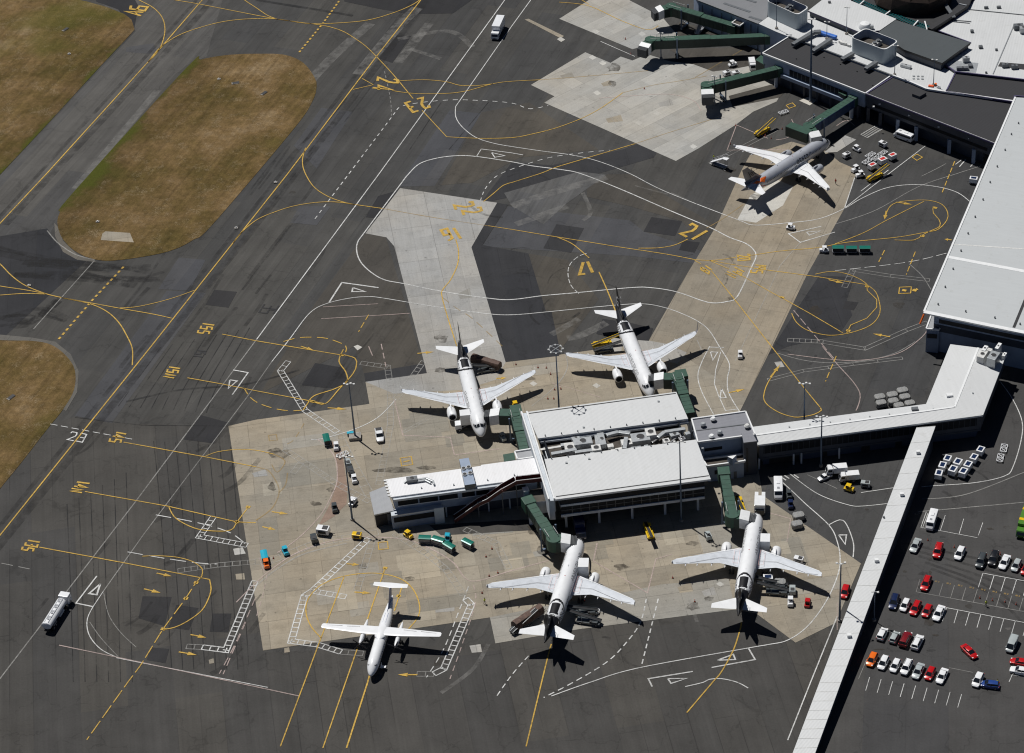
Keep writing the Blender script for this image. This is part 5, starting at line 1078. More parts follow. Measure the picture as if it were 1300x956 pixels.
# --- tractors, carts, dollies
def tug():
    t = thing('baggage_tractor', '', 'tractor')
    mb = MB(); mb.box((0, 0, .55), (2.6, 1.3, .45), 'car_paint_white', taper=.94); mb.box((.75, 0, .9), (1.0, 1.1, .3), 'car_paint_white', taper=.9); part(mb, 'body', t, bevel=.05)
    mb = MB(); mb.box((-.15, 0, 1.78), (1.2, 1.15, .08), 'car_paint_white')
    for x in (-.7, .4):
        for s in (-1, 1): mb.beam((x, s * .52, .75), (x, s * .52, 1.75), .07, .07, 'trim_black')
    part(mb, 'canopy', t, bevel=.02)
    mb = MB(); mb.box((-.45, 0, .95), (.4, .9, .2), 'trim_black'); mb.box((-.68, 0, 1.25), (.1, .9, .45), 'trim_black'); part(mb, 'seat', t, bevel=.03)
    wheels(t, (-.85, .85), .66, .3, .2)
    return t
def curtain_cart():
    t = thing('baggage_cart', '', 'baggage cart')
    mb = MB(); mb.box((0, 0, .5), (3.0, 1.5, .14), 'steel_grey'); mb.beam((1.5, 0, .42), (2.2, 0, .35), .08, .08, 'trim_black'); part(mb, 'deck', t)
    mb = MB(); mb.box((0, -.03, 1.18), (2.7, 1.2, 1.1), 'trim_black'); mb.box((0, -.64, 1.05), (2.6, .05, .7), 'canvas_grey'); part(mb, 'curtain', t)
    mb = MB(); mb.loft([[Vector((x, y, z)) for x in (-1.5,) for y, z in ((-.78, 1.74), (-.5, 1.84), (0, 1.88), (.5, 1.84), (.78, 1.74), (.78, 1.68), (-.78, 1.68))], [Vector((1.5, y, z)) for y, z in ((-.78, 1.74), (-.5, 1.84), (0, 1.88), (.5, 1.84), (.78, 1.74), (.78, 1.68), (-.78, 1.68))]], 'car_paint_teal')
    for x in (-1.4, 1.4):
        for s in (-1, 1): mb.beam((x, s * .7, .5), (x, s * .7, 1.7), .06, .06, 'steel_grey')
    part(mb, 'cover', t)
    wheels(t, (-1.0, 1.0), .7, .24, .16); return t
def box_cart():
    t = thing('covered_cart', '', 'cart')
    mb = MB(); mb.box((0, 0, .55), (2.3, 1.7, .12), 'steel_grey'); mb.beam((1.1, 0, .45), (1.9, 0, .35), .08, .08, 'trim_black'); part(mb, 'deck', t)
    mb = MB(); mb.box((0, 0, 1.25), (2.2, 1.65, 1.25), 'car_paint_white'); part(mb, 'box', t, bevel=.04)
    mb = MB(); mb.box((0, 0, 1.89), (1.5, 1.0, .05), 'solar_blue'); part(mb, 'roof_panel', t)
    wheels(t, (-.75, .75), .8, .26, .16); return t
def open_dolly():
    t = thing('container_dolly', '', 'dolly')
    mb = MB()
    for s in (-1, 1): mb.beam((-1.5, s * .75, .5), (1.5, s * .75, .5), .12, .12, 'car_paint_white')
    for x in (-1.5, 0, 1.5): mb.beam((x, -.75, .5), (x, .75, .5), .12, .12, 'car_paint_white')
    for a, b in (((-1.5, -.75), (0, .75)), ((-1.5, .75), (0, -.75)), ((0, -.75), (1.5, .75)), ((0, .75), (1.5, -.75))): mb.beam((*a, .52), (*b, .52), .12, .08, 'car_paint_white')
    mb.beam((1.5, 0, .42), (2.3, 0, .35), .08, .08, 'steel_grey'); part(mb, 'frame', t)
    wheels(t, (-1.0, 1.0), .75, .22, .14); return t
def round_cover():
    t = thing('covered_dolly', '', 'dolly')
    mb = MB(); mb.box((0, 0, .4), (2.4, 1.9, .16), 'steel_grey'); mb.beam((1.1, 0, .35), (2.0, 0, .3), .08, .08, 'trim_black'); part(mb, 'deck', t)
    mb = MB(); r = [[Vector((k * x, k * y, z)) for x, y in ((1.35, .55), (.95, 1.0), (-.95, 1.0), (-1.35, .55), (-1.35, -.55), (-.95, -1.0), (.95, -1.0), (1.35, -.55))] for k, z in ((1, .5), (1, 1.25), (.93, 1.42), (.5, 1.5), (.05, 1.5))]
    mb.loft(r, 'canvas_grey'); cv = part(mb, 'cover', t)
    for x in (-.7, 0, .7): mb = MB(); mb.beam((x, -.9, 1.49), (x, .9, 1.49), .09, .06, 'steel_grey'); mb.beam((x, -1.02, .5), (x, -1.02, 1.3), .09, .06, 'steel_grey'); part(mb, 'rib', cv)
    wheels(t, (-.8, .8), .85, .22, .14); return t
def belt_loader():
    t = thing('belt_loader', '', 'belt loader')
    mb = MB(); mb.box((-.4, 0, .6), (5.2, 1.7, .5), 'car_paint_yellow'); mb.box((-1.9, .55, 1.0), (1.3, .55, .45), 'car_paint_yellow'); part(mb, 'chassis', t, bevel=.05)
    mb = MB(); mb.beam((-3.2, -.25, .95), (4.4, -.25, 2.7), .75, .12, 'belt_black'); cv = part(mb, 'conveyor', t)
    for s in (-.68, .18): mb = MB(); mb.beam((-3.2, s, 1.02), (4.4, s, 2.77), .1, .22, 'car_paint_yellow'); part(mb, 'side_rail', cv)
    mb = MB(); mb.beam((1.2, -.25, .8), (2.2, -.25, 2.1), .12, .12, 'steel_grey'); mb.beam((1.0, .6, .85), (1.0, .6, 1.7), .06, .06, 'steel_grey'); part(mb, 'lift_arm', t)
    mb = MB(); mb.box((-1.0, .55, 1.0), (.45, .5, .5), 'trim_black'); part(mb, 'seat', t, bevel=.03)
    wheels(t, (-2.2, 1.3), .88, .34, .24); return t
def gpu():
    t = thing('ground_power_unit', '', 'generator')
    mb = MB(); mb.box((0, 0, .95), (2.3, 1.4, 1.1), 'car_paint_white', taper=.96); part(mb, 'housing', t, bevel=.06)
    mb = MB(); mb.box((.4, 0, 1.55), (.9, .9, .12), 'trim_black'); mb.box((0, -.71, .9), (1.4, .04, .6), 'trim_black'); part(mb, 'grille', t)
    mb = MB(); mb.beam((1.15, 0, .5), (2.1, 0, .4), .08, .08, 'trim_black'); part(mb, 'tow_bar', t)
    wheels(t, (-.7, .7), .7, .26, .16); return t
def pickup():
    t = thing('pickup_truck', '', 'pickup')
    mb = MB(); mb.loft([rring(*s_, rad=.1) for s_ in [(-2.5, .8, .5, .95), (-2.4, .9, .4, 1.05), (-.6, .92, .3, 1.05), (1.2, .92, .3, 1.05), (2.1, .86, .35, .98), (2.5, .66, .5, .85)]], 'car_paint_white'); part(mb, 'body', t, True)
    mb = MB(); mb.box((-1.55, 0, 1.07), (1.75, 1.5, .06), 'trim_black'); part(mb, 'load_bed', t)
    mb = MB(); mb.loft([[Vector((x, y, 1.02)) for x, y in ((-.55, .84), (1.3, .82), (1.3, -.82), (-.55, -.84))], [Vector((x, y, 1.68)) for x, y in ((-.4, .7), (.65, .68), (.65, -.68), (-.4, -.7))]], 'dark_glass'); part(mb, 'windows', t)
    mb = MB(); mb.box((.12, 0, 1.7), (1.15, 1.42, .09), 'car_paint_white'); part(mb, 'roof', t, bevel=.04)
    wheels(t, (-1.5, 1.55), .94, .37); return t
def box_truck(L=8.0, W=2.4, H=3.5, cabL=1.9, name='box_truck'):
    t = thing(name, '', 'truck')
    mb = MB(); mb.box((0, 0, .75), (L, W * .5, .3), 'trim_black'); part(mb, 'chassis', t)
    mb = MB(); x1 = L / 2; x0 = x1 - cabL
    ring = [[Vector((x, s, z)) for x, z in ((x0, .5), (x1, .5), (x1, 1.25), (x1 - .45, 2.35), (x0, 2.35))] for s in (-W / 2 + .06, W / 2 - .06)]
    mb.loft(ring, 'car_paint_white'); cab_ = part(mb, 'cab', t, bevel=.06)
    mb = MB(); mb.add([(x1 - .03 + .03, -W / 2 + .2, 1.32), (x1 + .0, W / 2 - .2, 1.32), (x1 - .42, W / 2 - .25, 2.25), (x1 - .42, -W / 2 + .25, 2.25)], [(0, 1, 2, 3)], 'dark_glass')
    for s in (-1, 1): mb.box((x0 + cabL * .45, s * (W / 2 - .05), 1.75), (cabL * .6, .05, .6), 'dark_glass')
    part(mb, 'windscreen', cab_)
    mb = MB(); mb.box((-cabL / 2 - .05, 0, (H + .95) / 2), (L - cabL - .15, W, H - .95), 'car_paint_white'); part(mb, 'cargo_box', t, bevel=.04)
    for s in (-1, 1): mb = MB(); mb.box((x1 + .01, s * (W / 2 - .35), .85), (.06, .35, .2), 'lamp_clear'); part(mb, 'headlight', t)
    wheels(t, (-L / 2 + 1.5, x1 - 1.2) if L < 9 else (-L / 2 + 1.2, -L / 2 + 2.4, x1 - 1.3), W / 2, .48, .3); return t
def tanker():
    t = thing('fuel_tanker', 'white fuel tanker truck driving up the service road in the lower left corner', 'tanker'); L = 11.5
    mb = MB(); mb.box((0, 0, .8), (L, 1.1, .35), 'trim_black'); part(mb, 'chassis', t)
    mb = MB(); mb.loft([[Vector((x, s, z)) for x, z in ((3.7, .5), (5.75, .5), (5.75, 1.4), (5.5, 2.9), (3.9, 2.9))] for s in (-1.2, 1.2)], 'car_paint_white'); c = part(mb, 'cab', t, bevel=.08)
    mb = MB(); mb.add([(5.77, -1.05, 1.5), (5.77, 1.05, 1.5), (5.54, 1.0, 2.5), (5.54, -1.0, 2.5)], [(0, 1, 2, 3)], 'dark_glass'); part(mb, 'windscreen', c)
    mb = MB(); mb.loft([[Vector((x, 1.22 * k * math.sin(2 * PI * i / 20), 2.05 + .95 * k * math.cos(2 * PI * i / 20))) for i in range(20)] for x, k in ((-5.6, .8), (-5.45, 1), (3.1, 1), (3.25, .8))], 'car_paint_white'); tk = part(mb, 'tank', t, True)
    mb = MB()
    for s in (-.45, .45): mb.beam((-5.2, s, 3.06), (2.9, s, 3.06), .06, .1, 'car_paint_white')
    for x in (-4, -2, 0, 2): mb.tube((x, 0, 2.95), (x, 0, 3.12), .3, .28, 12, 'steel_grey'); mb.box((x + .7, 0, 3.02), (.5, .9, .04), 'steel_grey')
    part(mb, 'walkway', tk)
    mb = MB(); mb.box((-3.2, 0, 1.05), (1.6, 2.3, .5), 'steel_grey'); mb.box((0.5, 0, 1.0), (2.2, 2.3, .6), 'car_paint_white'); part(mb, 'pump_cabinet', t, bevel=.04)
    wheels(t, (-4.2, -3.0, 3.4, 4.8), 1.22, .5, .32); return t
def minibus():
    t = thing('minibus', '', 'bus')
    mb = MB(); mb.loft([rring(*s_, rad=.16) for s_ in [(-3.1, .9, .5, 2.3), (-3.0, 1.0, .38, 2.45), (1.6, 1.02, .36, 2.45), (2.2, 1.0, .36, 2.3), (2.55, .98, .38, 1.5), (3.05, .85, .4, 1.15), (3.12, .7, .5, 1.0)]], 'car_paint_white'); part(mb, 'body', t, True)
    mb = MB()
    for s in (-1, 1): mb.box((-.5, s * 1.02, 1.7), (4.6, .03, .6), 'dark_glass')
    mb.add([(2.62, -.85, 1.5), (2.62, .85, 1.5), (2.27, .8, 2.2), (2.27, -.8, 2.2)], [(0, 1, 2, 3)], 'dark_glass'); mb.box((-3.1, 0, 1.75), (.04, 1.5, .6), 'dark_glass'); part(mb, 'windows', t)
    mb = MB(); mb.box((-.8, 0, 2.52), (1.2, .8, .14), 'car_paint_white'); mb.box((1.2, 0, 2.5), (.6, .6, .1), 'steel_grey'); part(mb, 'roof_hatch', t, bevel=.03)
    for s in (-1, 1): mb = MB(); mb.box((3.02, s * .68, .9), (.12, .3, .18), 'lamp_clear'); part(mb, 'headlight', t)
    wheels(t, (-1.9, 2.0), 1.04, .37); return t
def high_lift():
    t = thing('catering_truck', '', 'truck')
    mb = MB(); mb.box((0, 0, .8), (6.2, 1.4, .35), 'trim_black'); part(mb, 'chassis', t)
    mb = MB(); mb.box((2.3, 0, 1.35), (1.6, 2.1, 1.2), 'car_paint_white', taper=.9); c = part(mb, 'cab', t, bevel=.08); mb = MB(); mb.box((3.0, 0, 1.6), (.1, 1.7, .5), 'dark_glass'); part(mb, 'windscreen', c)
    mb = MB()
    for s in (-.9, .9):
        mb.beam((-2.4, s, 1.05), (1.6, s, 3.0), .14, .14, 'steel_grey'); mb.beam((1.6, s, 1.05), (-2.4, s, 3.0), .14, .14, 'steel_grey')
    part(mb, 'scissor_lift', t)
    mb = MB(); mb.box((.2, 0, 3.4), (3.0, 2.3, 3.0), 'car_paint_white'); part(mb, 'cargo_box', t, bevel=.05)
    wheels(t, (-2.0, 2.1), 1.15, .45, .3); return t
def steps():
    t = thing('boarding_steps', '', 'mobile steps')
    mb = MB(); mb.beam((-2.8, 0, .6), (1.4, 0, 3.2), 1.3, .15, 'steel_grey')
    for k in range(13): mb.box((-2.7 + k * .33, 0, .75 + k * .204), (.3, 1.2, .06), 'car_paint_white')
    part(mb, 'stair_flight', t); mb = MB(); mb.box((2.0, 0, 3.25), (1.3, 1.4, .12), 'car_paint_white'); part(mb, 'platform', t)
    for s in (-1, 1):
        mb = MB(); mb.beam((-2.8, s * .68, 1.5), (1.4, s * .68, 4.15), .06, .06, 'car_paint_white'); mb.beam((1.4, s * .68, 4.15), (2.6, s * .68, 4.15), .06, .06, 'car_paint_white')
        for k in range(5): mb.beam((-2.8 + k, s * .68, .6 + k * .62), (-2.8 + k, s * .68, 1.5 + k * .63), .05, .05, 'car_paint_white')
        part(mb, 'handrail', t)
    mb = MB(); mb.box((0, 0, .5), (4.5, 1.5, .2), 'steel_grey'); mb.beam((2.0, .5, .5), (2.0, .5, 3.2), .12, .12, 'steel_grey'); mb.beam((2.0, -.5, .5), (2.0, -.5, 3.2), .12, .12, 'steel_grey'); part(mb, 'base_frame', t)
    wheels(t, (-1.7, 1.7), .8, .28, .18); return t
TUG, CURT, BOXC, DOLLY, RCOV, BELT, GPU_, PICK, MBUS, LIFT, STEP = tug(), curtain_cart(), box_cart(), open_dolly(), round_cover(), belt_loader(), gpu(), pickup(), minibus(), high_lift(), steps()
TRK = box_truck(); LTRK = box_truck(4.9, 1.9, 2.5, 1.5, 'delivery_truck'); BTRK = box_truck(9.2, 2.5, 3.9, 2.0, 'freight_truck')
place(BTRK, (632, 37), (-15, 33), 'white box truck driving down the service road at the top of the photo', zpx=1.5)
p = G(72, 778, 1.3); dup(tanker(), (p.x, p.y, .05), ang((72, 778), (22, -35)), 'white fuel tanker truck driving up the service road in the lower left corner')
# carts with dark roof panels
gb = 'white covered carts lined up in the yard under the corridor'
for i, (px, lab) in enumerate([((1192, 599.8), 'white cart with dark roof panel, bottom of the left column of three'), ((1196.6, 589.6), 'white cart with dark roof panel, middle of the left column of three'), ((1203, 580.8), 'white cart with dark roof panel, top of the left column of three'),
                       ((1209.8, 595), 'white cart with dark roof panel, lower of the middle pair'), ((1216, 585.8), 'white cart with dark roof panel, upper of the middle pair'),
                       ((1223, 597.6), 'white cart with dark roof panel, bottom of the right column of four'), ((1229, 588.7), 'white cart with dark roof panel, second from the bottom of the column of four'), ((1236.7, 579.3), 'white cart with dark roof panel, third from the bottom of the column of four'), ((1245, 569.6), 'white cart with dark roof panel, top of the column of four at the shadow edge')]):
    place(BOXC, (px[0], px[1]), (6 if i > 3 else 3 + i, -9), lab, gb, 'car_paint_white', zpx=1.9)
gd = 'open white container dollies on the ramp'
place(DOLLY, (1274.5, 568), (2, -9), 'white cross-braced dolly, upper of the coupled pair right of the carts', gd, 'car_paint_white'); place(DOLLY, (1270, 580.3), (2, -9), 'white cross-braced dolly, lower of the coupled pair right of the carts', gd, 'car_paint_white')
gr = 'grey canvas covered dollies'
for px, lab in [((1116.8, 504.7), 'grey canvas covered dolly, upper left of the cluster north of the corridor'), ((1118.5, 512), 'grey canvas covered dolly, lower left of the cluster by the corridor roof'), ((1132.6, 502), 'grey canvas covered dolly, upper middle of the cluster by the corridor'),
                ((1134, 509.6), 'grey canvas covered dolly in the centre of the cluster by the corridor'), ((1145.6, 496.5), 'grey canvas covered dolly, topmost of the cluster by the corridor'), ((1148.6, 504.7), 'grey canvas covered dolly, right of centre in the cluster by the corridor'),
                ((1141, 515), 'grey canvas covered dolly half hidden by the corridor roof edge'), ((1155, 512.3), 'grey canvas covered dolly, rightmost beside the corridor roof'), ((1013.7, 655), 'grey canvas covered dolly, upper of two beside the south-east apron edge'), ((1011.8, 665.6), 'grey canvas covered dolly, lower of two beside the south-east apron edge')]:
    place(RCOV, px, (10, -2), lab, gr, zpx=1.0)
place(MBUS, (988, 619.5), (.5, 16), 'white minibus just outside the shadow of the dark tower', None, 'car_paint_white', zpx=1.5)
place(MBUS, (1147.5, 171), (-14, -5), 'white minibus parked against the dark terminal wall in the upper right', None, 'car_paint_white', zpx=1.5)
place(MBUS, (1183, 659), (-6, 18), 'white high-roofed van alone in the top bays of the car park', None, 'car_paint_white', zpx=1.5)
def notched():
    t = thing('loader_truck', '', 'truck')
    mb = MB(); mb.box((0, 0, .8), (5.4, 1.6, .35), 'trim_black'); part(mb, 'chassis', t)
    mb = MB(); mb.box((-.5, 0, 2.2), (3.6, 2.5, 2.3), 'car_paint_white'); mb.box((1.9, .8, 2.75), (1.4, .85, 1.2), 'car_paint_white'); mb.box((1.9, -.8, 2.75), (1.4, .85, 1.2), 'car_paint_white'); part(mb, 'cargo_box', t, bevel=.04)
    mb = MB(); mb.box((-2.5, 0, 1.6), (.7, 2.2, 1.3), 'dark_glass'); part(mb, 'cab', t, bevel=.06)
    wheels(t, (-1.8, 1.9), 1.15, .42, .28); return t
place(notched(), (964.7, 634), (.5, -16), 'white truck with a notched roof just north of the south-east airliner', None, 'car_paint_white', zpx=3.3)
gt = 'small tractors around the stands'
for px, d, col, lab in [((424.5, 643), (3, 16), 'grey', 'dark grey tractor on the red-brown strip left of the low grey annex'), ((1001.8, 626.4), (1, 8), 'grey', 'dark tractor, upper of two below the white minibus'), ((1003.6, 638.5), (1, 8), 'navy', 'dark blue tractor, lower of two below the white minibus'), ((1078, 618), (8, 2), 'yellow', 'small yellow and white tractor south of the corridor between two vans'),
                        ((1086, 213), (-8, 4), 'white', 'white tractor at the head of the cart cluster by the silver airliner'), ((1092, 220), (-8, 2), 'white', 'white tractor beside the yellow loader below the cart cluster'), ((1087.7, 187), (8, 4), 'white', 'white tractor between the silver airliner nose and the minibus'), ((1046, 315.4), (-10, 0), 'white', 'white tractor pulling the train of teal carts on the east apron'),
                        ((1003.9, 286.5), (10, 1), 'white', 'white tractor crossing the pale concrete below the silver airliner'), ((939.8, 448.6), (0, 10), 'white', 'white tractor driving on the concrete beside the marked lane'), ((930, 79.6), (9, -2), 'white', 'white tractor between the second and third jet bridges'),
                        ((568, 680), (2, -9), 'cyan', 'bright cyan tractor above the teal baggage carts'), ((337.8, 714), (2, 9), 'orange', 'orange tractor under a blue cart at the left apron edge'), ((361.9, 697.7), (4, 8), 'cyan', 'light blue tractor on the western apron road'), ((426.6, 565), (0, 9), 'white', 'white tractor right of a teal one near the western mast'), ((447.7, 634.8), (6, -8), 'white', 'white and teal tractor left of the low grey annex'),
                        ((1025.3, 763), (2, -9), 'red', 'small red tractor behind the south-east airliner'), ((1003.5, 762), (0, 9), 'white', 'white square-roofed tractor left of the small red tractor'), ((654, 513), (3, 8), 'yellow', 'small yellow unit near the north corner of the pier'), ((449.5, 606.5), (2, 9), 'white', 'white boxy tractor at the lower end of the parked dolly line'),
                        ((518, 677), (8, 5), 'yellow', 'yellow nosed loader tractor in front of the low grey annex')]:
    place(TUG, px, d, lab, gt, 'car_paint_' + col, zpx=1.2)
gc = 'baggage carts with teal covers'
for px, d, lab in [((539.3, 684), (10, .5), 'teal covered baggage cart, leftmost of the group under the pier wing'), ((556.5, 686.6), (10, 3), 'teal covered baggage cart, second from the left under the pier wing'), ((570.5, 694.2), (10, 6), 'teal covered baggage cart, lowest of the group under the pier wing'), ((594, 689.5), (10, 5), 'teal covered baggage cart, rightmost of the group under the pier wing'),
                   ((1064, 316), (-10, 0), 'teal covered cart directly behind the white tractor of the train'), ((1081, 316), (-10, 0), 'teal covered cart in the middle of the towed train'), ((1098, 316), (-10, 0), 'teal covered cart at the tail of the towed train')]:
    place(CURT, px, d, lab, gc, 'car_paint_teal', zpx=1.2)
place(CURT, (414.5, 558), (3, 12), 'teal covered cart furthest left beside the western mast', gc, 'car_paint_teal', zpx=1.2); place(CURT, (335.6, 706), (2, 9), 'small blue covered cart coupled above the orange tractor', None, 'car_paint_cyan', zpx=1.2)
gg = 'white service carts near the silver airliner'
for px, d, col, lab in [((1133, 197.5), (-9, 4), 'red', 'red topped service cart, uppermost of three beside the silver airliner'), ((1120.5, 203.5), (-9, 4), 'red', 'red topped service cart, middle of three beside the silver airliner'), ((1107.4, 210), (-9, 4), 'red', 'red topped service cart, lowest of three beside the silver airliner')]:
    o = place(BOXC, px, d, lab, gg, 'car_paint_white', zpx=1.4)
    for c in o.children:
        if c.name.startswith('roof_panel'):
            c.material_slots[0].link = 'OBJECT'; c.material_slots[0].material = MATS['red_paint']
o = place(BOXC, (1236, 227.5), (-9, -1), 'white service cart half hidden by the edge of the great grey roof', None, 'car_paint_white', zpx=1.4)
for px, d, lab in [((1105, 196), (8, -5), 'white open dolly, leftmost behind the red topped carts'), ((1120.5, 193.5), (8, -5), 'white open dolly, upper right behind the red topped carts'), ((1100.5, 204), (8, -5), 'white open dolly next to the head tractor of the cart cluster'), ((994.5, 141.5), (9, -3), 'white open dolly alone on the stand under the lamp mast'), ((434.8, 576), (7, -3), 'white open dolly at the upper end of the dolly line by the western mast'), ((1113, 199.5), (8, -5), 'white open dolly in the middle of the cart cluster')]:
    place(DOLLY, px, d, lab, gd, 'car_paint_white')
for px, d, col, lab in [((1074.5, 195.5), (9, -4), 'white', 'white generator by the nose of the silver airliner'), ((1121, 181.5), (9, 4), 'white', 'white generator with dark grille between the minibus and carts'), ((922.5, 91.5), (9, -3), 'white', 'white generator, left of two behind the third jet bridge'), ((934, 92), (9, -2), 'white', 'white generator, right of two behind the third jet bridge'),
                        ((398.4, 682.5), (3, 9), 'grey', 'dark grey generator on the western apron road'), ((453, 678.5), (10, 1), 'yellow', 'bright yellow generator left of the mast shadow'), ((441.5, 586.5), (3, 9), 'silver', 'silver generator in the middle of the parked dolly line'), ((445, 596.5), (3, 9), 'grey', 'dark generator with a pale top in the parked dolly line'), ((1098.7, 613), (9, 1), 'silver', 'grey and white canopy unit nearest the walkway south of the corridor'), ((899, 679), (3, 6), 'silver', 'small silver generator beside the mast foot south of the pier')]:
    place(GPU_, px, d, lab, 'ground power units', 'car_paint_' + col, zpx=1.2)
place(PICK, (481.5, 550.5), (2, 12), 'white pickup with black bed between the western mast and the airliner', None, 'car_paint_white', zpx=1.2); place(PICK, (1047, 603), (-9, 4), 'white pickup facing left at the corridor shadow edge', None, 'car_paint_white', zpx=1.2, scale=.75)
place(LTRK, (1062, 594), (-12, 1), 'white box truck in the corridor shadow behind the white pickup', None, 'car_paint_white', zpx=2.0); place(LTRK, (955, 79), (2, 8), 'white truck beside the green stair hut at the upper terminal', None, 'car_paint_white', zpx=2.0)
place(GPU_, (410, 671.5), (12, 1.5), 'largest white boxy unit on the western apron road beside the red-brown strip', 'ground power units', 'car_paint_white', zpx=1.6, scale=1.35); place(LTRK, (1078, 604), (-12, 1), 'white van parked beside the box truck south of the corridor', None, 'car_paint_white', zpx=1.6)
place(TRK, (735, 665), (3, 14), 'grey blue truck parked in the shade under the south side of the pier', None, 'car_paint_navy', zpx=2.0)
place(LIFT, (741, 718), (-.6, 9), 'white lift truck with tall body at the nose of the southern airliner', 'catering trucks', 'car_paint_white', zpx=4.0)
place(LIFT, (971.5, 685), (-.4, 9), 'white lift truck beside the front door of the south-east airliner', 'catering trucks', 'car_paint_white', zpx=4.0)
place(LIFT, (593, 528), (-10, 1), 'white lift truck at the left flank of the north-west airliner nose', 'catering trucks', 'car_paint_white', zpx=4.0)
gl = 'yellow and black belt loaders'
for px, d, lab in [((969, 164), (10, -6), 'yellow belt loader raised on the stand north of the silver airliner'), ((1112, 221.5), (10, -5), 'yellow belt loader parked under the red topped carts'), ((766, 434), (10, -2), 'dark and yellow belt loader, upper of two behind the north-east airliner wing'), ((768, 441.5), (10, -1.5), 'dark belt loader, lower of two behind the north-east airliner wing'),
                   ((742, 775), (-10, .5), 'belt loader, upper one right of the southern airliner tail'), ((745, 786), (-10, -1.5), 'belt loader, lower one right of the southern airliner tail'), ((983, 741), (-10, -.6), 'belt loader, upper one right of the south-east airliner tail'), ((985, 749), (-10, -.8), 'belt loader, lower one right of the south-east airliner tail'),
                   ((617, 467), (-10, 1.5), 'belt loader behind the wing of the north-west airliner'), ((662, 792), (9, -6), 'belt loader under the left tailplane of the southern airliner'), ((824, 673), (3, 9), 'yellow belt loader reaching out of the pier shadow'), ((940, 639), (3, 9), 'yellow belt loader beside the south-east jet bridge')]:
    place(BELT, px, d, lab, gl, 'car_paint_yellow' if px[0] in (969, 1112, 824, 766, 940) else 'car_paint_grey', zpx=1.2)
place(STEP, (889, 35), (5, -6), 'white mobile steps between the first and second jet bridges', None, None, zpx=1.5); place(STEP, (914, 206), (9, 3), 'grey mobile steps left of the silver airliner tail', None, None, zpx=1.5)
# tarpaulin cargo trailers
def trailer(L):
    t = thing('cargo_trailer', '', 'trailer')
    mb = MB(); mb.box((0, 0, .6), (L, 2.2, .2), 'steel_grey'); mb.beam((L / 2, 0, .5), (L / 2 + 1.4, 0, .4), .1, .1, 'trim_black'); part(mb, 'deck', t)
    mb = MB(); rings = []
    for k in range(9):
        x = -L / 2 + L * k / 8; j = .05 * math.sin(k * 2.3)
        rings.append([Vector((x, y * (1 + j), z + j)) for y, z in ((-1.15, .7), (-1.15, 1.9), (-.8, 2.5), (0, 2.75), (.8, 2.5), (1.15, 1.9), (1.15, .7))])
    mb.loft(rings, 'tarp_brown'); part(mb, 'tarpaulin', t, True)
    wheels(t, (-L * .3, 0, L * .3), 1.1, .3, .2); return t
TRL = trailer(8.5)
place(TRL, (617, 459), (10, 3), 'long brown tarpaulin trailer behind the north-west airliner', 'brown covered trailers', zpx=1.6); place(TRL, (670, 783), (9, -6), 'brown meshed trailer left of the southern airliner tail', 'brown covered trailers', zpx=1.6)
place(BOXC, (975, 734), (9, 0), 'blue and white container at the open hold of the south-east airliner', None, 'car_paint_white', zpx=1.4); place(RCOV, (990, 739), (9, 0), 'striped grey covered dolly under the wing of the south-east airliner', None, zpx=1.2); place(GPU_, (1006, 748), (0, 9), 'grey unit right of the loaders behind the south-east airliner', 'ground power units', 'car_paint_silver', zpx=1.2)
place(GPU_, (1014, 709), (9, 2), 'white unit standing north of the south-east airliner wingtip', 'ground power units', 'car_paint_white', zpx=1.2); place(DOLLY, (752, 774), (10, 1), 'pale open dolly under the wing of the southern airliner', gd, 'car_paint_white'); place(TUG, (638, 554), (5, 7), 'grey tow tractor under the nose of the north-west airliner', gt, 'car_paint_silver', zpx=1.0)
place(CURT, (444.4, 548), (9, -1), 'small bright blue unit on the concrete block at the western mast', None, 'car_paint_cyan', zpx=1.2, scale=.55)
g = box_truck(9.5, 2.5, 3.2, 2.0, 'fire_truck'); place(g, (1301, 663), (-6, 18), 'green and yellow truck cut by the right edge of the photo', None, 'car_paint_green', zpx=1.6)
for x in (-3.2, .8): mb = MB(); mb.box((x, 0, 3.23), (.9, 2.5, .05), 'car_paint_yellow'); part(mb, 'roof_stripe', g)

# cones
def cone():
    t = thing('traffic_cone', '', 'cone')
    mb = MB(); mb.box((0, 0, .03), (.42, .42, .05), 'trim_black'); part(mb, 'base', t); mb = MB(); mb.tube((0, 0, .05), (0, 0, .75), .17, .04, 12, 'cone_orange'); c = part(mb, 'body', t, True)
    mb = MB(); mb.tube((0, 0, .4), (0, 0, .55), .112, .085, 12, 'aircraft_white', caps=False); part(mb, 'collar', c); return t
CN = cone()
for grp, wh, pts in [('orange cones round the north-west airliner', 'around the stand between the two northern airliners', [(693.5, 466.5), (699, 474.5), (707.5, 478.5), (712, 493), (704, 494), (695.5, 505.5), (703, 505.5), (655, 462), (683, 466)]),
                     ('orange cones west of the southern airliner', 'on the apron west of the southern airliner', [(624.5, 696), (617, 706), (632, 726.5), (621, 730.5), (333.5, 703), (347, 708)]),
                     ('orange cones in the car park', 'in the empty bays of the car park', [(1178, 685), (1211.5, 694), (1270, 703), (1244, 758.5), (1260, 761.5), (1276, 763.5), (1290, 766.5)]),
                     ('orange cones round the silver airliner', 'on the stand beside the silver airliner', [(949, 186), (956, 187), (971.5, 172), (979, 175), (927, 182), (993, 163), (934, 159)]),
                     ('orange cones south of the pier', 'on the concrete between the two southern airliners', [(854, 733), (882, 763), (742, 762), (612, 752)]),
                     ('orange cones at the northern stands', 'on the grey concrete of the northern stand', [(818, 112), (801, 68), (794, 49)])]:
    for px in pts: place(CN, px, (1, 0), 'small orange cone standing ' + wh, grp, zpx=.3)
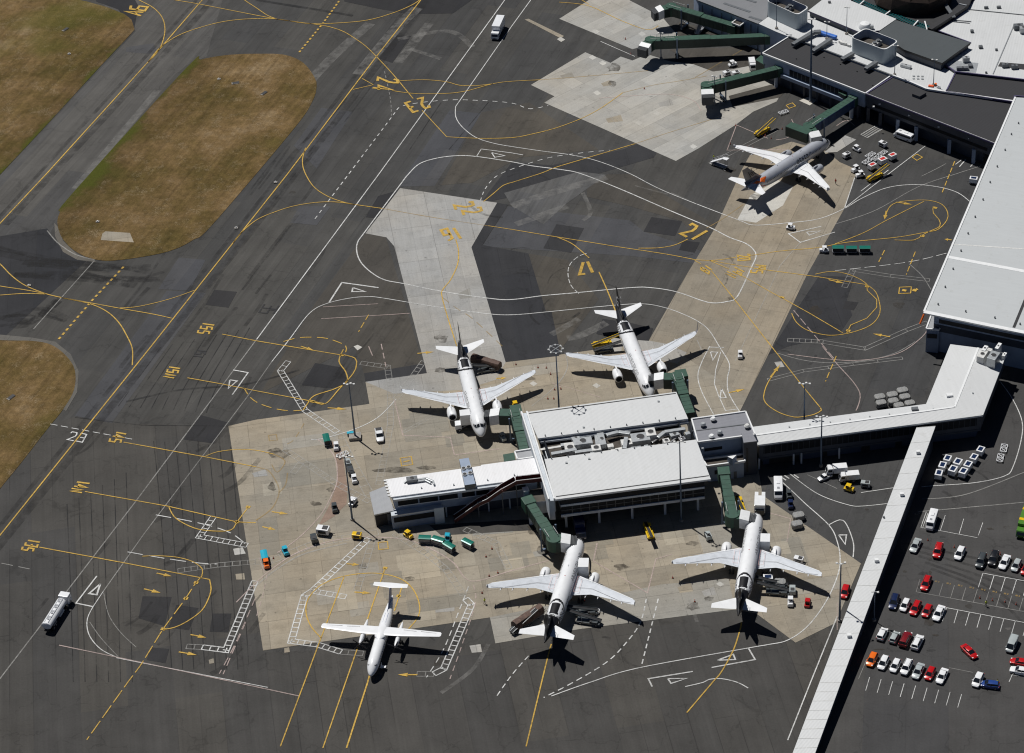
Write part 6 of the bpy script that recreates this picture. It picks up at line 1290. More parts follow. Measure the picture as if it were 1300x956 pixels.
# people
def person(col, px, d, label, lean=.15, vest='hivis'):
    t = thing('person', label, 'person')
    j = [(0, 0, .95), (0, 0, 1.15), (.02, 0, 1.42), (.03, 0, 1.52), (.06, 0, 1.66), (.06, 0, 1.76), (0, .1, .9), (.14, .11, .5), (.02, .11, .08), (.16, .12, .04), (0, -.1, .9), (-.04, -.11, .5), (-.2, -.11, .1), (-.07, -.12, .04),
         (.02, .19, 1.42), (.06, .25, 1.15), (.24, .24, .98), (.31, .24, .95), (.02, -.19, 1.42), (-.04, -.26, 1.15), (.1, -.27, .95), (.17, -.27, .92)]
    e = [(0, 1), (1, 2), (2, 3), (3, 4), (4, 5), (0, 6), (6, 7), (7, 8), (8, 9), (0, 10), (10, 11), (11, 12), (12, 13), (2, 14), (14, 15), (15, 16), (16, 17), (2, 18), (18, 19), (19, 20), (20, 21)]
    rad = [.15, .15, .16, .06, .095, .085, .10, .07, .05, .045, .10, .07, .05, .045, .07, .05, .035, .035, .07, .05, .035, .035]
    me = bpy.data.meshes.new('body'); me.from_pydata(j, e, []); ob = bpy.data.objects.new('tmp', me); COL.objects.link(ob)
    md = ob.modifiers.new('s', 'SKIN'); me.update()
    for i, v in enumerate(me.skin_vertices[0].data): v.radius = (rad[i], rad[i] * (1.25 if i < 3 else 1)); v.use_root = (i == 0)
    s2 = ob.modifiers.new('u', 'SUBSURF'); s2.levels = 1; s2.render_levels = 1
    dg = bpy.context.evaluated_depsgraph_get(); m2 = bpy.data.meshes.new_from_object(ob.evaluated_get(dg)); bpy.data.objects.remove(ob)
    for n_ in ('cloth_dark', vest, 'skin', 'trim_black'): m2.materials.append(MATS[n_])
    for p_ in m2.polygons:
        z = p_.center.z; y = abs(p_.center.y); p_.use_smooth = True
        p_.material_index = 3 if z < .1 else 2 if z > 1.52 or (y > .2 and z < 1.0 and z > .85) else 1 if z > .95 else 0
    b = bpy.data.objects.new('body', m2); COL.objects.link(b); b.parent = t
    mb = MB(); mb.loft([[Vector((.05 + r * math.cos(2 * PI * i / 10), r * math.sin(2 * PI * i / 10), z)) for i in range(10)] for r, z in ((.11, 1.70), (.115, 1.77), (.07, 1.845))], 'hair_brown'); part(mb, 'hair', t, True)
    p_ = G(px[0], px[1], .9); t.location = (p_.x, p_.y, .07); t.rotation_euler = (0, 0, ang(px, d))
person('hivis', (1251.8, 766), (1, 1), 'person in a bright vest walking in the empty bays of the car park')
person('red', (1061, 230.5), (-1, 1), 'person in red walking beside the wing of the silver airliner', vest='cloth_red')
person('hivis', (615, 763), (1, .3), 'person in a bright vest left of the southern airliner wingtip')
person('hivis', (906, 200), (1, .3), 'person in a bright vest at the grey mobile steps left of the silver airliner')
person('hivis', (1266, 866), (1, .3), 'person in a bright vest beside the blue hatchback at the bottom edge')
# ================================================================ buildings
sheet_roof_mat('roof_white', (0.59, 0.60, 0.60), -PIERA, 0.9, 0.99, var=.03)
sheet_roof_mat('roof_hall', (0.475, 0.495, 0.50), -ang((1230, 300), (40, -90)), 0.9, 0.985, var=.03)
sheet_roof_mat('roof_bright', (0.76, 0.76, 0.77), -PIERA, 1.1, 0.985, var=.04)
sheet_roof_mat('roof_grey', (0.22, 0.225, 0.25), -PIERA, 0.8, 0.85)
sheet_roof_mat('roof_lightgrey', (0.32, 0.33, 0.345), -PIERA, 0.8, 0.9)
sheet_roof_mat('roof_charcoal', (0.028, 0.028, 0.031), -ang((1030, 80), (60, 25)), 3.0, 0.97, rough=.85)
sheet_roof_mat('roof_slate', (0.068, 0.078, 0.082), -ang((1170, 50), (60, 20)), 0.7, 0.85)
sheet_roof_mat('roof_membrane', (0.57, 0.58, 0.58), -ang((1240, 60), (60, 5)), 2.5, 0.985, var=.07)
sheet_roof_mat('roof_dull', (0.20, 0.205, 0.215), -ang((920, 10), (60, 20)), 1.2, 0.85)
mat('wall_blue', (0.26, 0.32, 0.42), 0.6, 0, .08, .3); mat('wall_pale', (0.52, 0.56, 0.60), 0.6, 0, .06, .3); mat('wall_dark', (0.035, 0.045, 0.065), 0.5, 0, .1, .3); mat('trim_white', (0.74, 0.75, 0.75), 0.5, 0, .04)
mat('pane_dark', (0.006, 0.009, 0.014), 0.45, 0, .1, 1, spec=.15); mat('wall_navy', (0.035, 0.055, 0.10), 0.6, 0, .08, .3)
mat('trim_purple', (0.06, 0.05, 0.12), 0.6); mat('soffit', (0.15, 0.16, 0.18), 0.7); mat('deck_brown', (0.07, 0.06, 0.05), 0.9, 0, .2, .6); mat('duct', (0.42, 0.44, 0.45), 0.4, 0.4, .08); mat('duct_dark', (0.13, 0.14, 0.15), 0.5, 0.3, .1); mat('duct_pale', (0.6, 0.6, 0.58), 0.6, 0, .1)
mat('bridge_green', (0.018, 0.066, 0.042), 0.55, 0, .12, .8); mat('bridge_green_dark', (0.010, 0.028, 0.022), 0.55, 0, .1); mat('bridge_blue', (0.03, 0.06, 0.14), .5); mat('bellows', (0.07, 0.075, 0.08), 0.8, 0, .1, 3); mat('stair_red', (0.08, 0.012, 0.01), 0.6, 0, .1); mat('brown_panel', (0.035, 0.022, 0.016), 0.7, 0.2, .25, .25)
mat('teal_glass', (0.01, 0.10, 0.11), 0.25); mat('mast_steel', (0.10, 0.14, 0.20), 0.5, .3); mat('roof_glass', (0.015, 0.02, 0.03), 0.08, 0, 0); mat('blue_tarp', (0.03, 0.14, 0.5), .6); mat('concrete_block', (0.3, 0.28, 0.25), 0.85, 0, .15)

def W(px, z): return [G(x, y, z) for x, y in px]
def lerp(a, b, t): return a + (b - a) * t
def inset(pts, d):
    c = sum(pts, Vector((0, 0, 0))) / len(pts)
    return [p + (c - p).normalized() * d * 1.3 for p in pts]
class Bld:
    """a building: an Empty on the ground whose parts are meshes in world metres"""
    def __init__(s, name, label, cat, px, group=None):
        p = G(px[0], px[1], 0); s.o = Vector((p.x, p.y, 0)); s.t = thing(name, label, cat, s.o, 0, group)
    def part(s, mb, name, parent=None, smooth=False, bevel=0.0, label=None):
        if parent is None: parent = s.t; o = mb.build(name, parent, origin=s.o, smooth=smooth, bevel=bevel)
        else: o = mb.build(name, parent, origin=s.o, smooth=smooth, bevel=bevel)
        if label: o['label'] = label
        return o
    def slab(s, name, px, z, th, mt, edge='trim_white', parent=None, parapet=0.0, zs=None):
        pts = W(px, z) if zs is None else [G(x, y, q) for (x, y), q in zip(px, zs)]
        z1 = z if zs is None else list(zs); z0 = z - th if zs is None else [q - th for q in zs]
        mb = MB(); mb.prism([(p.x, p.y) for p in pts], z0, z1, edge, top=mt); r = s.part(mb, name, parent)
        if parapet > 0:
            mb = MB(); n = len(pts)
            for i in range(n):
                a, b = pts[i], pts[(i + 1) % n]; mb.beam(a + Vector((0, 0, parapet / 2)), b + Vector((0, 0, parapet / 2)), .35, parapet, edge)
            s.part(mb, 'parapet', r)
        return r
    def walls(s, px, z, z0, z1, mt, name='wall', ins=0.0):
        pts = W(px, z)
        if ins: pts = inset(pts, ins)
        mb = MB(); mb.prism([(p.x, p.y) for p in pts], z0, z1, mt); return s.part(mb, name)
def band(mb, a, b, z0, z1, out, mt, t0=0.0, t1=1.0, th=.08):
    """a strip on the vertical plane through a-b, 'out' metres proud towards the camera side"""
    p, q = lerp(a, b, t0), lerp(a, b, t1); d = (q - p).normalized(); nn = Vector((d.y, -d.x, 0))
    if nn.y > 0: nn = -nn
    p0, q0 = p + nn * out, q + nn * out
    mb.prism([(p0.x, p0.y), (q0.x, q0.y), (q0.x - nn.x * th, q0.y - nn.y * th), (p0.x - nn.x * th, p0.y - nn.y * th)], z0, z1, mt)
def units(B, lst, z, parent=None):
    """rooftop plant: (x, y, length, width, height, material, turn)"""
    for (x, y, l, w_, h, mt, a) in lst:
        p = G(x, y, z + h / 2); mb = MB(); mb.box((p.x, p.y, z + h / 2), (l, w_, h), mt, rz=a)
        if h > .8 and l > 1.2: mb.tube((p.x, p.y, z + h), (p.x, p.y, z + h + .12), min(l, w_) * .32, None, 12, 'trim_black')
        B.part(mb, 'air_conditioner', parent, bevel=.05)
def pipes(B, segs, z, r=.35, mt='duct', name='duct', parent=None):
    for pl in segs:
        mb = MB(); pts = [G(x, y, z + dz) for x, y, dz in pl]
        for a, b in zip(pts[:-1], pts[1:]): mb.beam(a, b, r * 2, r * 1.5, mt)
        B.part(mb, name, parent, bevel=.08)

# ---------- the pier lounge
Z = 10.5
B = Bld('pier_building', 'square pier building with two white roof halves and a sunken deck of plant between them', 'building', (790, 600))
NR = [(668.8, 523), (858.5, 497.4), (873.5, 531.5), (683, 556.5)]; SR = [(691.2, 582.8), (883.9, 558), (902.3, 608.2), (703.8, 634.2)]
nr = B.slab('roof', NR, Z, .5, 'roof_white'); sr = B.slab('roof', SR, Z, .5, 'roof_white')
mb = MB()
a, b = W([(706, 630.5)], Z)[0], W([(900, 604)], Z)[0]; mb.beam(a + Vector((0, 0, .03)), b + Vector((0, 0, .03)), .3, .04, 'trim_black'); B.part(mb, 'gutter', sr)
mb = MB(); a, b = W([(671.5, 525)], Z)[0], W([(858, 499.5)], Z)[0]; mb.beam(a + Vector((0, 0, .03)), b + Vector((0, 0, .03)), .3, .04, 'trim_black'); B.part(mb, 'gutter', nr)
nw, ne, se, sw = W([NR[0]], Z)[0], W([NR[1]], Z)[0], W([SR[2]], Z)[0], W([SR[3]], Z)[0]
ins_ = inset([sw, se, ne, nw], 2.2)
mb = MB(); mb.prism([(p.x, p.y) for p in ins_], 4.3, 8.6, 'wall_dark', top='deck_brown'); B.part(mb, 'wall')
mb = MB(); mb.prism([(p.x, p.y) for p in inset([sw, se, ne, nw], 7)], 0, 4.3, 'wall_dark'); B.part(mb, 'ground_floor')
for q, top_ in (([NR[0], NR[1], NR[2], NR[3]], nr), ([SR[0], SR[1], SR[2], SR[3]], sr)):
    mb = MB(); pp = inset(W(q, Z), 1.2); mb.prism([(p.x, p.y) for p in pp], 8.5, 10.0, 'wall_blue'); B.part(mb, 'upper_wall')
isw, ise, ine, inw = ins_
for (p, q) in ((isw, ise), (inw, ine), (inw, isw), (ine, ise)):
    o_ = 1.6 if p is isw else .05
    mb = MB(); band(mb, p, q, 8.45, 9.95, o_ + .15, 'pane_dark', -.02, 1.02, .4); w1 = B.part(mb, 'window_band')
    mb = MB(); band(mb, p, q, 7.85, 8.4, o_ + .3, 'wall_pale', -.02, 1.02, .4); B.part(mb, 'spandrel')
    mb = MB(); band(mb, p, q, 4.7, 5.4, o_ + .3, 'wall_pale', -.02, 1.02, .4); B.part(mb, 'spandrel')
    mb = MB(); band(mb, p, q, 5.4, 7.85, o_, 'pane_dark', -.02, 1.02, .4); w2 = B.part(mb, 'window_band')
    mb = MB(); band(mb, p, q, 6.5, 6.6, o_ + .1, 'duct_dark', -.02, 1.02, .2); B.part(mb, 'transom', w2)
    for k in range(1, 16): mb = MB(); band(mb, p, q, 5.4, 7.85, o_ + .08, 'duct_dark', k / 16 - .0015, k / 16 + .0015); B.part(mb, 'mullion', w2)
for k in range(5):
    for (p, q) in ((isw, ise), (inw, ine)):
        c = lerp(p, q, .02 + k * .24); mb = MB(); mb.box((c.x, c.y, 2.4), (.55, .55, 4.7), 'wall_pale'); B.part(mb, 'column')
mb = MB()   # white verge up the west side, with posts
mb.prism([(sw.x, sw.y), (nw.x, nw.y), (nw.x - 1.3, nw.y), (sw.x - 1.3, sw.y)], 4.4, 10.2, 'wall_pale')
for off in (0, -1.3): mb.beam(sw + Vector((off, 0, .1)), nw + Vector((off, 0, .1)), .35, .5, 'trim_white')
B.part(mb, 'verge_frame')
mb = MB()   # high ledge along the sunken deck
a, b = W([(686, 561)], 9.4)[0], W([(874, 536)], 9.4)[0]; mb.beam(a, b, .8, .5, 'wall_pale'); B.part(mb, 'gutter_ledge')
for k in range(9):
    for r_, e0, e1 in ((sr, (694, 583.5), (883, 559.5)), (nr, (686, 554.5), (872, 530))):
        q = G(e0[0] + (e1[0] - e0[0]) * (k + .3) / 9, e0[1] + (e1[1] - e0[1]) * (k + .3) / 9, Z); mb = MB(); mb.tube((q.x, q.y, Z), (q.x, q.y, Z + .45), .14, None, 8, 'duct_dark'); B.part(mb, 'roof_vent', r_)
for x, y in ((748, 583), (892, 570), (719, 588), (741, 543), (836, 510)): q = G(x, y, Z); mb = MB(); mb.box((q.x, q.y, Z + .15), (.5, .4, .3), 'duct'); B.part(mb, 'roof_hatch', sr)
zd = 8.6
units(B, [(740, 563, 4.5, 2.6, 1.8, 'duct', .1), (757, 571, 2.2, 2.2, 1.5, 'duct_pale', .1), (724, 570, 2.6, 3.6, 1.2, 'duct_pale', .1), (764, 560, 1.6, 4.6, 1.6, 'duct', .1), (813, 558, 4.4, 3.2, 1.8, 'duct', .1), (826, 552, 2.4, 3, 2.0, 'duct_pale', .1), (797, 563, 3.2, 2.2, 1.2, 'duct_pale', .1), (808, 572, 2.4, 1.6, 1.4, 'duct', .1),
          (846, 562, 1.6, 1.6, 1.5, 'duct_pale', .2), (856, 553, 2.2, 1.6, 1.3, 'duct', .3), (866, 559, 1.5, 1.3, 1.4, 'metal_bare', .3), (873, 553, 1.2, 1.0, 1.7, 'duct', .3), (838, 570, 1.8, 1.2, 1.1, 'duct_pale', .1), (783, 574, 2.6, 1.5, .9, 'duct_pale', .1), (731, 558, 2, 1.2, 1.2, 'duct', .1), (748, 553, 1.4, 1.2, 1.0, 'duct_pale', .1), (880, 565, 1.2, 1.2, .9, 'duct_pale', .1), (859, 566, 1.4, .9, 1.2, 'metal_bare', .5), (775, 567, 1.5, 1.3, .8, 'duct_pale', .1), (852, 570, 1, 1.6, 1, 'duct', .3)], zd)
pipes(B, [[(700, 577, 1), (712, 575, 1), (732, 571, 1)], [(712, 566, .6), (736, 563, .6)], [(770, 577, .7), (790, 573, .7), (802, 571, .7)], [(770, 553, 1.4), (785, 549, 1.4), (800, 551, 1.4)], [(835, 556, 1.3), (844, 549, 1.3), (870, 545, 1.3)], [(752, 575, .8), (754, 584, .8)], [(757, 552, .6), (761, 580, .6)], [(820, 566, 1.2), (824, 575, 1.2)], [(795, 556, 1.7), (793, 570, 1.7)], [(730, 575, .9), (760, 571, .9)]], zd, .5, 'duct')
pipes(B, [[(828, 562, .8), (838, 555, .8), (850, 552, .8)], [(862, 550, .9), (869, 562, .9)], [(741, 553, .5), (745, 568, .5)], [(845, 567, .5), (868, 548, .6)], [(700, 560, .4), (720, 557, .4)]], zd, .2, 'metal_bare', 'pipe')
mb = MB()   # pale service paths of the deck
for a, b in (((686, 571), (735, 563)), ((757, 576), (800, 567)), ((735, 563), (737, 581))):
    p, q = G(*a, zd), G(*b, zd); mb.beam(p + Vector((0, 0, .06)), q + Vector((0, 0, .06)), .7, .1, 'duct_pale')
B.part(mb, 'deck_path')

# ---------- west wing of the pier
Zw = 8.5
B = Bld('west_wing', 'long low wing with bright white roof running west from the pier building', 'building', (590, 640))
WR = [(490, 608.5), (610, 591.5), (611, 590.2), (683, 580.5), (686, 605.7), (603, 616.6), (565, 622), (496, 631)]
rf = B.slab('roof', WR, Zw, .45, 'roof_bright')
pp = W([(490, 608.5), (683, 580.5), (686, 605.7), (496, 631)], Zw); p4 = inset(pp, .7)
mb = MB(); mb.prism([(p.x, p.y) for p in p4], 3.0, Zw - .45, 'wall_blue'); B.part(mb, 'wall')
mb = MB(); mb.prism([(p.x, p.y) for p in inset(pp, 2.4)], 0, 3.0, 'wall_dark'); B.part(mb, 'ground_floor')
c_sw, c_se = p4[3], p4[2]; c_nw, c_ne = p4[0], p4[1]
for (t0, t1) in ((.02, .16), (.17, .30), (.31, .44), (.47, .56), (.57, .66), (.74, .92)):
    mb = MB(); band(mb, c_sw, c_se, 5.4, 7.3, .06, 'pane_dark', t0, t1); w_ = B.part(mb, 'window')
    mb = MB(); band(mb, c_sw, c_se, 5.2, 5.4, .12, 'trim_white', t0 - .005, t1 + .005, .2); B.part(mb, 'sill', w_)
mb = MB(); band(mb, c_sw, c_se, 7.5, 8.1, .9, 'wall_pale', -.01, 1.0, .9); B.part(mb, 'fascia')
for k in range(7): c = lerp(c_sw, c_se, .05 + k * .15); mb = MB(); mb.box((c.x, c.y, 1.6), (.35, .35, 3.2), 'wall_pale'); B.part(mb, 'column')
mb = MB(); n_ = 12
for k in range(6):   # stepped west edge of the roof
    p = lerp(pp[0], pp[3], k / 6 + .06); mb.box((p.x - .15, p.y, Zw - .1), (.9, .45, .3), 'trim_white')
B.part(mb, 'edge_cap', rf)
units(B, [(523, 609, 2.6, 1.5, 1.0, 'duct_dark', .1)], Zw, rf)
pipes(B, [[(529, 609, .5), (541, 607, .5), (550, 611, .5), (551, 615, .5)], [(530, 611, .4), (540, 609.5, .4), (547, 613, .4)], [(517, 610, .3), (513, 613, .2)]], Zw, .22, 'duct')
p = W([(583, 583), (595, 581), (603.5, 614), (590, 616)], Zw + 1.4); mb = MB(); mb.prism([(q.x, q.y) for q in p], Zw, Zw + 1.4, 'duct_dark', top='wall_blue'); ph = B.part(mb, 'plant_housing')
for x, y in ((588.5, 595), (595, 593.5), (590, 602.5), (597, 601)):
    q = G(x, y, Zw + 1.5); mb = MB(); mb.tube((q.x, q.y, Zw + 1.4), (q.x, q.y, Zw + 1.75), .62, .55, 14, 'duct_pale'); mb.tube((q.x, q.y, Zw + 1.76), (q.x, q.y, Zw + 1.78), .45, None, 12, 'trim_black'); B.part(mb, 'fan', ph)
for x, y in ((535, 620), (576, 616), (619, 610), (653, 603.5), (657, 605)): q = G(x, y, Zw); mb = MB(); mb.box((q.x, q.y, Zw + .2), (.3, .3, .4), 'duct'); B.part(mb, 'roof_vent', rf)
# lower canopy and shelter along the south side
mb = MB(); a, b = G(497, 655, 4.2), G(562, 645, 4.2); d = (b - a).normalized(); nn = Vector((-d.y, d.x, 0))
mb.prism([(a.x, a.y), (b.x, b.y), (b.x + nn.x * 2.2, b.y + nn.y * 2.2), (a.x + nn.x * 2.2, a.y + nn.y * 2.2)], 3.8, 4.2, 'wall_pale'); B.part(mb, 'canopy')
mb = MB(); mb.prism([(a.x, a.y), (b.x, b.y), (b.x + nn.x * 2.0, b.y + nn.y * 2.0), (a.x + nn.x * 2.0, a.y + nn.y * 2.0)], 0, 3.8, 'wall_blue'); B.part(mb, 'shelter_wall')
mb = MB(); band(mb, a, b, 2.0, 3.5, .05, 'pane_dark', .04, .95); B.part(mb, 'window')
mb = MB(); q = G(557, 645, 4.6); mb.box((q.x, q.y, 2.4), (2.3, .5, 4.8), 'wall_pale', rz=PIERA); B.part(mb, 'end_panel')

B = Bld('low_annex', 'low grey flat-roofed annex at the west tip of the pier wing', 'building', (487, 655))
AR = [(469, 625), (489, 617), (500.7, 648), (475, 653.5)]
B.slab('roof', AR, 4.4, .35, 'roof_lightgrey', 'duct'); B.walls(AR, 4.4, 0, 4.05, 'trim_black', ins=.5)
q0, q1 = inset(W(AR, 4.4), .5)[3], inset(W(AR, 4.4), .5)[2]; mb = MB(); band(mb, q0, q1, .1, 3.2, .05, 'trim_black', .1, .6); band(mb, q0, q1, .1, 3.2, .05, 'duct_dark', .66, .9); B.part(mb, 'door')

B = Bld('escape_stair', 'dark red open stair with white handrails climbing the south side of the pier wing', 'stair', (610, 655))
pl = [G(577, 661, .4), G(590, 652, 2.1), G(607, 640, 4.4), G(619, 634.5, 5.1), G(637, 622, 7.6), G(655, 612, 9.0), G(690, 608, 9.1)]
for a, b in zip(pl[:-1], pl[1:]):
    mb = MB(); mb.beam(a, b, 1.7, .18, 'duct_pale' if abs(a.z - 4.4) < .1 else 'stair_red')
    n_ = max(2, int((b - a).length / .4))
    if abs(b.z - a.z) > .5:
        for k in range(n_): c = lerp(a, b, (k + .5) / n_); mb.box((c.x, c.y, c.z + .12), (.3, 1.5, .08), 'stair_red', rz=math.atan2(b.y - a.y, b.x - a.x))
    B.part(mb, 'landing' if abs(b.z - a.z) < .8 else 'stair_flight')
for s in (-1, 1):
    mb = MB()
    for a, b in zip(pl[:-1], pl[1:]):
        d = (b - a).normalized(); nn = Vector((-d.y, d.x, 0)).normalized() * .85 * s; u = Vector((0, 0, 1))
        mb.beam(a + nn + u * 1.1, b + nn + u * 1.1, .1, .1, 'trim_white'); mb.beam(a + nn + u * .5, b + nn + u * .5, .04, .9, 'stair_red')
    B.part(mb, 'handrail')
for q in (pl[2], pl[4], pl[5]): mb = MB(); mb.beam(q, Vector((q.x, q.y, 0)), .25, .25, 'duct_dark'); B.part(mb, 'support_post')

# small grey link north of the west wing
B = Bld('link_room', 'small grey roofed link between the north-west bridge and the pier', 'building', (668, 575))
LR = [(653.5, 574), (679, 570), (683, 580.5), (657, 584)]; B.slab('roof', LR, 7.4, .3, 'roof_lightgrey', 'trim_white', parapet=.35); B.walls(LR, 7.4, 3.2, 7.1, 'wall_blue', ins=.3); B.walls(LR, 7.4, 0, 3.2, 'wall_dark', 'ground_floor', .8)

# ---------- east block
Ze = 9.5
B = Bld('east_block', 'grey metal-roofed block joining the pier building to the long corridor', 'building', (925, 585))
ER = [(878, 532.5), (946.5, 523), (958.5, 552), (941, 554.5), (886, 561.8)]
rf = B.slab('roof', ER, Ze, .4, 'roof_grey', 'trim_white', parapet=.3)
B.walls(ER, Ze, 4.2, Ze - .4, 'wall_blue', ins=.35)
mb = MB(); a, b = G(879, 547.5, Ze), G(953, 538, Ze); mb.beam(a + Vector((0, 0, .05)), b + Vector((0, 0, .05)), .3, .12, 'duct_dark'); B.part(mb, 'gutter', rf)
for x, y, m_ in ((905.5, 532, 'trim_white'), (892.5, 539, 'duct'), (913.5, 549, 'duct'), (903.5, 554, 'trim_white'), (948.5, 541, 'duct_pale')):
    q = G(x, y, Ze + .6); mb = MB(); mb.tube((q.x, q.y, Ze), (q.x, q.y, Ze + .7), .55, .55, 14, 'duct_dark'); mb.tube((q.x, q.y, Ze + .7), (q.x, q.y, Ze + 1.1), .75, .45, 14, m_); B.part(mb, 'roof_fan', rf, smooth=True)
pw = inset(W(ER, Ze), .35); mb = MB(); band(mb, pw[4], pw[3], 6.3, 7.2, .06, 'pane_dark', .12, .56); B.part(mb, 'window')
LE = [(894, 590), (941.5, 583), (946, 587), (944, 586.5), (897.6, 593)]
LQ = [(892, 584), (944, 577), (946, 586), (897.6, 592.6)]
r2 = B.slab('lower_roof', LQ, 4.9, .3, 'deck_brown', 'trim_white', parapet=.4); B.walls(LQ, 4.9, 0, 4.6, 'wall_blue', 'lower_wall', .25)
q = [G(923.5, 579.5, 7.0), G(935, 577.5, 7.0), G(930, 582.5, 7.0)]; mb = MB(); mb.prism([(p.x, p.y) for p in q], 4.9, 7.0, 'wall_blue', top='trim_white'); B.part(mb, 'roof_lantern', r2)
mb = MB(); a, b = W([LQ[3], LQ[2]], 4.9); band(mb, a, b, 2.2, 3.4, .05, 'pane_dark', .2, .28); band(mb, a, b, 0.1, 2.2, .05, 'duct_dark', .7, .78); B.part(mb, 'window')
B2 = Bld('stair_tower', 'tall narrow tower with small grey roof and dark shaded front beside the corridor', 'tower', (952, 600))
TR = [(941.5, 549.5), (954, 547.8), (961, 560), (944, 562)]; B2.slab('roof', TR, 10.2, .3, 'roof_grey', 'duct_dark'); B2.walls(TR, 10.2, 0, 9.9, 'wall_dark'); 
a, b = W([TR[3], TR[2]], 10.2); mb = MB(); band(mb, a, b, 1, 8.5, .05, 'trim_black', .2, .35); B2.part(mb, 'window')

# ---------- corridor
Zc = 7.7
B = Bld('corridor', 'long white-roofed corridor from the pier that bends north-east to the great hall', 'building', (1100, 580))
CR = [(954.5, 542), (1175.7, 512.8), (1206.5, 437), (1278, 449), (1248, 527), (962, 564.8)]
CRW = W(CR, Zc)
mid1, mid0, mid2 = G(1212, 516.5, Zc + .7), G(958, 552.5, Zc + .7), G(1242, 441.5, Zc + .7)
mb = MB()
def quad3(mb, a, b, c, d, mt): mb.add([a, b, c, d], [(0, 1, 2, 3)], mt)
A0, A1, A2, A3, A4, A5 = [Vector((p.x, p.y, Zc)) for p in CRW]
A3 = Vector((A3.x, A3.y, Zc))
for q in ((A0, mid0, mid1, A1), (mid0, A5, A4, mid1), (A1, mid1, mid2, A2), (mid1, A4, A3, mid2)): quad3(mb, *[q[k] for k in (3, 2, 1, 0)], 'roof_white')
rf = B.part(mb, 'roof')
mb = MB(); mb.prism([(p.x, p.y) for p in CRW], Zc - .45, Zc - .02, 'trim_white'); B.part(mb, 'fascia', rf)
mb = MB()
for a, b in ((mid0, mid1), (mid1, mid2)): mb.beam(a + Vector((0, 0, .02)), b + Vector((0, 0, .02)), .5, .1, 'trim_white')
mb.beam(A1 + Vector((0, 0, .02)), A4 + Vector((0, 0, .06)), .15, .06, 'duct_pale'); B.part(mb, 'ridge_cap', rf)
def inoff(pts, d):
    n = len(pts); out = []
    for i in range(n):
        a, b, c = pts[i - 1], pts[i], pts[(i + 1) % n]; u = (b - a).normalized(); v = (c - b).normalized()
        n1 = Vector((u.y, -u.x, 0)); n2 = Vector((v.y, -v.x, 0)); s_ = (n1 + n2); s_ = s_.normalized() if s_.length > .01 else n1; k = d / max(.35, s_.dot(n1)); out.append(b + s_ * k)
    return out
ci = inoff(CRW, .4)
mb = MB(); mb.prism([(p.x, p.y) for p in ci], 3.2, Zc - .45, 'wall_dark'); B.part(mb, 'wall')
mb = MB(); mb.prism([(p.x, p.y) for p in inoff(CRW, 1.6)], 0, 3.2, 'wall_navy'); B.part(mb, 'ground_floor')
mb = MB(); band(mb, ci[5], ci[4], 4.4, 6.6, .05, 'pane_dark', .02, .98); w_ = B.part(mb, 'window_band')
for k in range(1, 40): mb = MB(); band(mb, ci[5], ci[4], 4.4, 6.6, .1, 'wall_dark', k / 40 - .0008, k / 40 + .0008); B.part(mb, 'mullion', w_)
mb = MB(); band(mb, ci[5], ci[4], 2.7, 3.2, .12, 'wall_dark', 0, 1, .2); B.part(mb, 'spandrel')
e = inoff(CRW, 1.55)
for t0, t1, h_ in ((.03, .17, 2.8), (.46, .50, 2.2), (.62, .65, 2.2), (.28, .30, 2.4)): mb = MB(); band(mb, e[5], e[4], .1, h_, .06, 'trim_black', t0, t1); B.part(mb, 'doorway')
for t_ in (.0, .155, .19, .36): c = lerp(ci[5], ci[4], t_); mb = MB(); mb.box((c.x, c.y - .1, 1.6), (.4, .4, 3.2), 'wall_pale'); B.part(mb, 'column')
for x, y in ((1054, 537), (1079, 533.5), (1104, 530), (1129, 527), (1185, 520.5), (1002, 543), (1028, 540), (1235, 500), (1228, 476), (1212, 515)): q = G(x, y, Zc + .3); mb = MB(); mb.box((q.x, q.y, Zc + .45), (.35, .35, .5), 'duct'); B.part(mb, 'roof_vent', rf)
for x, y, l in ((1161.5, 519, 1.6), (1205.5, 501.5, 1.5)): q = G(x, y, Zc + .8); mb = MB(); mb.box((q.x, q.y, Zc + .6), (l, 1.1, .9), 'trim_white' if x > 1200 else 'duct_dark'); B.part(mb, 'roof_hatch', rf, bevel=.05)
units(B, [(1247, 454, 3.2, 1.8, 2.4, 'duct_pale', 1.0), (1261, 457, 3.4, 2.2, 3.0, 'duct', 1.0), (1250, 447, 2.2, 1.0, 2.6, 'trim_white', 1.0), (1267, 445, 2.6, .9, 3.0, 'trim_white', 1.0), (1275, 452, 1.6, .8, 1.2, 'trim_white', 1.0), (1256, 449, 1.2, 1.2, 2.6, 'duct_pale', 1.0)], Zc, rf)
mb = MB()
for x, y in ((1191, 481), (1182, 503), (1105, 523)): q = G(x, y, Zc); mb.box((q.x, q.y, Zc - .2), (.4, .4, .4), 'red_paint')
B.part(mb, 'beacon', rf)

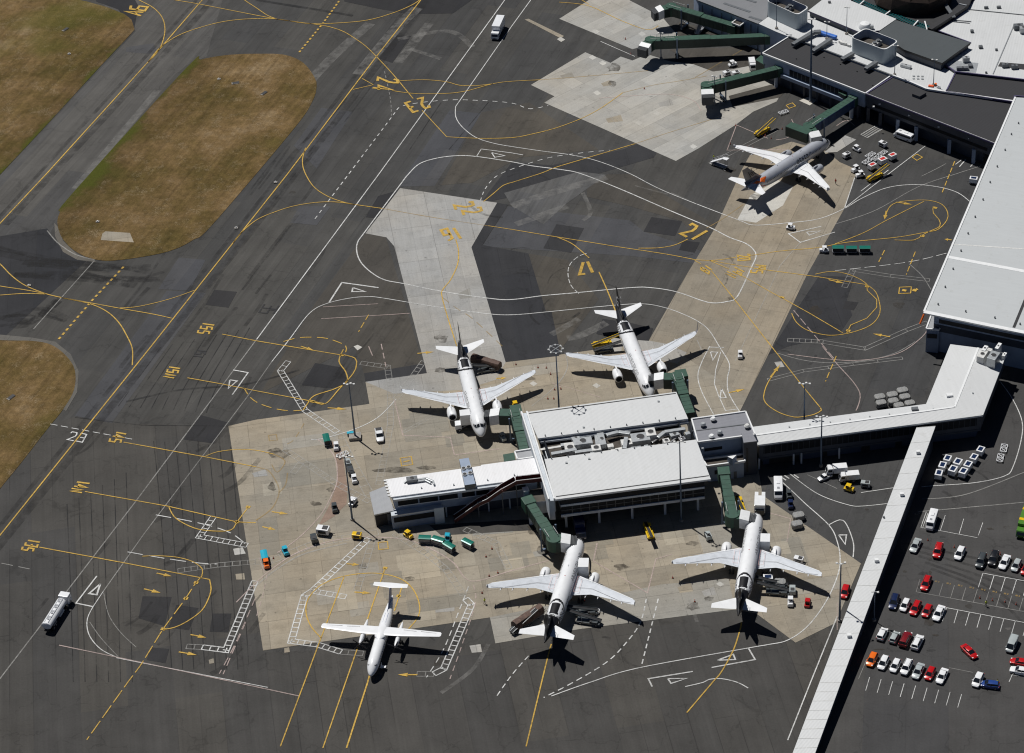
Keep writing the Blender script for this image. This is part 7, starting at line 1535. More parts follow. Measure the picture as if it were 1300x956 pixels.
# ---------- covered walkway
B = Bld('covered_walkway', 'straight covered walkway with long pale roof sloping down from the corridor to the bottom edge', 'walkway', (1115, 720))
Lp = [(1163.4, 543), (1101.8, 704.8), (1040.2, 866.6), (1004, 962)]; Rp = [(1187.6, 541), (1127.5, 703.8), (1067.5, 866.6), (1033, 961)]; zz = [7.0, 5.25, 3.6, 2.7]
LP = [G(*p, z) for p, z in zip(Lp, zz)]; RP = [G(*p, z) for p, z in zip(Rp, zz)]
mb = MB()
for i in range(3): mb.add([LP[i], LP[i + 1], RP[i + 1], RP[i]], [(0, 1, 2, 3)], 'roof_white')
dn = Vector((0, 0, -.35))
mb.add([p + dn * .06 for p in LP] + [p + dn for p in LP], [(i, i + 4, i + 5, i + 1) for i in range(3)], 'trim_white'); mb.add([p + dn * .06 for p in RP] + [p + dn for p in RP], [(i, i + 1, i + 5, i + 4) for i in range(3)], 'trim_white')
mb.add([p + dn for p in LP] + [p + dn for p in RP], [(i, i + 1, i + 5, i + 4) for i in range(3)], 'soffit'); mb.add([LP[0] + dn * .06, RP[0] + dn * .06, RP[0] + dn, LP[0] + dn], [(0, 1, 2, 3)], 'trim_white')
rf = B.part(mb, 'roof')
for side, pts in (('w', LP), ('e', RP)):
    mb = MB(); cs = [lerp(a, b, .08) for a, b in zip(pts, (RP if side == 'w' else LP))]
    for i in range(3):
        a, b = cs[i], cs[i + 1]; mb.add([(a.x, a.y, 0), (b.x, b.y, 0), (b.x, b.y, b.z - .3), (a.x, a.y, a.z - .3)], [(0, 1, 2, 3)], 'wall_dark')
    B.part(mb, 'wall'); mb = MB()
    for i in range(3):
        a, b = cs[i], cs[i + 1]; o = Vector((.05 if side == 'e' else -.05, 0, 0)); n_ = 10
        for k in range(n_):
            p, q = lerp(a, b, (k + .08) / n_), lerp(a, b, (k + .92) / n_); mb.add([(p.x + o.x, p.y, p.z - 2.0), (q.x + o.x, q.y, q.z - 2.0), (q.x + o.x, q.y, q.z - .7), (p.x + o.x, p.y, p.z - .7)], [(0, 1, 2, 3)], 'pane_dark')
    B.part(mb, 'glazing')
for x, y, z in ((1165.5, 573.5, 6.7), (1145, 627, 6.1), (1112.8, 711, 5.2), (1078, 806.5, 4.2)):
    q = G(x, y, z + .4); mb = MB(); mb.box((q.x, q.y, z + .35), (.9, .8, .7), 'trim_white'); B.part(mb, 'roof_vent', rf, bevel=.05)
mb = MB()
for i in range(3):
    for k in range(8): p, q = lerp(LP[i], LP[i + 1], k / 8), lerp(RP[i], RP[i + 1], k / 8); mb.beam(p + Vector((0, 0, .02)), q + Vector((0, 0, .02)), .09, .05, 'duct_pale')
B.part(mb, 'roof_joint', rf)
q = G(1122, 657, 5.8); mb = MB(); mb.tube((q.x, q.y, 5.7), (q.x, q.y, 6.1), .25, None, 10, 'duct_dark'); B.part(mb, 'roof_vent', rf)

# ---------- the great hall on the right
Zh = 13.0
B = Bld('great_hall', 'huge hall with pale grey metal roof filling the right edge of the photo', 'building', (1250, 380))
HR = [(1173, 396), (1289, 123.5), (1420, 131), (1420, 447)]
rf = B.slab('roof', HR, Zh, .7, 'roof_hall')
hp = W(HR, Zh); mb = MB(); mb.beam(hp[0] + Vector((0, 0, .05)), hp[1] + Vector((0, 0, .05)), .5, .25, 'trim_white'); mb.beam(hp[0] + Vector((0, 0, .05)), hp[3] + Vector((0, 0, .05)), 1.2, .2, 'trim_white'); B.part(mb, 'verge', rf)
mb = MB(); a, b = G(1287, 416, Zh), G(1404, 130, Zh); mb.beam(a + Vector((0, 0, .03)), b + Vector((0, 0, .03)), .7, .05, 'trim_black'); B.part(mb, 'gutter', rf)
mb = MB(); a, b = G(1203, 326, Zh), G(1330, 350, Zh); mb.beam(a + Vector((0, 0, .02)), b + Vector((0, 0, .02)), 1.2, .05, 'trim_white'); a, b = G(1208, 310, Zh), G(1330, 318, Zh); mb.beam(a + Vector((0, 0, .01)), b + Vector((0, 0, .01)), .4, .03, 'duct_pale'); B.part(mb, 'roof_band', rf)
for x, y in ((1293, 157), (1284, 171), (1276, 191), (1266, 212), (1257, 232), (1248, 254), (1238, 276), (1229, 297), (1220, 319), (1210, 342), (1200, 365), (1191, 387), (1226, 396), (1263, 404), (1295, 412)): q = G(x, y, Zh); mb = MB(); mb.tube((q.x, q.y, Zh), (q.x, q.y, Zh + .5), .2, None, 8, 'duct_dark'); B.part(mb, 'roof_vent', rf)
hi = inoff([hp[0], hp[1], hp[2], hp[3]], 2.2)
if (hi[0] - (hp[0] + hp[2]) / 2).length > (hp[0] - (hp[0] + hp[2]) / 2).length: hi = inoff(hp, -2.2)
mb = MB(); mb.prism([(p.x, p.y) for p in hi], 0, Zh - .7, 'wall_blue'); B.part(mb, 'wall')
mb = MB(); band(mb, hi[0], hi[3], 8.9, 10.1, .08, 'trim_black', .03, 1); w_ = B.part(mb, 'window_band')
mb = MB(); band(mb, hi[0], hi[3], 6.3, 8.4, .08, 'wall_dark', .0, 1); B.part(mb, 'spandrel')
mb = MB(); d = (hi[1] - hi[0]).normalized()
for k in range(14): c = lerp(hi[0], hi[1], .03 + k * .07); mb.box((c.x - .3, c.y + .1, 6), (.4, .4, 12), 'wall_pale')
B.part(mb, 'buttress')
mb = MB(); p, q = G(1173, 399, 12.6), G(1168, 411, 10); mb.beam(p, q, .35, .35, 'orange_paint'); B.part(mb, 'brace')
B = Bld('gate_lodge', 'small pale-roofed block with a slit window under the corner of the great hall', 'building', (1186, 450))
SR_ = [(1182.7, 399), (1198, 401), (1192.5, 419), (1175.8, 417.8)]; B.slab('roof', SR_, 7.3, .3, 'roof_lightgrey', 'trim_white', parapet=.25); B.walls(SR_, 7.3, 0, 7.0, 'wall_blue', ins=.1)
a, b = W([SR_[3], SR_[2]], 7.3); mb = MB(); band(mb, a, b, 4.6, 5.9, .06, 'trim_black', .1, .85); B.part(mb, 'window')

# ---------- upper terminal
Zt = 9.0
B = Bld('terminal_pier', 'charcoal-roofed terminal arm with pale blue wall above the silver airliner stand', 'building', (1050, 120))
R1 = [(968, 68), (1001.5, 47), (1131.7, 96), (1098.5, 119)]
rf = B.slab('roof', R1, Zt, .4, 'roof_charcoal', 'trim_white', parapet=.25)
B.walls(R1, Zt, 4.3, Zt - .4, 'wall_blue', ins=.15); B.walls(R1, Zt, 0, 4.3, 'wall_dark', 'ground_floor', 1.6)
a, b = W([R1[0], R1[3]], Zt); mb = MB(); band(mb, a, b, 5.2, 7.2, .1, 'pane_dark', .27, .83); w_ = B.part(mb, 'window_band'); mb = MB(); band(mb, a, b, 3.9, 5.0, .9, 'wall_blue', .2, .92, .8); B.part(mb, 'spandrel')
for k in range(14): mb = MB(); band(mb, a, b, 5.2, 7.2, .16, 'duct_dark', .27 + k * .04, .273 + k * .04); B.part(mb, 'mullion', w_)
for k in range(7): c = lerp(a, b, .15 + k * .13); mb = MB(); mb.box((c.x, c.y - .3, 2.1), (.5, .5, 4.2), 'wall_dark'); B.part(mb, 'column')
for x, y in ((1018, 88.5), (1024, 89.5)): q = G(x, y, 8.0); mb = MB(); mb.box((q.x, q.y, 7.9), (.6, .4, .4), 'trim_white'); B.part(mb, 'floodlight')
pipes(B, [[(1006.5, 57, .8), (1033, 41, 1.2), (1042, 40.5, 1.2)], [(1032, 65.5, .8), (1055, 50, 1.2)], [(1069, 76, .8), (1083, 68, 1.0)], [(1099, 88, .8), (1113, 79, 1.0)]], Zt + .3, .65, 'duct_dark')
for x, y in ((1011, 75), (1046, 73), (1067, 82), (1088, 91), (1108, 109)): q = G(x, y, Zt); mb = MB(); mb.tube((q.x, q.y, Zt), (q.x, q.y, Zt + .3), .18, None, 8, 'trim_black'); B.part(mb, 'roof_vent', rf)
B = Bld('terminal_wing', 'charcoal-roofed terminal wing with deep shaded bays reaching the great hall', 'building', (1180, 185))
R2 = [(1099.5, 119.5), (1133.5, 98), (1153, 104.5), (1176, 114.5), (1198, 118.5), (1287.5, 131), (1263.6, 183)]
rf = B.slab('roof', R2, Zt, .4, 'roof_charcoal', 'trim_purple', parapet=.2)
q_ = W(R2, Zt); a, b = q_[0], q_[6]
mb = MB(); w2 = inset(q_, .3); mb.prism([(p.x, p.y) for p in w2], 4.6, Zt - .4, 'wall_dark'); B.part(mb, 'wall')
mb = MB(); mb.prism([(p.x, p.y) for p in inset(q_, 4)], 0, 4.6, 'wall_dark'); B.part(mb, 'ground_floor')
mb = MB(); band(mb, w2[0], w2[6], 5.6, 6.6, .05, 'pane_dark', .05, .95); B.part(mb, 'window_band'); mb = MB(); mb.beam(q_[0] + Vector((0, 0, .3)), q_[6] + Vector((0, 0, .3)), .12, .1, 'duct_pale'); B.part(mb, 'edge_rail', rf)
for t_ in (.01, .11, .25, .4, .66, .85): c = lerp(w2[0], w2[6], t_); mb = MB(); mb.box((c.x, c.y + .2, 2.3), (.9, .9, 4.6), 'wall_blue' if t_ > .2 else 'wall_dark'); B.part(mb, 'column')
for x, y in ((1109, 134), (1116.5, 130.5), (1154, 145), (1191.5, 159.5), (1230, 174)): q = G(x, y, 7.6); mb = MB(); mb.box((q.x, q.y - .3, 7.4), (.5, .4, .35), 'trim_white'); B.part(mb, 'floodlight')
q = [G(1158, 119, Zt + .9), G(1167, 114, Zt + .9), G(1176, 117.5, Zt + .9), G(1167.5, 122.5, Zt + .9)]; mb = MB(); mb.prism([(p.x, p.y) for p in q], Zt, Zt + .9, 'wall_dark', top='roof_charcoal'); B.part(mb, 'roof_hatch', rf)
B = Bld('terminal_block', 'charcoal flat roof tucked against the top edge of the great hall', 'building', (1255, 125))
R3 = [(1201, 116.5), (1213.5, 91.5), (1300, 101), (1420, 112), (1420, 131), (1288, 122), (1287, 129.5)]
B.slab('roof', R3, Zt + .6, .4, 'roof_charcoal', 'trim_purple', parapet=.2); B.walls(R3, Zt + .6, 0, Zt + .2, 'wall_dark', ins=.5)
B = Bld('terminal_centre', 'white-roofed terminal core with walled plant rooms and roof masts', 'building', (1090, 80))
R4 = [(963, 30), (975, 21.5), (1026, 15.5), (1090, 42), (1150, 67), (1212, 91.5), (1200.5, 117), (1176, 113.5), (1153, 103.5), (1133.5, 97), (1001.5, 46.5), (985, 40)]
Zd = 9.4
rf = B.slab('roof', R4, Zd, .4, 'roof_membrane', 'wall_blue'); 
mb = MB(); mb.prism([(p.x, p.y) for p in W(R4, Zd)], 0, Zd - .4, 'wall_blue'); B.part(mb, 'wall')
mb = MB(); pq = W([(1001.5, 46.5), (1133.5, 96.5), (1153, 103.5), (1176, 113.5), (1200.5, 117.3), (1288, 129.5)], Zd)
for a, b in zip(pq[:2], pq[1:2]): mb.beam(a + Vector((0, 0, .1)), b + Vector((0, 0, .1)), .5, .3, 'duct_dark')
for a, b in zip(pq[1:-1], pq[2:]): mb.beam(a + Vector((0, 0, .15)), b + Vector((0, 0, .15)), .5, .5, 'trim_white')
B.part(mb, 'verge', rf)
for x, y, l, w_, h, m_ in ((1071, 55, 2.0, .8, .8, 'duct_pale'), (1078, 57.5, .9, .8, .7, 'duct_pale'), (1067, 53, .9, .8, .7, 'duct_pale'), (1150, 84, 3.2, 1.0, .9, 'duct'), (1147, 62.5, 1.5, 1.5, 1.2, 'duct_dark'), (1192, 111, .8, .6, .5, 'duct'), (1166, 75, .8, .6, .6, 'duct_dark')): units(B, [(x, y, l, w_, h, m_, -.6)], Zd, rf)
for x in range(3):
    for y in range(2): q = G(1160 + x * 5.5, 97 + y * 3.2 + x * .2, Zd); mb = MB(); mb.box((q.x, q.y, Zd + .12), (.7, .5, .2), 'duct'); B.part(mb, 'skylight', rf)
mb = MB(); q = G(1050, 43.5, Zd + .8); mb.box((q.x, q.y, Zd + .7), (6.5, 1.4, .9), 'blue_tarp', rz=-.7); B.part(mb, 'blue_tarpaulin', rf, bevel=.3)
mb = MB(); q = G(1182, 108.8, Zd + .3); mb.box((q.x, q.y, Zd + .25), (1.5, .8, .3), 'cone_orange', rz=-.4); mb.box((q.x + 1.4, q.y + .5, Zd + .35), (.6, .6, .6), 'orange_paint', rz=-.4); B.part(mb, 'barrier', rf)
def tank(px, z, h, label, inside=True):
    """a plant room: an oblong with rounded corners open at the top"""
    P = W(px, z + h); n = len(P); ring = []
    for i in range(4):
        p, a, b = P[i], P[i - 1], P[(i + 1) % 4]; u = (a - p).normalized(); v = (b - p).normalized(); r = 1.6
        for k in range(6): t_ = k / 5; A = p + u * r; C = p + v * r; ring.append((1 - t_) ** 2 * A + 2 * t_ * (1 - t_) * p + t_ ** 2 * C)
    c = sum(ring, Vector((0, 0, 0))) / len(ring)
    T = Bld('plant_room', label, 'plant room', (0, 0)); T.o = Vector((c.x, c.y, z)); T.t.location = T.o
    o0 = [Vector((p.x, p.y, z)) for p in ring]; o1 = [Vector((p.x, p.y, z + h)) for p in ring]; i1 = [Vector((p.x + (c.x - p.x) * .04, p.y + (c.y - p.y) * .06, z + h)) for p in ring]; i0 = [Vector((p.x, p.y, z + h - 2.6)) for p in i1]
    mb = MB(); mb.loft([o0, o1], 'wall_screen', cap=False); mb.loft([i1, i0], 'wall_blue', cap=False); mb.add(i0, [tuple(range(len(i0)))], 'deck_brown'); T.part(mb, 'screen_wall')
    mb = MB(); mb.loft([o1, i1], 'trim_white', cap=False); mb.loft([[p + Vector((0, 0, .12)) for p in o1], [p + Vector((0, 0, .12)) for p in i1]], 'trim_white', cap=False); mb.loft([o1, [p + Vector((0, 0, .12)) for p in o1]], 'trim_white', cap=False); T.part(mb, 'coping')
    d = (P[2] - P[3]).normalized()
    for f_, m_ in ((.25, 'duct_pale'), (.5, 'duct_pale'), (.75, 'duct')):
        q = lerp(lerp(P[0], P[3], .5), lerp(P[1], P[2], .5), f_); mb = MB(); mb.box((q.x, q.y, z + h - 2.0), (1.8, 1.5, 1.2), m_, rz=math.atan2(d.y, d.x)); mb.tube((q.x, q.y, z + h - 1.4), (q.x, q.y, z + h - .9), .5, .6, 12, 'duct_dark'); T.part(mb, 'cooling_fan')
    a, b = o0[3 * 6 + 5], o0[2 * 6]; mb = MB(); band(mb, a, b, z + .1, z + 2.4, .1, 'duct_dark', .2, .32); T.part(mb, 'door')
mt, n, b = nodes_of('wall_screen'); wv = N(n, 'ShaderNodeTexWave', wave_type='BANDS', bands_direction='X'); wv.inputs['Scale'].default_value = 1.4; n.links.new(rotated(n, .5), wv.inputs['Vector'])
n.links.new(mix(n, (0.36, 0.42, 0.45), (0.46, 0.52, 0.55), wv.outputs['Fac']), b.inputs['Base Color']); b.inputs['Roughness'].default_value = .5
tank([(1079.5, 47.5), (1098.5, 35.5), (1141, 52.5), (1123.5, 64)], Zd, 5.0, 'open-topped rounded plant room with fans in the middle of the white terminal roof')
tank([(972.5, 1), (985, -9), (1027.5, 9.5), (1013, 19.5)], Zd, 5.2, 'rounded plant room at the top edge of the photo beside the dull grey roof')
B = Bld('upper_roof', 'white raised roof between the two plant rooms at the top of the photo', 'building', (1085, 30))
R5 = [(1026, 13.5), (1046, -2), (1062, -10), (1078, 0), (1138, 24), (1117, 38.5), (1092, 41)]; B.slab('roof', R5, 11.4, .5, 'roof_membrane', 'trim_purple'); B.walls(R5, 11.4, 0, 10.9, 'wall_dark', ins=.4)
q = G(1098, 32, 12.2); mb = MB()
mb.loft([[Vector((q.x + r * math.cos(2 * PI * i / 16), q.y + r * math.sin(2 * PI * i / 16), z)) for i in range(16)] for r, z in ((1.9, 11.4), (1.9, 12.2), (1.4, 12.9), (.2, 13.2))], 'trim_white'); B.part(mb, 'dome', smooth=True); units(B, [(1107, 34.5, .9, .9, 1.2, 'duct', 0), (1053, 2.5, .8, .6, .6, 'duct_dark', 0)], 11.4)
B = Bld('slate_roof_hall', 'slate grey flat roof with dark edge in front of the brown sculptural roof', 'building', (1170, 60))
R6 = [(1137, 25.5), (1232, 54), (1196, 80), (1148, 63), (1115, 41)]; rf = B.slab('roof', R6, 12.2, .8, 'roof_slate', 'trim_black'); B.walls(R6, 12.2, 0, 11.4, 'wall_dark', ins=.4)
B = Bld('white_roof_hall', 'broad white membrane roof with vents filling the top right corner', 'building', (1270, 60))
R7 = [(1232, -30), (1237, 0), (1228, 11), (1210, 26), (1190.5, 39), (1232.5, 54.5), (1197, 80), (1213, 91), (1300, 101), (1420, 112), (1420, -30)]; Z7 = 10.2
rf = B.slab('roof', R7, Z7, .4, 'roof_membrane', 'trim_purple', parapet=.15); mb = MB(); mb.prism([(p.x, p.y) for p in W(R7, Z7)], 0, Z7 - .4, 'wall_dark'); B.part(mb, 'wall')
mb = MB()
for pl_ in ([(1230, 12), (1300, 19), (1380, 27)], [(1287, 32), (1260.5, 94)], [(1210, 25.5), (1233, 27.5)], [(1210, 27.5), (1231, 29.5)]):
    for a, b in zip(pl_[:-1], pl_[1:]): mb.beam(G(*a, Z7 + .1), G(*b, Z7 + .1), .25, .2, 'duct_dark' if pl_[0][0] != 1287 else 'duct')
B.part(mb, 'roof_joint', rf)
mb = MB(); mb.prism([(p.x, p.y) for p in W([(1267, 84), (1270, 79), (1310, 82), (1310, 89.5)], Z7 + .08)], Z7 + .02, Z7 + .08, 'trim_black'); mb.prism([(p.x, p.y) for p in W([(1205, 85), (1212, 77), (1242, 80), (1239, 92), (1214, 91)], Z7 + .06)], Z7 + .02, Z7 + .06, 'duct'); B.part(mb, 'roof_recess', rf)
units(B, [(1252, 9.5, 1.2, .7, .7, 'duct_dark', 0), (1268, 9, 1.2, .7, .7, 'duct_dark', 0), (1234, 39.5, .9, .9, .8, 'duct_dark', 0), (1245, 59.5, 1.1, 1.0, .8, 'duct_dark', 0), (1265, 63, .7, .6, .6, 'duct_dark', 0), (1226.5, 75.5, 1.9, 1.3, 1.6, 'duct', 0), (1222, 87, 3.4, 1.0, 1.0, 'duct_dark', -.1), (1232, 83.5, 1.2, 1.4, .9, 'duct_dark', 0), (1293, 34, 2.8, 1.6, 1.5, 'duct_dark', 0), (1299, 38, 2, 1.6, 1.8, 'duct', 0), (1276, 83, 1.8, 1, 1.2, 'duct_dark', 0), (1288, 85, 1.8, 1, 1.2, 'duct_dark', 0), (1252, 92, .6, .5, .5, 'duct_dark', 0)], Z7, rf)
# brown sculptural roof with its teal ring of fins
B = Bld('faceted_brown_hall', 'dark brown faceted rock-like hall ringed by teal fins at the top edge', 'building', (1155, 10))
c = G(1158, -4, 10); rsd = random.Random(5)
def facet_ring(rx, ry, z, j, n=13): return [Vector((c.x + (rx + rsd.uniform(-j, j)) * math.cos(2 * PI * (i + .3) / n), c.y + (ry + rsd.uniform(-j, j)) * math.sin(2 * PI * (i + .3) / n), z + rsd.uniform(-j, j) * .5)) for i in range(n)]
mb = MB(); mb.loft([facet_ring(11.2, 11.5, 7, 0), facet_ring(12.2, 12, 11, .5), facet_ring(11.8, 11.5, 14.5, 1), facet_ring(8.8, 8.8, 17.5, 1.2), facet_ring(4, 4.4, 18.8, .8)], 'brown_panel'); B.part(mb, 'shell')
mb = MB(); TP = W([(1060, -14), (1074, -1), (1106, 11.5), (1138, 24.5), (1178, 38.5), (1190, 37), (1228, 10), (1236, -4), (1230, -30)], 10.8); mb.prism([(p.x, p.y) for p in TP], 0, 9.8, 'wall_dark', top='trim_black'); B.part(mb, 'base')
mb = MB(); ed = W([(1060, -14), (1074, -1), (1106, 11.5), (1138, 24.5), (1178, 38.5)], 10.6)
for a, b in zip(ed[:-1], ed[1:]):
    n_ = max(2, int((b - a).length / .75)); d = (b - a).normalized(); nn = Vector((-d.y, d.x, 0)); nn = nn if nn.y > 0 else -nn
    for k in range(n_): p = lerp(a, b, k / n_); mb.beam(p, p + nn * 3.4 + Vector((0, 0, -.6)), .35, .12, 'teal_glass')
B.part(mb, 'roof_fins')
mb = MB()
for a, b in (((1122, 20), (1130, 14)), ((1159.5, 33), (1165.5, 26)), ((1174, 27), (1177, 38)), ((1078, 2), (1084, -4)), ((1090, 7), (1097, 1))): mb.beam(G(*a, 10.9), G(*b, 10.9), .35, .25, 'trim_white')
B.part(mb, 'white_rib')
mb = MB()
for a, b in (((1180, 38), (1208, 20)), ((1208, 20), (1226, 8)), ((1226, 8), (1233, -8))): mb.beam(G(*a, 11.2), G(*b, 11.2), 1.6, 1.0, 'trim_black')
mb.beam(G(1199, 4, 11.5), G(1211, 22, 11.5), 1.2, .3, 'duct_dark'); mb.beam(G(1218, 5, 11.8), G(1227, 7, 11.8), .4, .3, 'duct'); B.part(mb, 'walkway')
B = Bld('blue_grey_shed', 'dull grey ribbed roof with shaded blue wall at the top, left of the plant room', 'building', (930, 20))
R8 = [(879, -12), (885, 0), (962, 30), (974, 22), (976, -20), (900, -30)]; rf = B.slab('roof', R8, 9.2, .4, 'roof_dull', 'duct_dark'); mb = MB(); mb.prism([(p.x, p.y) for p in inset(W(R8, 9.2), .3)], 0, 8.8, 'wall_blue'); B.part(mb, 'wall')
mb = MB()
for a, b in (((919, 4), (952, 15)), ((951, 21), (967, 26)), ((944, -2), (960, 3))): mb.beam(G(*a, 9.25), G(*b, 9.25), .9, .1, 'duct_dark')
B.part(mb, 'skylight', rf); a, b = W([R8[1], R8[2]], 9.2); mb = MB()
for k in range(6): band(mb, a, b, .5, 8.0, .02, 'duct_dark', .08 + k * .16, .09 + k * .16, .1)
band(mb, a, b, 3.0, 4.5, .02, 'pane_dark', .35, .6, .1); B.part(mb, 'wall_joint')
B = Bld('bridge_node', 'dark boxy rotunda with framed flat roof where two jet bridges meet', 'building', (938, 50))
RN = [(929, 29.5), (938, 23), (949, 26), (939, 33.5)]; B.slab('roof', RN, 7.4, .3, 'deck_brown', 'duct_pale', parapet=.3); B.walls(RN, 7.4, 0, 7.1, 'bridge_green_dark', ins=.1)
B = Bld('stair_hut', 'square dark green stair hut against the end of the charcoal terminal arm', 'hut', (966, 95))
RS = [(959, 76), (966, 70), (977, 75), (970, 82)]; B.slab('roof', RS, 5.6, .3, 'bridge_green', 'bridge_green_dark'); B.walls(RS, 5.6, 0, 5.3, 'bridge_green_dark', ins=.1)
B = Bld('stair_hut', 'dark green hut box on the wall beside the slanting upper jet bridge', 'hut', (1072, 128)); RS = [(1064, 117), (1072, 112), (1081, 116), (1073, 122)]; B.slab('roof', RS, 6.4, .3, 'bridge_green', 'bridge_green_dark'); B.walls(RS, 6.4, 0, 6.1, 'bridge_green_dark', ins=.1)

# ---------- jet bridges
def bridge(label, A, Bp, C, zA=6.6, zB=6.6, w_=2.35, tip=(2.6, 2.8), blue=False, cabw=3.0, wheels_at=.78, node=True, stairs=1):
    a, b = G(*A, zA), G(*Bp, zB); c = G(*C, zB); base = Vector((b.x, b.y, 0))
    t = thing('jet_bridge', label, 'jet bridge', base, 0, 'green passenger bridges')
    def P(mb, name, parent=t, **k): return mb.build(name, parent, origin=base, **k)
    m1 = lerp(a, b, .5); h = 2.7
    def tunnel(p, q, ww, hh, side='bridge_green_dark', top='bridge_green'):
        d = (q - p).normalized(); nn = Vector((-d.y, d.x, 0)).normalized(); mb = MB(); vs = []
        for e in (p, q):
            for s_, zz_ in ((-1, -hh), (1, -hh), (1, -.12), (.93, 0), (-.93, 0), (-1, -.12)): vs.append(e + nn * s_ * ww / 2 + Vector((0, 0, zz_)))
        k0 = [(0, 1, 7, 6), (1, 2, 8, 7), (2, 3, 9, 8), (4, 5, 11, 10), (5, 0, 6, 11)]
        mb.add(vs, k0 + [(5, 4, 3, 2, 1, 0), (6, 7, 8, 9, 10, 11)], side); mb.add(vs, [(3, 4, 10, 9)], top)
        L = (q - p).length
        for k in range(1, int(L / 1.6)):
            e = lerp(p, q, k * 1.6 / L); mb.beam(e + nn * ww * .46 + Vector((0, 0, .03)), e - nn * ww * .46 + Vector((0, 0, .03)), .10, .035, top)
            for s_ in (-1, 1): mb.beam(e + nn * s_ * (ww / 2 + .02) + Vector((0, 0, -.2)), e + nn * s_ * (ww / 2 + .02) + Vector((0, 0, -hh + .1)), .08, .1, side)
        return mb
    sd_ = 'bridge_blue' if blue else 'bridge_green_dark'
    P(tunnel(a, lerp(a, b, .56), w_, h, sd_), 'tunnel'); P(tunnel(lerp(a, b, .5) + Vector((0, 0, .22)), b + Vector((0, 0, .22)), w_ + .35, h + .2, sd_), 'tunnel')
    mb = MB(); mb.tube((b.x, b.y, zB - h - .1), (b.x, b.y, zB + .35), 1.75, None, 20, 'bridge_green'); P(mb, 'rotunda', smooth=True)
    e = lerp(b, c, .8); cb = P(tunnel(lerp(b, c, -.12) + Vector((0, 0, .1)), e + Vector((0, 0, .1)), cabw, h + .2), 'cab')
    d = (c - b).normalized(); nn = Vector((-d.y, d.x, 0)).normalized(); mb = MB(); vs = []
    L2 = tip[0]
    for k, (f_, zz_) in enumerate(((0, .35), (L2, -.15))):
        for s_, dz in ((-1, -2.9), (1, -2.9), (1, 0), (-1, 0)): vs.append(e + d * f_ + nn * s_ * tip[1] / 2 + Vector((0, 0, zz_ + dz)))
    mb.add(vs, [(0, 1, 5, 4), (1, 2, 6, 5), (2, 3, 7, 6), (3, 0, 4, 7), (4, 5, 6, 7)], 'trim_white'); P(mb, 'canopy', cb)
    mb = MB()
    for k in range(5): q = e + d * (L2 + .1 + k * .3) + Vector((0, 0, -1.6 - .05 * k)); mb.box(tuple(q), (.22, tip[1] * (.96 if k % 2 else .86), 2.7), 'bellows', rz=math.atan2(d.y, d.x))
    P(mb, 'bellows', cb)
    wp = lerp(a, b, wheels_at); dd = (b - a).normalized(); n2 = Vector((-dd.y, dd.x, 0)).normalized()
    mb = MB()
    for s_ in (-1, 1): mb.beam(wp + n2 * s_ * 1.9 + Vector((0, 0, 1.0)), Vector((wp.x, wp.y, 1.2)) + n2 * s_ * 1.9, .4, .4, 'mast_steel')
    mb.beam(Vector((wp.x, wp.y, 1.1)) + n2 * 2.1, Vector((wp.x, wp.y, 1.1)) - n2 * 2.1, .5, .5, 'mast_steel'); dc = P(mb, 'drive_column')
    for s_ in (-1, 1):
        wc = Vector((wp.x, wp.y, .6)) + n2 * s_ * .9; mw = MB(); mw.tube(wc - n2 * .25, wc + n2 * .25, .6, None, 16, 'rubber_black'); P(mw, 'wheel', dc, smooth=True)
    ap = lerp(a, b, .06); mb = MB(); mb.tube((ap.x, ap.y, 0), (ap.x, ap.y, zA - h), .55, None, 14, 'wall_pale'); P(mb, 'pedestal', smooth=True)
    if node: mb = MB(); mb.box((a.x, a.y, zA - 1.2), (2.9, 2.9, 2.9), 'bridge_green', rz=math.atan2(dd.y, dd.x)); P(mb, 'wall_joint', bevel=.15)
    if stairs:
        s0 = b + n2 * stairs * 2.2 + Vector((0, 0, -h)); s1 = Vector((b.x, b.y, .3)) + n2 * stairs * 2.2 - dd * 4.6
        mb = MB(); mb.beam(s0, s1, .9, .12, 'steel_grey')
        for s_ in (-.45, .45): mb.beam(s0 + n2 * s_ + Vector((0, 0, 1)), s1 + n2 * s_ + Vector((0, 0, 1)), .06, .06, 'duct_pale'); mb.beam(s0 + n2 * s_ + Vector((0, 0, 1)), s0 + n2 * s_, .06, .06, 'duct_pale')
        for k in range(10): q = lerp(s1, s0, (k + .5) / 10); mb.box((q.x, q.y, q.z + .08), (.3, .85, .04), 'duct', rz=math.atan2(dd.y, dd.x))
        P(mb, 'stair')
    mb = MB()
    for s_ in (-1, 1):
        r0, r1 = lerp(a, b, .8) + n2 * s_ * w_ * .48, b + n2 * s_ * w_ * .48
        mb.beam(r0 + Vector((0, 0, 1.1)), r1 + Vector((0, 0, 1.1)), .07, .07, 'duct_pale')
        for k in range(5): q = lerp(r0, r1, k / 4); mb.beam(q + Vector((0, 0, .1)), q + Vector((0, 0, 1.1)), .06, .06, 'duct_pale')
    P(mb, 'roof_rail')
    return t
bridge('green jet bridge at the very top, ending beside the mobile steps', (931, 31), (852, 8), (838, 11), tip=(1.8, 3.4), stairs=-1)
bridge('longest straight green jet bridge, second from the top', (977, 44), (826, 50.5), (819, 57), tip=(1.6, 3.4), stairs=0)
bridge('green jet bridge ending over the grey northern concrete, third from the top', (991, 84.5), (897, 108), (898, 116), tip=(2.0, 3.6))
bridge('green jet bridge with blue side slanting down to the silver airliner', (1085, 122), (1008, 162) if False else (1027, 160), (1034, 170), tip=(2.4, 3.2), blue=True)
bridge('green jet bridge reaching the north-west airliner', (665.5, 571), (654, 524), (629, 523.5), tip=(2.4, 3.0), node=False, stairs=0)
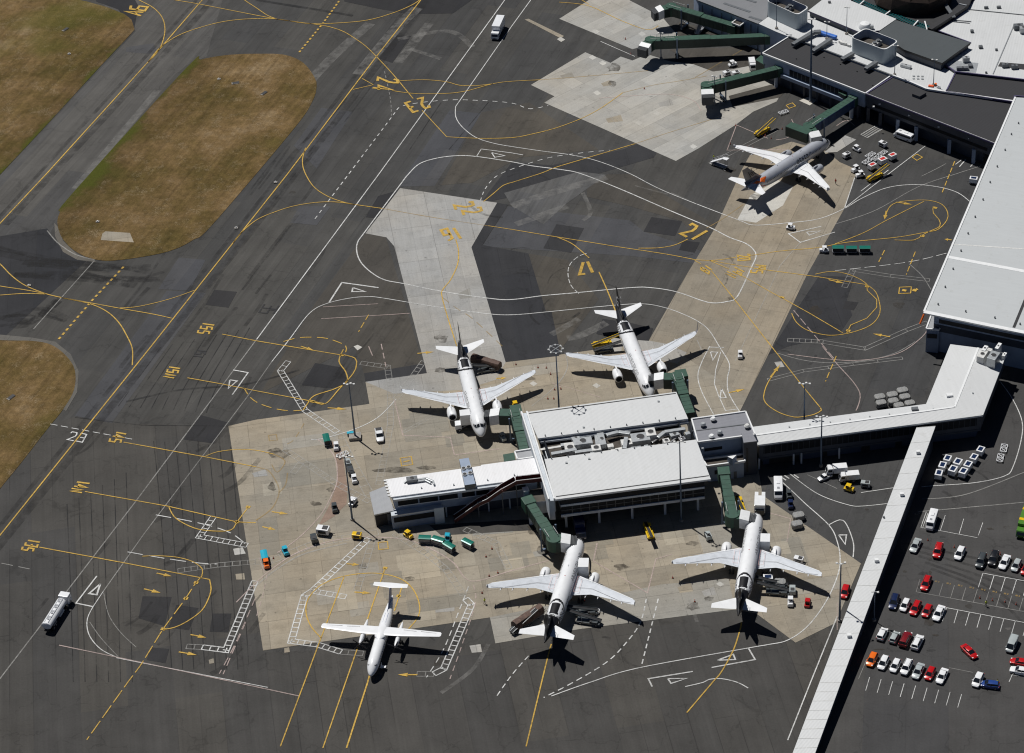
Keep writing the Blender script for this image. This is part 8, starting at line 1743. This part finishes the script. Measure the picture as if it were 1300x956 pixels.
bridge('green jet bridge reaching the north-east airliner', (876.5, 524), (860, 478), (838, 478), tip=(2.4, 3.0), node=False, stairs=0)
bridge('green jet bridge reaching the southern airliner beside the pier', (671, 635), (703, 684), (714.5, 684), tip=(2.2, 3.4), cabw=3.3)
bridge('green jet bridge reaching the south-east airliner', (919, 598), (929.5, 653), (942, 654), tip=(2.2, 3.4), cabw=3.3)
mb = MB()   # long sideways cab of the bridge at the silver airliner
t = bpy.data.objects['jet_bridge.003']; o_ = Vector(t.location); p, q = G(1001, 158, 6.9), G(1028, 168, 6.9); mb.beam(p + Vector((0, 0, -1.5)), q + Vector((0, 0, -1.5)), 3.0, 3.0, 'bridge_green_dark'); mb.beam(p + Vector((0, 0, .05)), q + Vector((0, 0, .05)), 2.9, .12, 'bridge_green'); mb.build('service_room', t, origin=o_)
for nm, p_, q_ in (('jet_bridge.004', (662, 518), (648, 520)), ('jet_bridge.005', (872, 473), (858, 475))):
    t = bpy.data.objects[nm]; o_ = Vector(t.location); mb = MB(); p, q = G(*p_, 6.9), G(*q_, 6.9); mb.beam(p + Vector((0, 0, -1.5)), q + Vector((0, 0, -1.5)), 3.2, 3.0, 'bridge_green_dark'); mb.beam(p + Vector((0, 0, .05)), q + Vector((0, 0, .05)), 3.1, .12, 'bridge_green'); mb.build('service_room', t, origin=o_)
B = Bld('bridge_stub', 'short green covered stub beside the white roof of the west wing', 'bridge stub', (648, 590)); B.slab('roof', [(638.5, 577), (652.5, 574.5), (654.5, 583.5), (640, 586)], 6.6, .2, 'bridge_green', 'bridge_green'); B.walls([(638.5, 577), (652.5, 574.5), (654.5, 583.5), (640, 586)], 6.6, 3.4, 6.4, 'bridge_green_dark', ins=.1)
B = Bld('bridge_stub', 'white framed entry box where the southern jet bridge leaves the pier', 'bridge stub', (672, 640)); B.slab('roof', [(662.5, 618.5), (670, 617.5), (672, 622.5), (665, 624)], 7.6, .25, 'trim_white', 'trim_white'); B.walls([(662.5, 618.5), (670, 617.5), (672, 622.5), (665, 624)], 7.6, 3.2, 7.3, 'wall_blue', ins=.2)
B = Bld('pier_infill', 'pale blue infill block between the west wing and the pier building', 'building', (690, 640)); IR = [(672, 622), (700, 618), (706, 634), (676, 638)]; B.slab('roof', IR, 6.4, .3, 'deck_brown', 'trim_white'); B.walls(IR, 6.4, 2.6, 6.1, 'wall_pale', ins=.15)

# ---------- masts
def mast(kind, top, h, base_px, label, arms=4, r=.18, block=None, name='lamp_mast', zb=0.0):
    T = G(*top, h); t = thing(name, label, 'lamp mast', (T.x, T.y, zb), 0, 'apron floodlight masts')
    hh = h - zb
    mb = MB(); mb.tube((0, 0, 0), (0, 0, hh), r * 1.4, r * .7, 12, 'mast_steel'); part(mb, 'pole', t, True)
    if kind == 'ring':
        mb = MB()
        for k in range(24): a0, a1 = 2 * PI * k / 24, 2 * PI * (k + 1) / 24; mb.beam((1.6 * math.cos(a0), 1.6 * math.sin(a0), hh), (1.6 * math.cos(a1), 1.6 * math.sin(a1), hh), .1, .1, 'duct')
        for k in range(4): a0 = PI / 4 + k * PI / 2; mb.beam((0, 0, hh), (1.6 * math.cos(a0), 1.6 * math.sin(a0), hh), .1, .1, 'duct')
        hd = part(mb, 'head_frame', t)
        for k in range(8): a0 = k * PI / 4; mb = MB(); mb.box((1.7 * math.cos(a0), 1.7 * math.sin(a0), hh - .15), (.5, .4, .25), 'duct_pale', rz=a0); part(mb, 'lamp', hd, bevel=.05)
    else:
        mb = MB(); L = .6 * arms / 2; mb.beam((-L, 0, hh), (L, 0, hh), .12, .12, 'duct'); hd = part(mb, 'head_frame', t)
        for k in range(arms): x = -L + 2 * L * k / max(1, arms - 1); mb = MB(); mb.box((x, -.2 if k % 2 else .2, hh + .05), (.5, .5, .2), 'duct_pale'); part(mb, 'lamp', hd, bevel=.05)
    if block: mb = MB(); mb.box((0, 0, .45), (block, block * .8, .9), 'concrete_block'); part(mb, 'plinth', t, bevel=.05)
    else: mb = MB(); mb.tube((0, 0, 0), (0, 0, .5), .5, .45, 14, 'concrete_block'); part(mb, 'plinth', t)
    return t
mast('bar', (443, 487.5), 16.9, None, 'lamp mast on a square concrete block west of the north-west airliner', 4, block=3.0)
mast('bar', (437.6, 580), 19.4, None, 'lamp mast left of the annex rising beside the parked dolly line', 6)
mast('ring', (705.4, 442.6), 25.2, None, 'tall mast with a ring of lamps between the two northern airliners')
mast('bar', (862.8, 561), 23.9, None, 'tall slim mast standing in front of the pier building south side', 4)
mast('bar', (1043.4, 529), 15.2, None, 'lamp mast south of the corridor, seen against its white roof', 4)
mast('bar', (1021.6, 487), 16.9, None, 'lamp mast just north of the corridor on the dark apron', 4)
mast('bar', (1067.7, 715.5), 17.2, None, 'lamp mast by the walkway above the red hatchback on the apron', 3)
mast('bar', (1030.5, 24.5), 27.5, None, 'tallest mast, on the white pad before the charcoal terminal arm', 3, r=.28)
mast('bar', (1111, 751.5), 8.6, None, 'thin lamp post on the car park side of the walkway', 2, .1)
for top, h, lab in (((838.5, 42), 9.0, 'dark lamp post beside the cab of the longest jet bridge'), ((907, 97), 9.5, 'dark lamp post beside the cab of the third jet bridge')): mast('bar', top, h, None, lab, 2, .14)
for top, base, lab in (((986, -1), (985.5, 36), 'thin mast on the white roof below the left plant room'), ((1075.5, 9.5), (1074, 43), 'thin mast on the white roof left of the open plant room'), ((1137, 58), (1136.5, 95), 'thin mast on the white roof at the corner of the open plant room'), ((1186.5, 76), (1185.5, 108.5), 'thin mast beside the small orange barrier on the white roof'), ((1050, 28), (1049.5, 50), 'short pole rising from the blue tarpaulin on the white roof')):
    Bq = G(*base, Zd); best = min(((abs((G(*top, h).y - Bq.y)), h) for h in [Zd + .25 * k for k in range(4, 60)]))[1]
    mast('bar', top, best, None, lab, 2, .09, name='roof_mast', zb=Zd)

for cx, cy, a in ((83, 38, .9), (14, 505, .9), (299, 106, .2), (335, 119, .9)):
    B = Bld('drain_pit', {83: 'small concrete drain pit with black opening in the top left grass field', 14: 'small concrete drain pit with black opening in the left grass strip', 299: 'small dark drain pit in the grass island, left of two', 335: 'small dark drain pit in the grass island, right of two'}[cx], 'drain', (cx, cy))
    q = G(cx, cy, 0); mb = MB(); mb.box((q.x, q.y, .12), (2.3, 1.1, .24), 'concrete_block', rz=a); B.part(mb, 'rim', bevel=.03); mb = MB(); mb.box((q.x + .1, q.y + .1, .26), (2.0, .95, .1), 'trim_black', rz=a); B.part(mb, 'opening')
for i, (cx, cy) in enumerate(((88, 69), (278, 101), (124, 282), (37, 363), (300, 290), (350, 232))):
    q = G(cx, cy, 0); o = thing('taxiway_marker', ['small pale marker in the top left grass field', 'small pale marker near the top of the grass island', 'small pale marker near the lower end of the grass island', 'small pale marker at the taxiway junction on the left', 'small pale marker beside the lower grass island corner', 'small pale marker on the right edge of the grass island'][i], 'marker', (q.x, q.y, .08), 0, 'small markers along the taxiways')
    mb = MB(); mb.box((0, 0, .1), (1.0, .8, .2), 'concrete_block'); part(mb, 'base', o); mb = MB(); mb.tube((0, 0, .2), (0, 0, .45), .22, .16, 10, 'trim_white'); part(mb, 'lens', o)
sheet('pavement_patch', [(130, 297), (134, 294), (165, 296), (170, 308), (128, 305)], 'concrete_beige', 10.8)
# overhead gantry clutter under the north bridges
